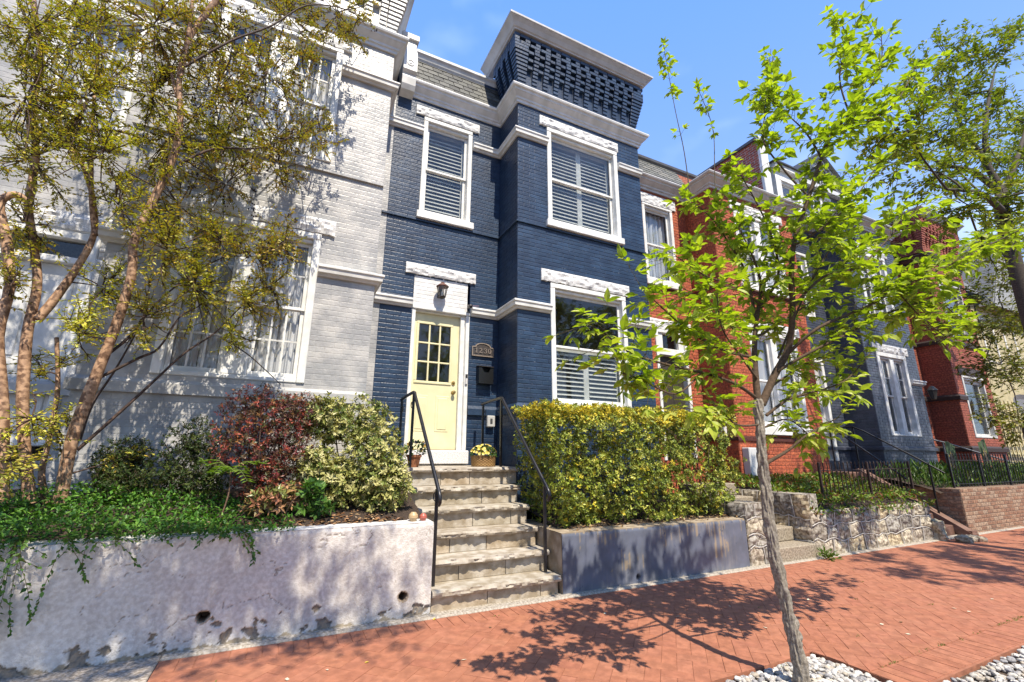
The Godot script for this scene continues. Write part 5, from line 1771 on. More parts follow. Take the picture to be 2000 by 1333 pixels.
	var p0 := Vector3(1.47, 1.236, 0.85)
	t = thing("flower_pot", "small terracotta pot of dark leaves and pansies beside the left handrail", "flower pot", p0)
	var pot := MB.new()
	pot.lathe(Transform3D(Basis(), p0), [Vector2(0, 0.0), Vector2(0.06, 0.0), Vector2(0.085, 0.12), Vector2(0.095, 0.12), Vector2(0.095, 0.15), Vector2(0.08, 0.15), Vector2(0.075, 0.13), Vector2(0, 0.13)], 20, Color(0.42, 0.17, 0.08))
	obj("pot", pot, M.mortar, t)
	lv = MB.new(); fl = MB.new()
	for k in 150:
		var d := rvec()
		d.y = absf(d.y)
		lv.leaf(p0 + Vector3(d.x * 0.12, 0.15 + d.y * 0.16, d.z * 0.12), (d + rvec() * 0.8).normalized(), rvec(), rnd(0.03, 0.06), rnd(0.018, 0.03), pick([Color(0.03, 0.07, 0.02), Color(0.06, 0.12, 0.03), Color(0.03, 0.03, 0.05)]))
	for k in 7:
		var d := rvec()
		d.y = absf(d.y)
		var p := p0 + Vector3(d.x * 0.13, 0.2 + d.y * 0.15, d.z * 0.13)
		for s in 5: fl.leaf(p, (Vector3(cos(s * 1.26), sin(s * 1.26), 0.3)).normalized(), Vector3.BACK, 0.03, 0.03, pick([Color(0.5, 0.3, 0.05), Color(0.05, 0.03, 0.12), Color(0.6, 0.45, 0.1)]), 0.1, 0)
	obj("foliage", lv, M.leaf, t)
	obj("flowers", fl, M.petal, t)

	# small ornaments on the end of the stucco wall
	for e in [[1.17, Color(0.42, 0.3, 0.16), 0.045, "tan gourd lying on the end of the white stucco wall"], [1.265, Color(0.38, 0.10, 0.07), 0.036, "small red apple on the end of the white stucco wall"]]:
		var f := MB.new()
		var r: float = e[2]
		f.lathe(Transform3D(Basis(), Vector3(e[0], 0.779, 2.13)), [Vector2(0, 0.004), Vector2(r * 0.6, 0), Vector2(r, r * 0.7), Vector2(r * 0.95, r * 1.2), Vector2(r * 0.5, r * 1.75), Vector2(r * 0.1, r * 1.65), Vector2(0, r * 1.6)], 18, e[1])
		tag(obj("gourd" if r > 0.04 else "apple", f, M.plastic), e[3], "gourd" if r > 0.04 else "apple")

# ---------------------------------------------------------------- neighbours' yards
func picket_fence(called: String, label: String, a: Vector3, b: Vector3, hgt: float, gap: float, col: Color, m: Material, posts: int) -> void:
	var t := thing(called, label, "fence", a)
	var n := int((b - a).length() / gap)
	var r := MB.new()
	for y in [0.06, hgt - 0.1]: bar(r, a + Vector3(0, y, 0), b + Vector3(0, y, 0), 0.012, 0.028, col)
	obj("rail", r, m, t)
	for k in n + 1:
		var p := a.lerp(b, float(k) / n)
		var pk := MB.new()
		bar(pk, p + Vector3(0, 0.0, 0.0), p + Vector3(0, hgt, 0), 0.014, 0.014, col)
		pk.lathe(Transform3D(Basis(), p + Vector3(0, hgt, 0)), [Vector2(0.013, 0), Vector2(0.01, 0.02), Vector2(0, 0.045)], 5, col)
		obj("picket", pk, m, t)
	for k in posts:
		var p := a.lerp(b, float(k) / (posts - 1))
		var po := MB.new()
		bar(po, p + Vector3(0, -0.1, 0.001), p + Vector3(0, hgt + 0.03, 0.001), 0.035, 0.035, col)
		obj("post", po, m, t)

func side_rail(label: String, pts: Array, posts: Array, col: Color) -> void:
	var t := thing("stair_railing", label, "handrail", Vector3(posts[0][0].x, posts[0][0].y, posts[0][0].z))
	var r := MB.new()
	var rad := []
	for p in pts: rad.append(0.018)
	r.tube(pts, rad, 7, col)
	obj("rail", r, M.iron, t)
	for q in posts:
		var p := MB.new()
		bar(p, q[0], q[1], 0.028, 0.028, col)
		obj("post", p, M.iron, t)

func yards() -> void:
	var rust := Color(0.06, 0.035, 0.025)
	var black := Color(0.02, 0.02, 0.022)
	picket_fence("picket_fence", "low rusty brown iron picket fence above the rubble stone wall", Vector3(7.85, 0.72, 1.98), Vector3(10.65, 0.74, 1.98), 0.55, 0.115, rust, M.rusty_iron, 3)
	picket_fence("black_picket_fence", "black iron picket fence above the tan brick wall", Vector3(11.95, 0.82, 2.1), Vector3(18.6, 0.82, 2.1), 0.62, 0.13, black, M.iron, 6)
	side_rail("black iron railing rising along the brown stone steps", [Vector3(11.43, 1.1, 2.2), Vector3(11.43, 1.42, 1.75), Vector3(11.43, 1.95, 0.95), Vector3(11.43, 2.05, 0.75), Vector3(11.43, 2.05, 0.2)], [[Vector3(11.43, 0.35, 1.98), Vector3(11.43, 1.28, 1.98)], [Vector3(11.43, 1.1, 0.75), Vector3(11.43, 2.04, 0.75)]], black)
	side_rail("second black iron railing on the far side of the brown stone steps", [Vector3(10.45, 1.0, 2.0), Vector3(10.45, 1.95, 0.9), Vector3(10.45, 2.02, 0.2)], [[Vector3(10.45, 0.3, 1.9), Vector3(10.45, 1.08, 1.9)], [Vector3(10.45, 1.0, 0.8), Vector3(10.45, 1.96, 0.8)]], black)
	side_rail("short black iron railing by the concrete steps and hedge end", [Vector3(6.1, 1.22, 1.55), Vector3(6.1, 1.36, 1.4), Vector3(6.1, 1.9, 0.7)], [[Vector3(6.1, 0.7, 1.55), Vector3(6.1, 1.22, 1.55)], [Vector3(6.1, 0.95, 0.8), Vector3(6.1, 1.82, 0.8)]], black)
	side_rail("long pale railing climbing to the brownish red house", [Vector3(17.3, 0.9, 2.3), Vector3(15.3, 1.75, 0.9), Vector3(14.9, 1.85, 0.75)], [[Vector3(17.2, 0.0, 2.25), Vector3(17.2, 0.95, 2.25)], [Vector3(15.2, 0.9, 0.85), Vector3(15.2, 1.78, 0.85)]], Color(0.25, 0.25, 0.26))
	# meter boxes and a house number box on the red house
	var m1 := MB.new()
	m1.cbox(Vector3(7.56, 1.75, 0.2), Vector3(7.64, 2.2, 0.5), 0.01, Color(0.6, 0.6, 0.58))
	m1.cbox(Vector3(7.54, 2.18, 0.18), Vector3(7.645, 2.24, 0.52), 0.01, Color(0.6, 0.6, 0.58))
	tag(obj("utility_box", m1, M.plastic), "white utility box on the shaded side of the red bay", "utility box")
	var m2 := MB.new()
	m2.cbox(Vector3(7.7, 1.0, BAY + 0.008), Vector3(7.92, 1.55, BAY + 0.16), 0.012, Color(0.55, 0.56, 0.56))
	m2.tube([Vector3(7.81, 1.0, BAY + 0.08), Vector3(7.81, 0.7, BAY + 0.08)], [0.035, 0.035], 8, Color(0.15, 0.13, 0.12))
	tag(obj("meter_box", m2, M.plastic), "gray meter box low on the front of the red bay", "meter box")
	var mf := thing("metal_mail_rack", "small white wire rack on the red wall beside the dark door", "rack", Vector3(7.48, 1.9, 0))
	var fr := MB.new()
	for e in [[7.36, 2.05, 7.6, 2.05], [7.36, 2.3, 7.6, 2.3]]: bar(fr, Vector3(e[0], e[1], 0.06), Vector3(e[2], e[3], 0.06), 0.012, 0.012, WHITE)
	for k in 5: bar(fr, Vector3(7.37 + 0.055 * k, 2.05, 0.06), Vector3(7.37 + 0.055 * k, 2.3, 0.06), 0.006, 0.006, WHITE)
	fr.box(Vector3(7.36, 2.05, 0.008), Vector3(7.6, 2.3, 0.02), Color(0.5, 0.5, 0.5))
	obj("wires", fr, M.plastic, mf)
	# garden flags among the plants of the slate blue house
	for e in [[12.9, 0.25, "tilted green and yellow garden flag in the yard of the slate house"], [14.9, -0.3, "dark garden flag with a yellow arc among plants behind the black fence"]]:
		var ft := thing("garden_flag", e[2], "flag", Vector3(e[0], 0.85, 1.75))
		var pole := MB.new()
		bar(pole, Vector3(e[0], 0.8, 1.75), Vector3(e[0] + e[1] * 0.6, 1.75, 1.75), 0.012, 0.012, Color(0.4, 0.33, 0.25))
		obj("pole", pole, M.iron, ft)
		var fb := MB.new()
		var n := 8
		for i in n:
			for j in n:
				var q := []
				for d in [[0, 0], [1, 0], [1, 1], [0, 1]]:
					var fx := float(i + d[0]) / n
					var fy := float(j + d[1]) / n
					q.append(Vector3(e[0] + e[1] * 0.5 + (fx - 0.5) * 0.42 + fy * e[1] * 0.3, 1.22 + fy * 0.52 - fx * e[1] * 0.3, 1.76 + 0.02 * sin(fx * 6)))
				var r := Vector2((i + 0.5) / n - 0.5, (j + 0.5) / n - 0.25).length()
				fb.quad(q[0], q[1], q[2], q[3], Color(0.25, 0.21, 0.06) if absf(r - 0.38) < 0.06 else Color(0.05, 0.09, 0.04) if r > 0.38 else Color(0.12, 0.10, 0.07))
		obj("cloth", fb, M.cloth, ft)
	# yard lamp on the brownish red house and a satellite dish
	var yl := thing("coach_lamp", "black coach lamp on the corner of the slate blue house", "lamp", Vector3(15.05, 3.0, 0.75))
	var l := MB.new()
	l.lathe(Transform3D(Basis(), Vector3(15.12, 2.85, 0.9)), [Vector2(0, 0), Vector2(0.06, 0.02), Vector2(0.11, 0.24), Vector2(0.13, 0.25), Vector2(0.05, 0.36), Vector2(0, 0.38)], 6, Color(0.06, 0.06, 0.06))
	bar(l, Vector3(15.08, 3.0, 0.72), Vector3(15.12, 3.05, 0.9), 0.02, 0.02, black)
	obj("body", l, M.iron, yl)
	var sd := thing("satellite_dish", "gray satellite dish beside the brownish red house", "satellite dish", Vector3(20.0, 1.0, 1.3))
	var dish := MB.new()
	dish.lathe(Transform3D(Basis(Vector3(0.8, 0, 0.3).normalized(), 1.2), Vector3(19.9, 2.75, 1.2)), [Vector2(0, 0), Vector2(0.2, 0.02), Vector2(0.38, 0.08), Vector2(0.5, 0.16)], 22, Color(0.3, 0.3, 0.31))
	dish.tube([Vector3(19.9, 2.7, 1.15), Vector3(20.0, 2.2, 1.0), Vector3(20.0, 0.9, 1.0)], [0.03, 0.03, 0.03], 7, Color(0.08, 0.08, 0.08))
	obj("dish", dish, M.iron, sd)

# ---------------------------------------------------------------- plants
func smooth_path(p: Array, k := 4) -> Array:
	var r := []
	for i in p.size() - 1:
		var a: Vector3 = p[maxi(i - 1, 0)]; var b: Vector3 = p[i]; var c: Vector3 = p[i + 1]; var d: Vector3 = p[mini(i + 2, p.size() - 1)]
		for s in k: r.append(b.cubic_interpolate(c, a, d, float(s) / k))
	r.append(p[p.size() - 1])
	return r

func limb(mb: MB, p: Array, r0: float, r1: float, sides: int, col: Color, bump := 0.0, nz: FastNoiseLite = null, k := 4) -> Array:
	var q := smooth_path(p, k)
	var rad := []
	for i in q.size(): rad.append(lerpf(r0, r1, float(i) / (q.size() - 1)))
	mb.tube(q, rad, sides, col, bump, nz)
	return q

func twig(mb: MB, a: Vector3, b: Vector3, r: float, sag: float, col: Color) -> Array:
	var m := a.lerp(b, 0.5) + Vector3(rnd(-1, 1), rnd(-0.3, 1), rnd(-1, 1)) * (b - a).length() * 0.12 - Vector3(0, sag, 0)
	var q := smooth_path([a, m, b], 2)
	var rad := []
	for i in q.size(): rad.append(lerpf(r, r * 0.35, float(i) / (q.size() - 1)))
	mb.tube(q, rad, 4, col)
	return q

func nearest(pts: Array, p: Vector3) -> Vector3:
	var best: Vector3 = pts[0]
	for q: Vector3 in pts:
		# prefer joints below and inside
		if (q - p).length() + maxf(q.y - p.y, 0) * 1.5 < (best - p).length() + maxf(best.y - p.y, 0) * 1.5: best = q
	return best

# leaves in pairs along a twig
func leafy(mb: MB, q: Array, n: int, l: float, w: float, cols: Array, spread := 0.9, start := 0.1) -> void:
	for k in n:
		var f := lerpf(start, 1.0, float(k) / n) * (q.size() - 1)
		var i := mini(int(f), q.size() - 2)
		var p: Vector3 = q[i].lerp(q[i + 1], f - i)
		var d: Vector3 = (q[i + 1] - q[i]).normalized()
		var s := d.cross(Vector3.UP).normalized() * (1 if k % 2 else -1)
		var dir := (d * rnd(0.3, 1.0) + s * spread + rvec() * 0.45).normalized()
		mb.leaf(p, dir, (Vector3.UP + rvec() * 0.7).normalized(), l * rnd(0.7, 1.25), w * rnd(0.75, 1.2), pick(cols), 0.2, 0.2)

func crape_myrtle() -> void:
	var base := Vector3(-1.68, 0.98, 1.5)
	var t := thing("crape_myrtle_tree", "multi-stemmed crape myrtle with tan bark and small yellowish leaves before the gray house", "tree", base)
	var tr := MB.new()
	var nz := noise(2.5, 91, 3)
	var bark := Color(0.46, 0.29, 0.175)
	var P := func(a: Array, z0: float, z1: float) -> Array:
		var r := []
		for i in a.size(): r.append(px(a[i][0], a[i][1], lerpf(z0, z1, float(i) / (a.size() - 1))))
		return r
	var joints := []
	joints += limb(tr, P.call([[116, 985], [140, 860], [185, 740], [225, 640], [256, 540], [262, 470], [300, 390], [340, 300], [352, 230], [350, 150], [372, 70], [430, -10], [480, -90]], 1.5, 1.75), 0.044, 0.024, 12, bark, 0.01, nz)
	joints += limb(tr, P.call([[58, 985], [46, 860], [44, 760], [52, 650], [72, 560], [66, 480], [55, 400], [70, 300], [60, 220], [80, 120], [60, -20]], 1.5, 1.35), 0.044, 0.021, 12, bark, 0.014, nz)
	joints += limb(tr, P.call([[72, 625], [110, 580], [152, 520], [182, 460], [183, 400], [160, 320], [125, 280], [95, 270], [60, 235]], 1.45, 1.1), 0.036, 0.016, 10, bark, 0.01, nz)
	joints += limb(tr, P.call([[2, 985], [4, 800], [-6, 660], [18, 560], [12, 470], [-2, 400], [30, 380], [60, 400]], 1.6, 1.5), 0.045, 0.028, 10, bark, 0.012, nz)
	joints += limb(tr, P.call([[92, 985], [80, 930], [95, 860], [112, 760], [110, 660]], 1.42, 1.2), 0.03, 0.015, 8, bark, 0.008, nz)
	joints += limb(tr, P.call([[125, 290], [140, 260], [185, 255], [240, 258], [300, 280], [370, 300], [420, 315], [480, 330]], 1.2, 1.3), 0.02, 0.006, 7, bark)
	joints += limb(tr, P.call([[185, 460], [178, 380], [180, 250], [190, 120], [200, 0]], 1.4, 1.3), 0.024, 0.01, 7, bark)
	joints += limb(tr, P.call([[352, 150], [372, 40], [378, -60]], 1.7, 1.8), 0.026, 0.012, 7, bark)
	joints += limb(tr, P.call([[345, 190], [320, 100], [280, 95], [250, 95]], 1.65, 1.5), 0.018, 0.007, 6, bark)
	# low boughs reaching right in front of the gray window
	var dark := Color(0.085, 0.05, 0.035)
	joints += limb(tr, P.call([[150, 880], [240, 800], [300, 745], [360, 690], [420, 650], [470, 600], [520, 560]], 1.5, 1.2), 0.016, 0.005, 6, dark)
	joints += limb(tr, P.call([[190, 740], [270, 700], [310, 680], [350, 620], [385, 600], [440, 560]], 1.5, 1.2), 0.015, 0.005, 6, dark)
	joints += limb(tr, P.call([[200, 700], [250, 660], [290, 610], [330, 570], [400, 520], [470, 490]], 1.5, 1.1), 0.015, 0.005, 6, dark)
	joints += limb(tr, P.call([[155, 860], [180, 790], [220, 730], [260, 660], [290, 600]], 1.4, 1.2), 0.013, 0.005, 6, dark)
	joints += limb(tr, P.call([[430, 660], [480, 690], [520, 725], [548, 752]], 1.25, 1.1), 0.008, 0.004, 5, dark)
	joints += limb(tr, P.call([[350, 320], [420, 290], [500, 290], [560, 270], [620, 240]], 1.7, 1.6), 0.014, 0.004, 6, dark)
	joints += limb(tr, P.call([[360, 130], [450, 80], [530, 50], [600, 10], [680, 20], [715, 50]], 1.75, 1.7), 0.014, 0.004, 6, dark)
	obj("trunk", tr, M.smooth_bark, t)
	var tw := MB.new()
	var lf := MB.new()
	var sd := MB.new()
	var green := [Color(0.48, 0.44, 0.07), Color(0.53, 0.43, 0.065), Color(0.38, 0.39, 0.065), Color(0.28, 0.27, 0.05), Color(0.56, 0.4, 0.06)]
	var rusty := [Color(0.46, 0.4, 0.07), Color(0.44, 0.27, 0.06), Color(0.36, 0.35, 0.06), Color(0.24, 0.22, 0.045), Color(0.5, 0.34, 0.06)]
	var fresh := [Color(0.55, 0.52, 0.07), Color(0.58, 0.49, 0.06), Color(0.42, 0.44, 0.06)]
	# px x, y, radius, twigs, kind
	for b in [[60, 60, 100, 24, 0], [180, 60, 110, 26, 0], [300, 50, 110, 26, 1], [430, 60, 90, 22, 1], [560, 30, 80, 18, 1], [660, 25, 60, 12, 1], [690, 60, 35, 6, 1],
			[50, 190, 100, 24, 0], [170, 190, 110, 26, 0], [300, 180, 100, 24, 0], [420, 180, 100, 22, 1], [520, 150, 70, 14, 1], [590, 110, 50, 8, 1],
			[60, 310, 90, 18, 0], [200, 300, 90, 18, 2], [330, 270, 90, 20, 0], [440, 265, 80, 20, 2], [540, 270, 70, 16, 1], [615, 265, 45, 9, 1],
			[50, 440, 70, 11, 0], [230, 400, 80, 11, 0], [350, 400, 70, 12, 1], [440, 360, 70, 12, 1], [540, 330, 60, 9, 1],
			[330, 490, 80, 18, 0], [430, 470, 70, 18, 0], [500, 500, 55, 13, 1], [560, 470, 45, 8, 1], [380, 560, 80, 20, 2], [480, 590, 50, 12, 0], [530, 560, 40, 8, 0],
			[200, 560, 60, 10, 2], [150, 650, 50, 9, 2], [280, 620, 60, 12, 0], [90, 730, 45, 6, 0], [60, 820, 50, 6, 2], [120, 850, 45, 5, 0], [25, 900, 40, 5, 0], [230, 900, 35, 3, 0], [20, 560, 40, 6, 0], [450, 650, 40, 7, 2]]:
		var cols: Array = [green, rusty, fresh][b[4]]
		var zc := rnd(1.15, 1.85)
		var c := px(b[0], b[1], zc)
		var j := nearest(joints, c)
		if (j - c).length() > 0.1: joints += twig(tw, j, c, 0.008, 0.0, dark)
		for k in int(b[3] * 1.3):
			var a := rnd(0, TAU)
			var rr: float = b[2] * sqrt(rng.randf()) * 1.3
			var e := px(b[0] + cos(a) * rr, b[1] + sin(a) * rr, zc + rnd(-0.5, 0.45))
			var q := twig(tw, c.lerp(e, rnd(0.0, 0.35)), e, 0.0065, 0.01, dark)
			for s in 6:
				var f := rnd(0.2, 1.0)
				var p: Vector3 = q[int(f * (q.size() - 1))]
				var d := ((e - c).normalized() * 0.6 + rvec() * 0.8 + Vector3(0, 0.1, 0)).normalized()
				var q2 := twig(tw, p, p + d * rnd(0.1, 0.22), 0.0036, 0.005, dark)
				leafy(lf, q2, 11, 0.038, 0.018, cols)
				if b[4] == 1 and s == 0 and b[0] > 380:
					for g in 7:
						var sp: Vector3 = q2[q2.size() - 1] + rvec() * 0.045
						sd.rock(Transform3D(Basis(), sp), Vector3.ONE * rnd(0.007, 0.011), 1.0, nz, 0.0, Color(0.03, 0.018, 0.015), 1)
	obj("twigs", tw, M.bark, t)
	obj("crown", lf, M.leaf, t)
	obj("seed_pods", sd, M.bark, t)

# young street tree on the pebbles, with large three-lobed sprays of bright leaves
func sapling() -> void:
	var base := Vector3(3.12, -0.03, 4.46)
	var t := thing("young_street_tree", "young street tree with furrowed trunk and bright green leaves in the pebble pit", "tree", base)
	var tr := MB.new()
	var nz := noise(30.0, 95, 2)
	var bark := Color(0.31, 0.275, 0.225)
	var brown := Color(0.12, 0.075, 0.045)
	var P := func(a: Array) -> Array:
		var r := []
		for q in a: r.append(px(q[0], q[1], q[2]))
		return r
	var trunk: Array = P.call([[1540, 1200, 4.45], [1512, 1080, 4.44], [1496, 960, 4.43], [1486, 860, 4.43], [1480, 780, 4.42]])
	trunk.push_front(Vector3(3.1, 0.2, 4.46)); trunk.push_front(base)
	var q := smooth_path(trunk, 20)
	var rad := []
	for i in q.size(): rad.append(lerpf(0.043, 0.028, float(i) / (q.size() - 1)) + 0.02 * exp(-i * 0.25))
	tr.tube(q, rad, 64, bark, -0.03, nz)
	for k in tr.v.size():     # shade the furrows by their own slopes
		var s := 64
		if k < s or k >= q.size() * s - s: continue
		var row := int(k / float(s)) * s
		var e1 := tr.v[row + (k + 1) % s] - tr.v[row + (k + s - 1) % s]
		var e2 := tr.v[k + s] - tr.v[k - s]
		tr.n[k] = e1.cross(e2).normalized()
	obj("trunk", tr, M.bark, t)
	var br := MB.new()
	# branches as px x, px y, depth z; then radius at the start and how far along leaves begin
	var arms := [
		[[[1480, 780, 4.42], [1474, 700, 4.4], [1476, 640, 4.4], [1486, 560, 4.42], [1470, 500, 4.45], [1440, 440, 4.45]], 0.026, 0.35],
		[[[1488, 790, 4.42], [1512, 735, 4.45], [1540, 680, 4.52], [1548, 610, 4.6], [1546, 540, 4.66], [1552, 470, 4.72], [1580, 385, 4.8], [1605, 308, 4.88], [1630, 258, 4.93], [1680, 200, 5.0], [1720, 130, 5.05], [1722, 70, 5.08]], 0.03, 0.28],
		[[[1605, 308, 4.88], [1575, 260, 4.8], [1545, 230, 4.75], [1500, 190, 4.7]], 0.009, 0.1],
		[[[1640, 250, 4.93], [1690, 240, 5.05], [1750, 200, 5.12], [1790, 130, 5.15]], 0.009, 0.1],
		[[[1580, 385, 4.8], [1530, 330, 4.72], [1490, 270, 4.66], [1500, 200, 4.62], [1510, 110, 4.6]], 0.009, 0.3],
		[[[1660, 225, 4.95], [1640, 150, 4.95], [1660, 90, 4.96], [1640, 40, 4.98]], 0.008, 0.2],
		[[[1476, 620, 4.4], [1455, 530, 4.35], [1420, 470, 4.3], [1398, 435, 4.28], [1350, 390, 4.25]], 0.013, 0.3],
		[[[1486, 600, 4.42], [1520, 540, 4.5], [1510, 470, 4.55], [1480, 400, 4.55], [1440, 330, 4.5]], 0.013, 0.3],
		[[[1475, 776, 4.42], [1436, 750, 4.46], [1370, 728, 4.5], [1300, 712, 4.55], [1222, 685, 4.6], [1150, 630, 4.62]], 0.014, 0.28],
		[[[1475, 700, 4.4], [1406, 682, 4.42], [1355, 652, 4.44], [1316, 622, 4.46], [1250, 560, 4.5]], 0.012, 0.25],
		[[[1474, 720, 4.4], [1430, 640, 4.36], [1390, 600, 4.32], [1330, 560, 4.3]], 0.011, 0.25],
		[[[1370, 728, 4.5], [1320, 770, 4.58], [1250, 740, 4.62], [1215, 730, 4.65]], 0.006, 0.4],
		[[[1498, 905, 4.43], [1540, 880, 4.5], [1580, 848, 4.58], [1640, 815, 4.66]], 0.014, 0.5],
		[[[1497, 812, 4.43], [1538, 782, 4.5], [1580, 768, 4.58], [1650, 745, 4.7], [1700, 690, 4.78]], 0.012, 0.35],
		[[[1540, 690, 4.52], [1600, 640, 4.7], [1696, 598, 4.85], [1750, 566, 4.95], [1804, 540, 5.03], [1858, 517, 5.1], [1930, 480, 5.16], [1990, 450, 5.2]], 0.013, 0.25],
		[[[1520, 725, 4.48], [1580, 690, 4.62], [1660, 650, 4.76], [1740, 610, 4.86], [1830, 590, 4.95], [1890, 640, 5.0]], 0.012, 0.25],
		[[[1548, 600, 4.62], [1610, 540, 4.78], [1680, 520, 4.9], [1760, 440, 5.0], [1800, 400, 5.05]], 0.011, 0.25],
		[[[1550, 480, 4.72], [1600, 450, 4.85], [1660, 400, 4.96], [1710, 330, 5.02]], 0.01, 0.25],
		[[[1750, 566, 4.95], [1800, 620, 4.98], [1850, 660, 5.0]], 0.006, 0.2],
		[[[1490, 600, 4.42], [1440, 560, 4.44], [1380, 540, 4.45], [1320, 500, 4.45]], 0.01, 0.2],
		[[[1476, 660, 4.4], [1510, 640, 4.3], [1570, 600, 4.25], [1620, 560, 4.2]], 0.01, 0.25],
		[[[1478, 740, 4.42], [1450, 700, 4.55], [1410, 640, 4.62], [1400, 560, 4.66]], 0.01, 0.3],
		[[[1484, 830, 4.43], [1440, 830, 4.5], [1400, 800, 4.55], [1350, 800, 4.6]], 0.008, 0.4],
		[[[1484, 840, 4.43], [1540, 820, 4.38], [1590, 860, 4.34]], 0.007, 0.4],
		[[[1500, 760, 4.44], [1560, 720, 4.36], [1620, 690, 4.3]], 0.009, 0.3],
		[[[1520, 700, 4.45], [1580, 560, 4.55], [1640, 470, 4.62], [1700, 480, 4.7]], 0.009, 0.3]]
	var list := []
	var spray := func(p: Vector3, d: Vector3, big: float) -> void:
		# a leaf stalk with three to five leaflets
		var stalk := (d + Vector3(0, -0.15, 0)).normalized()
		var e := p + stalk * rnd(0.03, 0.06)
		br.tube([p, e], [0.0018, 0.0012], 4, Color(0.2, 0.22, 0.06))
		var side := stalk.cross(Vector3.UP).normalized()
		var n: int = [3, 3, 5][rng.randi() % 3]
		for k in n:
			var a := (k - (n - 1) * 0.5) * (0.95 if n == 3 else 0.6)
			var dd := (stalk * cos(a) + side * sin(a) + rvec() * 0.22 + Vector3(0, -0.12, 0)).normalized()
			var up := (Vector3.UP + rvec() * 0.55).normalized()
			var s := dd.cross(up).normalized()
			var l := rnd(0.05, 0.092) * big * (1.1 if absf(a) < 0.1 else 0.9)
			var w := l * rnd(0.42, 0.55)
			list.append(Transform3D(Basis(s * w, s.cross(dd) * w, dd * l), e))
	for a in arms:
		var pts: Array = P.call(a[0])
		var r: float = a[1]
		var path := limb(br, pts, r, 0.003, 7, brown, 0.0, null, 5)
		var length := 0.0
		for i in path.size() - 1: length += (path[i + 1] - path[i]).length()
		var step := 0.03
		var go := length * float(a[2])
		while go < length:
			var f := go / length * (path.size() - 1)
			var i := mini(int(f), path.size() - 2)
			var p: Vector3 = path[i].lerp(path[i + 1], f - i)
			var d: Vector3 = (path[i + 1] - path[i]).normalized()
			var out := (rvec() + d * 0.7 + Vector3(0, 0.15, 0)).normalized()
			if rng.randf() < 0.68:
				var tip := p + out * rnd(0.07, 0.26)
				var q2 := twig(br, p, tip, 0.0025, 0.0, brown)
				for k in 3: spray.call(q2[1 + k], ((tip - p).normalized() * 0.7 + rvec()).normalized(), 1.0)
				spray.call(tip, (tip - p).normalized(), 1.1)
			else: spray.call(p, out, 1.0)
			go += step * rnd(0.6, 1.4)
	# two bare upright shoots with leaves at their heads
	for a in [[[[1350, 400, 4.25], [1337, 300, 4.27], [1318, 210, 4.3], [1296, 88, 4.33]], [[0.36, 0.5, 3], [0.68, 1.0, 26]]], [[[1400, 440, 4.28], [1396, 340, 4.3], [1392, 250, 4.33], [1362, 170, 4.36]], [[0.66, 1.0, 20]]], [[[1490, 270, 4.66], [1496, 190, 4.66], [1506, 95, 4.66]], [[0.3, 0.9, 8]]]]:
		var path := limb(br, P.call(a[0]), 0.005, 0.0022, 5, Color(0.16, 0.13, 0.09), 0.0, null, 6)
		for seg in a[1]:
			for k in seg[2]:
				var f: float = lerpf(seg[0], seg[1], rng.randf()) * (path.size() - 1)
				var i := mini(int(f), path.size() - 2)
				spray.call(path[i].lerp(path[i + 1], f - i), (rvec() + Vector3(0, 0.4, 0)).normalized(), 0.75)
	obj("branches", br, M.bark, t)
	var cols := [Color(0.44, 0.5, 0.07), Color(0.52, 0.57, 0.1), Color(0.37, 0.44, 0.06), Color(0.58, 0.6, 0.14), Color(0.29, 0.36, 0.05)]
	var order := []
	for k in list.size():
		var tf: Transform3D = list[k]
		order.append([(tf.origin - EYE).length() / sqrt(tf.basis.z.length()) + (0.0 if in_view(tf.origin) else 50.0), k])
	order.sort()
	var kinds := []
	var shape := func(mb: MB, tf: Transform3D, col: Color) -> void:
		# eight faces: toothed outline, folded along the midrib
		var L_ := [Vector3(0, 0, 0), Vector3(0.3, 0.08, 0.16), Vector3(0.5, 0.1, 0.42), Vector3(0.3, 0.06, 0.72), Vector3(0, -0.22, 1.0)]
		var mid := [Vector3(0, 0, 0), Vector3(0, -0.06, 0.3), Vector3(0, -0.1, 0.62), Vector3(0, -0.22, 1.0)]
		for s in [-1.0, 1.0]:
			var o := []
			for p: Vector3 in L_: o.append(tf * Vector3(p.x * s, p.y, p.z))
			var m := []
			for p: Vector3 in mid: m.append(tf * p)
			var c := col if s > 0 else Color(col.r * 0.93, col.g * 0.95, col.b)
			for f in [[m[0], o[1], m[1]], [m[1], o[1], o[2]], [m[1], o[2], m[2]], [m[2], o[2], o[3]], [m[2], o[3], m[3]]]:
				if s < 0: mb.tri(f[0], f[1], f[2], c)
				else: mb.tri(f[0], f[2], f[1], c)
	for c in cols:
		var one := MB.new()
		shape.call(one, Transform3D.IDENTITY, c)
		kinds.append(one.mesh())
	var rest := MB.new()
	for i in order.size():
		var k := rng.randi() % cols.size()
		if i < 300: inst("leaf", kinds[k], M.bright_leaf, list[order[i][1]], t)
		else: shape.call(rest, list[order[i][1]], cols[k])
	obj("crown", rest, M.bright_leaf, t).set_meta("kind", "stuff")

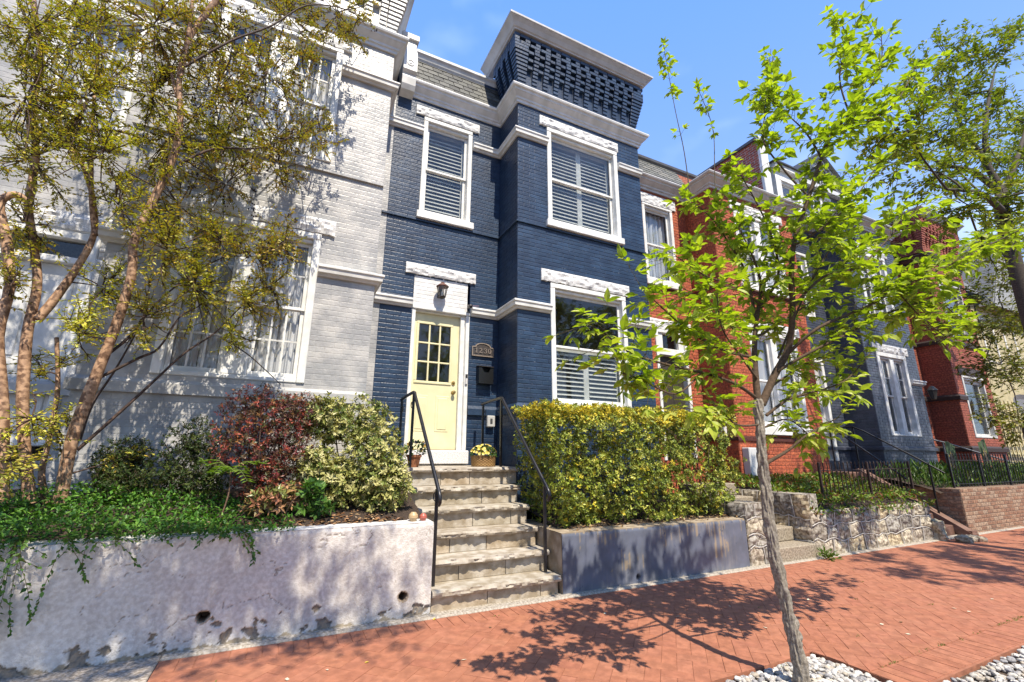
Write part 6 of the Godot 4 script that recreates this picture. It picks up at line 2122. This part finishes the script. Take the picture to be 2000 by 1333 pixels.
# leaf tufts through a set of ellipsoids (centre, radii), thicker towards the outside
func tufts(lf: MB, tw: MB, blobs: Array, n: int, per: int, l: float, w: float, cols: Array, out_bias := 0.7, stem := 0.05, fill := 0.45, root := Vector3.INF) -> void:
	for k in n:
		var b: Array = blobs[rng.randi() % blobs.size()]
		var d := rvec()
		var r := pow(rng.randf(), fill)
		var p: Vector3 = b[0] + d * b[1] * r
		var out: Vector3 = (d * out_bias + Vector3(0, 0.35, 0) + rvec() * 0.55).normalized()
		if tw: tw.tube([p - out * stem, p], [0.0025, 0.0015], 3, Color(0.12, 0.09, 0.05))
		var side := out.cross(rvec()).normalized()
		var base: Color = cols[rng.randi() % cols.size()]
		for i in per:
			var a := TAU * i / per + rnd(-0.4, 0.4)
			var dir := (out * rnd(0.25, 0.9) + side * cos(a) + out.cross(side) * sin(a)).normalized()
			var f := rnd(0.8, 1.2)
			lf.leaf(p - out * rnd(0, stem), dir, (out + rvec() * 0.3).normalized(), l * rnd(0.7, 1.2), w * rnd(0.8, 1.2), Color(base.r * f, base.g * f, base.b * f), 0.2, 0.1)

func stems(tw: MB, root: Vector3, blobs: Array, n: int, r: float, col: Color, spread := 0.12) -> void:
	for k in n:
		var b: Array = blobs[rng.randi() % blobs.size()]
		var e: Vector3 = b[0] + rvec() * b[1] * 0.75
		var s := root + Vector3(rnd(-spread, spread), 0, rnd(-spread, spread))
		var m := s.lerp(e, 0.5) + Vector3(rnd(-0.08, 0.08), 0.06, rnd(-0.08, 0.08))
		limb(tw, [s, m, e], r, r * 0.3, 5, col, 0.0, null, 3)

func shrubs() -> void:
	# clipped golden hedge behind the blue wall
	var t := thing("golden_hedge", "clipped green and gold leafed hedge above the blue retaining wall", "hedge", Vector3(4.2, 0.6, 1.6))
	var lf := MB.new()
	var tw := MB.new()
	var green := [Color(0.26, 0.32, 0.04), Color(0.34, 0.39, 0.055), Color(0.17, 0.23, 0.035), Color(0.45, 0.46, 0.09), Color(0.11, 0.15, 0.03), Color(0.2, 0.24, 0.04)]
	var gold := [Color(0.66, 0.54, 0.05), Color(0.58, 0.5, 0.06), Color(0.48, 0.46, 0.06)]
	var nz := noise(1.3, 101, 3)
	var x0 := 2.72
	var x1 := 5.92
	for k in 9500:
		var x := lerpf(x0, x1, rng.randf())
		var y := rnd(0.62, 2.02)
		var z := rnd(1.15, 2.1)
		var face := rng.randf()
		var out := rvec()
		if face < 0.42:
			z = 2.1 - absf(rng.randfn(0, 0.1)); out += Vector3(0, 0.2, 1.3)
		elif face < 0.62:
			y = 2.0 - absf(rng.randfn(0, 0.07)); out += Vector3(0, 1.5, 0)
		elif face < 0.72:
			x = x0 + absf(rng.randfn(0, 0.1)); out += Vector3(-1.3, 0.2, 0)
		# rounded shoulders, a ragged surface, bare lower right end
		var bulge: float = 0.16 * nz.get_noise_3d(x * 1.5, y * 1.5, z * 1.5)
		z += bulge
		y += 0.09 * nz.get_noise_2d(x * 1.3, z * 2.0)
		if y > 1.85: z -= (y - 1.85) * 0.5
		var foot := clampf((1.05 - y) / 0.4, 0, 1)
		x += foot * 0.16 if x < 3.2 else 0.0
		z -= foot * 0.08
		var bare := nz.get_noise_3d(x * 2.2 + 20, y * 2.2, z * 2.0)
		if bare > 0.27 - 0.2 * clampf((x - 4.8) / 1.2, 0, 1) - 0.1 * foot and y < 1.7: continue
		out = out.normalized()
		var p := Vector3(x, y, z)
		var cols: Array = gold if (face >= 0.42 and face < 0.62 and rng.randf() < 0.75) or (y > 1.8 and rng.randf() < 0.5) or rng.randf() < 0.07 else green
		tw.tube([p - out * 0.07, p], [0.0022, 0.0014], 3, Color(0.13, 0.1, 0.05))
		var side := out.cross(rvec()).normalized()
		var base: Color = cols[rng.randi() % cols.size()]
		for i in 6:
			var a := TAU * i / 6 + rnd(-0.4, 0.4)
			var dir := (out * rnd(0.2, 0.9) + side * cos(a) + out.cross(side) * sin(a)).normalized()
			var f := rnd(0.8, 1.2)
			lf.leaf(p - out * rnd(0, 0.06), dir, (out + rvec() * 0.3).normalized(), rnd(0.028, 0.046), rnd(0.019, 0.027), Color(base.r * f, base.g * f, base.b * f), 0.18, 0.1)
	for k in 26:
		var s := Vector3(rnd(2.95, 5.7), 0.6, rnd(1.5, 1.9))
		var e := s + Vector3(rnd(-0.4, 0.5), rnd(0.7, 1.25), rnd(-0.2, 0.2))
		limb(tw, [s, s.lerp(e, 0.5) + rvec() * 0.1, e], rnd(0.008, 0.016), 0.004, 5, Color(0.11, 0.075, 0.045), 0.0, null, 3)
		for q in 3:
			var m := s.lerp(e, rnd(0.3, 0.8))
			twig(tw, m, m + (rvec() + Vector3(0.3, 0.4, 0.3)) * 0.3, 0.004, 0, Color(0.13, 0.09, 0.05))
	obj("foliage", lf, M.gold_leaf, t)
	obj("stems", tw, M.bark, t)

	# variegated shrub left of the steps
	t = thing("variegated_shrub", "round shrub with cream edged leaves left of the stone steps", "shrub", Vector3(0.75, 0.8, 1.5))
	lf = MB.new(); tw = MB.new()
	var blobs := [[Vector3(0.72, 1.72, 1.35), Vector3(0.42, 0.33, 0.38)], [Vector3(0.85, 1.4, 1.62), Vector3(0.36, 0.34, 0.33)], [Vector3(0.55, 1.1, 1.65), Vector3(0.3, 0.26, 0.28)], [Vector3(0.95, 1.08, 1.78), Vector3(0.32, 0.28, 0.24)], [Vector3(0.38, 1.75, 1.35), Vector3(0.26, 0.28, 0.3)], [Vector3(0.33, 1.25, 1.5), Vector3(0.22, 0.25, 0.25)]]
	tufts(lf, tw, blobs, 2300, 7, 0.05, 0.022, [Color(0.38, 0.37, 0.12), Color(0.45, 0.43, 0.17), Color(0.17, 0.21, 0.05), Color(0.11, 0.15, 0.03), Color(0.30, 0.31, 0.09), Color(0.5, 0.47, 0.22)], 0.8, 0.05, 0.4)
	stems(tw, Vector3(0.75, 0.8, 1.5), blobs, 16, 0.012, Color(0.1, 0.075, 0.05))
	obj("foliage", lf, M.gold_leaf, t)
	obj("stems", tw, M.bark, t)

	# red leaved nandina
	t = thing("red_nandina_shrub", "leafy shrub with dark red and bronze leaves under the gray window", "shrub", Vector3(-0.2, 0.9, 1.4))
	lf = MB.new(); tw = MB.new()
	blobs = [[Vector3(-0.25, 1.82, 1.4), Vector3(0.38, 0.26, 0.3)], [Vector3(0.08, 1.78, 1.38), Vector3(0.3, 0.28, 0.28)], [Vector3(-0.35, 1.5, 1.45), Vector3(0.34, 0.3, 0.3)], [Vector3(0.02, 1.45, 1.45), Vector3(0.3, 0.3, 0.28)], [Vector3(-0.1, 1.15, 1.5), Vector3(0.32, 0.24, 0.26)]]
	tufts(lf, tw, blobs, 1700, 6, 0.042, 0.014, [Color(0.14, 0.03, 0.03), Color(0.2, 0.045, 0.03), Color(0.1, 0.06, 0.03), Color(0.08, 0.09, 0.03), Color(0.22, 0.11, 0.04), Color(0.07, 0.03, 0.03), Color(0.28, 0.06, 0.035)], 0.6, 0.06, 0.42)
	stems(tw, Vector3(-0.15, 0.9, 1.4), blobs, 18, 0.009, Color(0.13, 0.08, 0.055))
	obj("foliage", lf, M.red_leaf, t)
	obj("stems", tw, M.bark, t)
	t = thing("bronze_nandina_shoot", "low bronze and pink leaved shoot at the foot of the red shrub", "shrub", Vector3(0.15, 0.85, 1.85))
	lf = MB.new(); tw = MB.new()
	blobs = [[Vector3(0.08, 1.02, 1.85), Vector3(0.2, 0.14, 0.14)], [Vector3(-0.12, 0.98, 1.82), Vector3(0.16, 0.12, 0.12)]]
	tufts(lf, tw, blobs, 120, 5, 0.07, 0.026, [Color(0.3, 0.13, 0.07), Color(0.36, 0.2, 0.1), Color(0.22, 0.16, 0.05), Color(0.14, 0.16, 0.04)], 0.6, 0.06)
	stems(tw, Vector3(0.1, 0.8, 1.85), blobs, 5, 0.006, Color(0.13, 0.08, 0.055), 0.05)
	obj("foliage", lf, M.red_leaf, t)
	obj("stems", tw, M.bark, t)

	# dark evergreen shrubs against the gray wall
	for e in [[Vector3(-0.85, 1.0, 1.1), [[Vector3(-0.8, 1.45, 1.15), Vector3(0.3, 0.32, 0.26)], [Vector3(-0.95, 1.15, 1.25), Vector3(0.34, 0.28, 0.28)], [Vector3(-0.6, 1.15, 1.3), Vector3(0.26, 0.25, 0.25)]], "dark small leaved evergreen shrub between the crape myrtle and the red shrub"], [Vector3(-1.35, 1.0, 1.2), [[Vector3(-1.3, 1.3, 1.2), Vector3(0.25, 0.26, 0.24)], [Vector3(-1.25, 1.1, 1.35), Vector3(0.26, 0.2, 0.22)]], "dark evergreen shrub at the foot of the crape myrtle stems"]]:
		t = thing("evergreen_shrub", e[2], "shrub", e[0])
		lf = MB.new(); tw = MB.new()
		tufts(lf, tw, e[1], 1300, 6, 0.028, 0.014, [Color(0.035, 0.06, 0.015), Color(0.05, 0.085, 0.02), Color(0.09, 0.12, 0.025), Color(0.03, 0.05, 0.015)], 0.6, 0.05, 0.5)
		stems(tw, e[0] - Vector3(0, 0.05, 0), e[1], 12, 0.008, Color(0.08, 0.06, 0.04))
		obj("foliage", lf, M.leaf, t)
		obj("stems", tw, M.bark, t)

	# pinnate weed seedling
	var root := Vector3(-0.42, 0.85, 1.75)
	t = thing("pinnate_seedling", "bright green seedling with feathery leaves before the red shrub", "plant", root)
	lf = MB.new(); tw = MB.new()
	var top := root + Vector3(0.02, 0.38, 0)
	limb(tw, [root, root.lerp(top, 0.5) + Vector3(0.02, 0, 0), top], 0.008, 0.005, 6, Color(0.2, 0.12, 0.08))
	for k in 8:
		var a := TAU * k / 8 + 0.3
		var d := Vector3(cos(a), rnd(0.0, 0.9), sin(a) * 0.7).normalized()
		var e := top + d * rnd(0.2, 0.3) + Vector3(0, -0.09, 0)
		var q := smooth_path([top, top.lerp(e, 0.5) + Vector3(0, 0.05, 0), e], 4)
		tw.tube(q, [0.003, 0.003, 0.0028, 0.0026, 0.0024, 0.002, 0.002, 0.0015, 0.001], 4, Color(0.2, 0.25, 0.06))
		for i in range(1, q.size()):
			for s in [-1.0, 1.0]:
				var side: Vector3 = d.cross(Vector3.UP).normalized() * s
				lf.leaf(q[i], (side + d * 0.4 + Vector3(0, -0.15, 0)).normalized(), Vector3.UP, 0.075, 0.026, pick([Color(0.16, 0.27, 0.05), Color(0.22, 0.32, 0.06)]))
		lf.leaf(q[q.size() - 1], d, Vector3.UP, 0.07, 0.026, Color(0.2, 0.3, 0.06))
	obj("foliage", lf, M.bright_leaf, t)
	obj("stem", tw, M.bark, t)
	root = Vector3(0.33, 0.8, 1.92)
	t = thing("glossy_leaved_plant", "low bright green glossy leaved plant on the stucco wall's edge", "plant", root)
	lf = MB.new(); tw = MB.new()
	blobs = [[root + Vector3(0, 0.14, 0), Vector3(0.17, 0.14, 0.12)], [root + Vector3(-0.05, 0.28, 0), Vector3(0.1, 0.1, 0.08)]]
	tufts(lf, tw, blobs, 70, 6, 0.07, 0.034, [Color(0.07, 0.16, 0.03), Color(0.1, 0.2, 0.035), Color(0.05, 0.12, 0.025)], 0.5, 0.05)
	stems(tw, root, blobs, 6, 0.005, Color(0.1, 0.12, 0.04), 0.04)
	obj("foliage", lf, M.leaf, t)
	obj("stems", tw, M.bark, t)

	# ground cover spilling over the stucco wall
	lf = MB.new()
	var nn := noise(1.2, 111, 3)
	for k in 10500:
		var x := -3.0 + 3.15 * pow(rng.randf(), 1.0)
		var z := rnd(1.35, 2.31)
		var hgt := 0.2 * clampf((-0.15 - x) / 1.2, 0.1, 1) + 0.06 * nn.get_noise_2d(x * 2, z * 2)
		var y := lerpf(0.78, 0.98, clampf((2.1 - z) / 0.8, 0, 1)) + hgt * rng.randf()
		if x > -0.3 and rng.randf() < 0.5: continue
		lf.leaf(Vector3(x, y, z), (rvec() + Vector3(0, 0.25, 0.4)).normalized(), (Vector3.UP + rvec() * 0.5).normalized(), rnd(0.028, 0.048), rnd(0.017, 0.026), pick([Color(0.055, 0.15, 0.022), Color(0.085, 0.21, 0.028), Color(0.035, 0.1, 0.018), Color(0.14, 0.27, 0.04)]), 0.15, 0.15)
	for k in 70:
		var x := -2.6 + 2.45 * pow(rng.randf(), 1.5)
		var deep := pow(rng.randf(), 2.2) * 0.24 * (1.7 if x < -1.2 else 1.0) + 0.03
		if k < 6:
			x = -1.48 + rnd(-0.1, 0.06); deep = rnd(0.4, 0.66)
		var p := Vector3(x, 0.8, 2.27)
		var e := p + Vector3(rnd(-0.12, 0.2), -deep, rnd(0.02, 0.05))
		var q := smooth_path([p + Vector3(0, 0.03, -0.06), p + Vector3(0, 0, 0.03), p.lerp(e, 0.6) + Vector3(rnd(-0.03, 0.03), 0, 0.02), e], 4)
		var rr := []
		for i in q.size(): rr.append(0.0016)
		lf.tube(q, rr, 4, Color(0.15, 0.12, 0.05))
		leafy(lf, q, int(deep / 0.02) + 5, 0.04, 0.024, [Color(0.08, 0.18, 0.03), Color(0.13, 0.24, 0.04), Color(0.06, 0.13, 0.025)])
	var gc := obj("ground_cover", lf, M.leaf)
	gc.set_meta("kind", "stuff")
	tag(gc, "glossy green periwinkle spilling over the white stucco wall", "ground cover")
	# dead leaves on the soil
	lf = MB.new()
	for k in 900:
		var z := rnd(1.5, 2.08)
		lf.leaf(Vector3(rnd(-0.5, 1.1), 0.775 + 0.16 * clampf((2.08 - z) / 0.8, 0, 1) + rnd(0, 0.02), z), (rvec() * Vector3(1, 0.2, 1)).normalized(), (Vector3.UP + rvec() * 0.4).normalized(), rnd(0.03, 0.06), rnd(0.02, 0.03), pick([Color(0.22, 0.11, 0.05), Color(0.3, 0.17, 0.08), Color(0.15, 0.08, 0.04), Color(0.35, 0.24, 0.13)]))
	for k in 700:
		lf.leaf(Vector3(rnd(2.8, 5.55), 0.6 + rnd(0, 0.03), rnd(1.4, 2.2)), (rvec() * Vector3(1, 0.2, 1)).normalized(), (Vector3.UP + rvec() * 0.4).normalized(), rnd(0.03, 0.05), rnd(0.02, 0.03), pick([Color(0.22, 0.13, 0.06), Color(0.3, 0.2, 0.09), Color(0.15, 0.09, 0.05), Color(0.35, 0.27, 0.13)]))
	var lit := obj("leaf_litter", lf, M.red_leaf)
	lit.set_meta("kind", "stuff")
	tag(lit, "brown dead leaves lying on the planting beds", "leaf litter")

	# pale ground cover and yard plants of the neighbours
	lf = MB.new()
	for k in 5200:
		var x := rnd(7.05, 10.6)
		var z := rnd(0.75, 2.32)
		lf.leaf(Vector3(x, 0.66 + 0.3 * clampf((2.2 - z) / 1.2, 0, 1) + rnd(0, 0.1) - (0.12 if z > 2.2 else 0.0), z), (rvec() + Vector3(0, 0.5, 0.3)).normalized(), (Vector3.UP + rvec() * 0.5).normalized(), rnd(0.05, 0.08), rnd(0.03, 0.045), pick([Color(0.13, 0.22, 0.03), Color(0.19, 0.27, 0.04), Color(0.25, 0.3, 0.06), Color(0.08, 0.14, 0.025), Color(0.22, 0.1, 0.04)]))
	gc = obj("ivy_cover", lf, M.leaf)
	gc.set_meta("kind", "stuff")
	tag(gc, "light green ground cover behind the rusty picket fence", "ground cover")
	lf = MB.new()
	for k in 3800:
		var z := rnd(0.8, 2.05)
		var h := pow(rng.randf(), 1.5) * 0.5
		lf.leaf(Vector3(rnd(11.7, 18.5), 0.8 + h * 0.8, z), (rvec() * 0.6 + Vector3(0, 0.9, 0.2)).normalized(), rvec(), rnd(0.08, 0.22), rnd(0.025, 0.05), pick([Color(0.07, 0.15, 0.03), Color(0.12, 0.2, 0.04), Color(0.05, 0.1, 0.03), Color(0.16, 0.2, 0.1)]))
	gc = obj("yard_plants", lf, M.leaf)
	gc.set_meta("kind", "stuff")
	tag(gc, "mixed leafy yard plants behind the black picket fence", "ground cover")
	# moss and seedlings in the pavement joints
	lf = MB.new()
	for k in 46:
		var p := Vector3(rnd(3.7, 7.0), 0.0, 4.565 + rnd(-0.01, 0.01)) if k < 26 else Vector3(rnd(-0.3, 9.0), 0.0, rnd(2.5, 4.5))
		for i in 7: lf.leaf(p + Vector3(rnd(-0.03, 0.03), 0, rnd(-0.012, 0.012)), (rvec() + Vector3(0, 0.5, 0)).normalized(), rvec(), rnd(0.008, 0.02), rnd(0.005, 0.009), pick([Color(0.12, 0.17, 0.03), Color(0.2, 0.22, 0.05)]))
	gc = obj("joint_weeds", lf, M.leaf)
	gc.set_meta("kind", "stuff")
	tag(gc, "tiny green weeds growing in the brick pavement joints", "weeds")
	# weed at the foot of the rubble wall
	t = thing("pavement_weed", "green weed growing at the foot of the rubble stone wall", "plant", Vector3(6.98, 0, 2.42))
	lf = MB.new()
	for k in 130:
		var d := (rvec() + Vector3(0, 0.9, 0.4)).normalized()
		lf.leaf(Vector3(6.98, 0.01, 2.42) + d * rnd(0, 0.13), (d + rvec() * 0.4).normalized(), rvec(), rnd(0.04, 0.09), rnd(0.015, 0.025), pick([Color(0.09, 0.16, 0.03), Color(0.13, 0.2, 0.04)]))
	obj("foliage", lf, M.leaf, t)

# a full-grown street tree: trunk and limbs from a list, twigs and leaves round blob centres
func street_tree(called: String, label: String, trunk: Array, r0: float, limbs: Array, blobs: Array, leaf: float, cols: Array, per := 4, twigs := 5, tn := 0.35) -> void:
	var t := thing(called, label, "tree", trunk[0])
	var tr := MB.new()
	var tw := MB.new()
	var lf := MB.new()
	var bark := Color(0.085, 0.07, 0.055)
	var joints := limb(tr, trunk, r0, r0 * 0.55, 12, bark, 0.03, noise(6.0, 121, 3))
	for l in limbs: joints += limb(tr, l, r0 * 0.42, 0.012, 7, bark)
	obj("trunk", tr, M.bark, t)
	for b in blobs:
		var c: Vector3 = b[0]
		var j := nearest(joints, c)
		if (j - c).length() > 0.1: joints += twig(tw, j, c, 0.016, 0.0, bark)
		for k in int(b[2]):
			var e := c + rvec() * float(b[1]) * pow(rng.randf(), 0.45)
			var q := twig(tw, c.lerp(e, 0.2), e, 0.007, 0.0, bark)
			for s in twigs:
				var p: Vector3 = q[1 + rng.randi() % (q.size() - 1)]
				var q2 := twig(tw, p, p + (rvec() + (e - c).normalized() * 0.6).normalized() * rnd(0.12, tn), 0.0035, 0.0, bark)
				leafy(lf, q2, per * 2, leaf, leaf * 0.5, cols)
	obj("twigs", tw, M.bark, t)
	obj("crown", lf, M.leaf, t)

func trees() -> void:
	# tall street tree whose crown shows against the sky
	var g := [Color(0.26, 0.34, 0.045), Color(0.32, 0.37, 0.055), Color(0.19, 0.26, 0.04), Color(0.38, 0.39, 0.07)]
	var zt := 4.1
	var tp := px(1968, 460, zt)
	var trunk := [Vector3(tp.x + 0.1, -0.1, zt + 0.05), Vector3(tp.x + 0.05, 2.0, zt), px(1968, 460, zt), px(1955, 370, zt)]
	var limbs := [[px(1955, 370, zt), px(1915, 300, 4.0), px(1880, 250, 3.9), px(1850, 160, 3.8)], [px(1958, 390, zt), px(1990, 300, 4.3), px(2020, 200, 4.4)], [px(1955, 375, zt), px(1900, 335, 3.9), px(1840, 320, 3.6), px(1790, 290, 3.4)], [px(1930, 330, 4.0), px(1925, 240, 4.1), px(1945, 130, 4.2)], [px(1965, 420, zt), px(1920, 380, 4.4), px(1850, 370, 4.5)]]
	var blobs := []
	for b in [[1850, 110, 0.55, 12], [1940, 110, 0.6, 10], [1970, 60, 0.4, 7], [1800, 170, 0.55, 13], [1880, 190, 0.6, 15], [1960, 200, 0.6, 13], [1770, 250, 0.5, 12], [1840, 270, 0.6, 15], [1930, 280, 0.6, 13], [1990, 300, 0.6, 13], [1760, 320, 0.4, 9], [1830, 340, 0.5, 11], [1890, 400, 0.5, 12], [1960, 420, 0.5, 12], [1920, 480, 0.5, 9], [2040, 240, 0.8, 15], [2060, 400, 0.8, 15], [2040, 100, 0.8, 12]]:
		blobs.append([px(b[0], b[1], rnd(3.7, 4.6)), b[2], b[3]])
	for b in [[12.6, 7.2, 4.2], [13.6, 7.6, 4.0], [14.6, 7.0, 4.2], [13.8, 6.2, 4.4], [12.8, 8.2, 4.3], [15.2, 8.0, 4.1], [14.2, 8.6, 4.3], [10.0, 5.2, 6.2], [11.4, 5.0, 6.5], [12.8, 5.4, 6.3], [9.0, 5.6, 6.4], [10.8, 6.0, 6.0], [7.2, 5.4, 6.6], [8.0, 5.2, 7.0], [8.6, 5.8, 7.4], [9.4, 5.3, 7.2], [10.2, 5.6, 7.4], [7.8, 5.8, 6.1], [8.8, 5.0, 6.3], [9.8, 6.2, 6.8]]: blobs.append([Vector3(b[0], b[1], b[2]), 0.6, 9])
	street_tree("tall_street_tree", "tall street tree with thin olive green spring leaves against the sky", trunk, 0.15, limbs, blobs, 0.08, g, 5, 6)
	# small ornamental tree before the cream house
	var st := [Vector3(18.9, 0.0, 2.6), Vector3(18.85, 1.4, 2.55), Vector3(18.6, 2.4, 2.5), Vector3(18.3, 3.4, 2.5)]
	var sb := []
	for b in [[1870, 640, 0.5, 9], [1920, 650, 0.6, 11], [1970, 620, 0.6, 10], [1940, 720, 0.6, 11], [1980, 720, 0.6, 10], [1900, 580, 0.5, 8], [1960, 550, 0.6, 9], [1990, 820, 0.5, 9], [1975, 480, 0.6, 9], [1930, 800, 0.4, 6], [2000, 650, 0.6, 9]]: sb.append([px(b[0], b[1], 2.5), b[2], b[3] * 2])
	street_tree("ornamental_tree", "small yellowish leaved tree in front of the cream house", st, 0.06, [[st[2], Vector3(18.9, 3.3, 2.4), Vector3(19.4, 4.2, 2.4)], [st[1], Vector3(19.4, 2.4, 2.6), Vector3(20.0, 3.6, 2.6)]], sb, 0.1, [Color(0.2, 0.22, 0.04), Color(0.26, 0.24, 0.05), Color(0.14, 0.17, 0.03)], 3, 4)
	# street trees beside and behind the camera: they shade the pavement and the stucco wall and show in the window panes
	var lt := [Vector3(-2.6, -0.1, 5.6), Vector3(-2.5, 2.0, 5.6), Vector3(-2.3, 4.0, 5.5), Vector3(-2.0, 5.5, 5.4)]
	var lb := []
	for b in [[-0.9, 5.6, 5.6], [-0.2, 5.4, 5.3], [-1.7, 5.8, 5.6], [-1.3, 6.6, 6.2], [-0.3, 6.4, 6.0], [0.5, 5.9, 5.8], [-2.6, 6.2, 5.6], [-0.8, 4.9, 5.1], [0.9, 6.3, 6.1], [-1.9, 5.0, 5.0], [-1.2, 5.4, 5.2], [0.2, 6.9, 6.4], [-0.6, 7.2, 6.5]]: lb.append([Vector3(b[0], b[1], b[2]), 0.5, 14])
	street_tree("shade_tree", "street tree by the kerb before the gray house", lt, 0.14, [[lt[3], Vector3(-1.2, 5.7, 5.5), Vector3(-0.2, 5.9, 5.6)], [lt[2], Vector3(-2.6, 5.4, 5.8), Vector3(-2.4, 6.6, 6.0)]], lb, 0.09, g, 3, 3)
	for e in [[5.5, 16.0, 5.5, 0], [14.5, 16.5, 8.0, 1], [-4.0, 16.5, 6.5, 2], [20.0, 16.0, 6.0, 3]]:
		var o := Vector3(e[0], 0, e[1])
		var h: float = e[2]
		var bb := []
		for k in 18: bb.append([o + Vector3(rnd(-2.6, 2.6), h + rnd(-1.8, 2.6), rnd(-1.8, 1.8)), 1.0, 6])
		street_tree("far_street_tree", ["street tree across the road facing the blue wall", "street tree across the road facing the brown steps", "street tree across the road facing the gray house", "street tree across the road facing the brownish red house"][int(e[3])], [o, o + Vector3(0.1, 2, 0), o + Vector3(-0.1, h - 1, 0)], 0.2, [[o + Vector3(0, h - 2, 0), o + Vector3(1.4, h, 0.3), o + Vector3(2.0, h + 1.4, 0.2)], [o + Vector3(0, h - 1.6, 0), o + Vector3(-1.4, h, -0.3), o + Vector3(-2.2, h + 1.2, 0)]], bb, 0.22, [Color(0.08, 0.12, 0.03), Color(0.06, 0.1, 0.025), Color(0.1, 0.14, 0.03)], 2, 3, 0.6)

func litter() -> void:
	# blown leaves and petals on the bricks
	for p in [[846, 1212, 1], [1500, 1228, 0], [1232, 1145, 0], [1620, 1222, 1], [1580, 1170, 0], [1720, 1220, 0], [1760, 1216, 2], [1890, 1195, 0], [1640, 1210, 0], [1700, 1185, 2], [1180, 1200, 0], [1085, 1237, 2], [720, 1292, 1], [560, 1330, 0], [640, 1310, 0], [1870, 1190, 0], [1780, 1240, 0], [1860, 1120, 2], [1320, 1205, 0], [1425, 1185, 0], [960, 1225, 2], [900, 1290, 0], [1940, 1170, 0], [1660, 1150, 1], [1340, 1230, 2]]:
		var w := py(p[0], p[1], 0.006)
		if w.z < 2.4 or w.z > 5.0: continue
		var mb := MB.new()
		var cols := [Color(0.6, 0.55, 0.42), Color(0.55, 0.4, 0.06), Color(0.2, 0.12, 0.06)]
		mb.leaf(w, (rvec() * Vector3(1, 0.08, 1)).normalized(), (Vector3.UP + rvec() * 0.25).normalized(), rnd(0.03, 0.055), rnd(0.02, 0.03), cols[p[2]], 0.1, 0.02)
		var o := obj("fallen_leaf", mb, M.petal)
		tag(o, ["pale fallen petal on the brick pavement", "yellow fallen leaf on the brick pavement", "brown fallen leaf on the brick pavement"][p[2]], "leaf", ["fallen petals on the pavement", "yellow leaves on the pavement", "brown leaves on the pavement"][p[2]])

# ---------------------------------------------------------------- the scene
func sky_cover() -> ImageTexture:
	# thin wisps of cirrus
	var w := 1024
	var h := 512
	var a := noise(1.6, 131, 5)
	var b := noise(0.9, 132, 3)
	var im := Image.create(w, h, false, Image.FORMAT_RGBA8)
	for y in h:
		var el := (0.5 - (y + 0.5) / h) * PI
		if el < 0.0: continue
		for x in w:
			var az := (x + 0.5) / w * TAU
			var d := Vector3(cos(az) * cos(el), sin(el), sin(az) * cos(el))
			var k: float = a.get_noise_3d(d.x * 2.0, d.y * 6.0, d.z * 2.0) * 0.7 + b.get_noise_3d(d.x * 2, d.y * 3, d.z * 2) * 0.5
			im.set_pixel(x, y, Color(1, 1, 1, clampf((k - 0.08) * 1.0, 0, 0.5)))
	return ImageTexture.create_from_image(im)

func _ready() -> void:
	rng.seed = 20240418
	# camera: 26.2 degrees right of the facade's normal, tilted up 14.3 degrees
	var yaw := 0.45681
	var pitch := 0.249267
	var roll := 0.0056966
	cam_fwd = Vector3(sin(yaw) * cos(pitch), sin(pitch), -cos(yaw) * cos(pitch))
	var r := cam_fwd.cross(Vector3.UP).normalized()
	var u := r.cross(cam_fwd)
	cam_right = r * cos(roll) + u * sin(roll)
	cam_up = u * cos(roll) - r * sin(roll)
	var cam := Camera3D.new()
	cam.name = "camera"
	cam.transform = Transform3D(Basis(cam_right, cam_up, -cam_fwd), EYE)
	cam.fov = rad_to_deg(2.0 * atan(666.5 / FOCAL))
	cam.near = 0.05
	cam.far = 400
	cam.current = true
	add_child(cam)

	var env := Environment.new()
	env.background_mode = Environment.BG_SKY
	var sm := ProceduralSkyMaterial.new()
	sm.sky_top_color = Color(0.35, 0.535, 0.84)
	sm.sky_horizon_color = Color(0.68, 0.76, 0.83)
	sm.sky_curve = 0.33
	sm.ground_bottom_color = Color(0.25, 0.22, 0.2)
	sm.ground_horizon_color = Color(0.6, 0.65, 0.7)
	sm.sun_angle_max = 8.0
	sm.sky_cover = sky_cover()
	sm.sky_cover_modulate = Color(1, 1, 1, 0.35)
	var sky := Sky.new()
	sky.sky_material = sm
	env.sky = sky
	env.tonemap_mode = Environment.TONE_MAPPER_LINEAR
	env.tonemap_exposure = 1.75
	env.sdfgi_enabled = true
	env.ssao_enabled = true
	env.ssil_enabled = true
	var we := WorldEnvironment.new()
	we.name = "environment"
	we.environment = env
	add_child(we)

	var sun := DirectionalLight3D.new()
	sun.name = "sun"
	sun.light_energy = 1.5
	sun.light_color = Color(1.0, 0.955, 0.88)
	sun.light_angular_distance = 0.53
	sun.shadow_enabled = true
	var az := deg_to_rad(1.5)
	var el := deg_to_rad(58.5)
	var towards := Vector3(sin(az) * cos(el), sin(el), cos(az) * cos(el))
	add_child(sun)
	sun.look_at_from_position(towards * 30.0, Vector3.ZERO, Vector3.UP)

	make_materials()
	pavement()
	planting_beds()
	blue_house()
	gray_house()
	red_house()
	slate_house()
	brown_house()
	cream_house()
	stucco_wall()
	blue_wall()
	front_steps()
	stone_walls()
	brick_terrace()
	handrail(2.62, "black iron handrail on the hedge side of the sandstone steps")
	handrail(1.40, "black iron handrail on the variegated shrub side of the sandstone steps")
	door_fittings()
	yards()
	trees()
	crape_myrtle()
	shrubs()
	sapling()
	pebbles()
	litter()
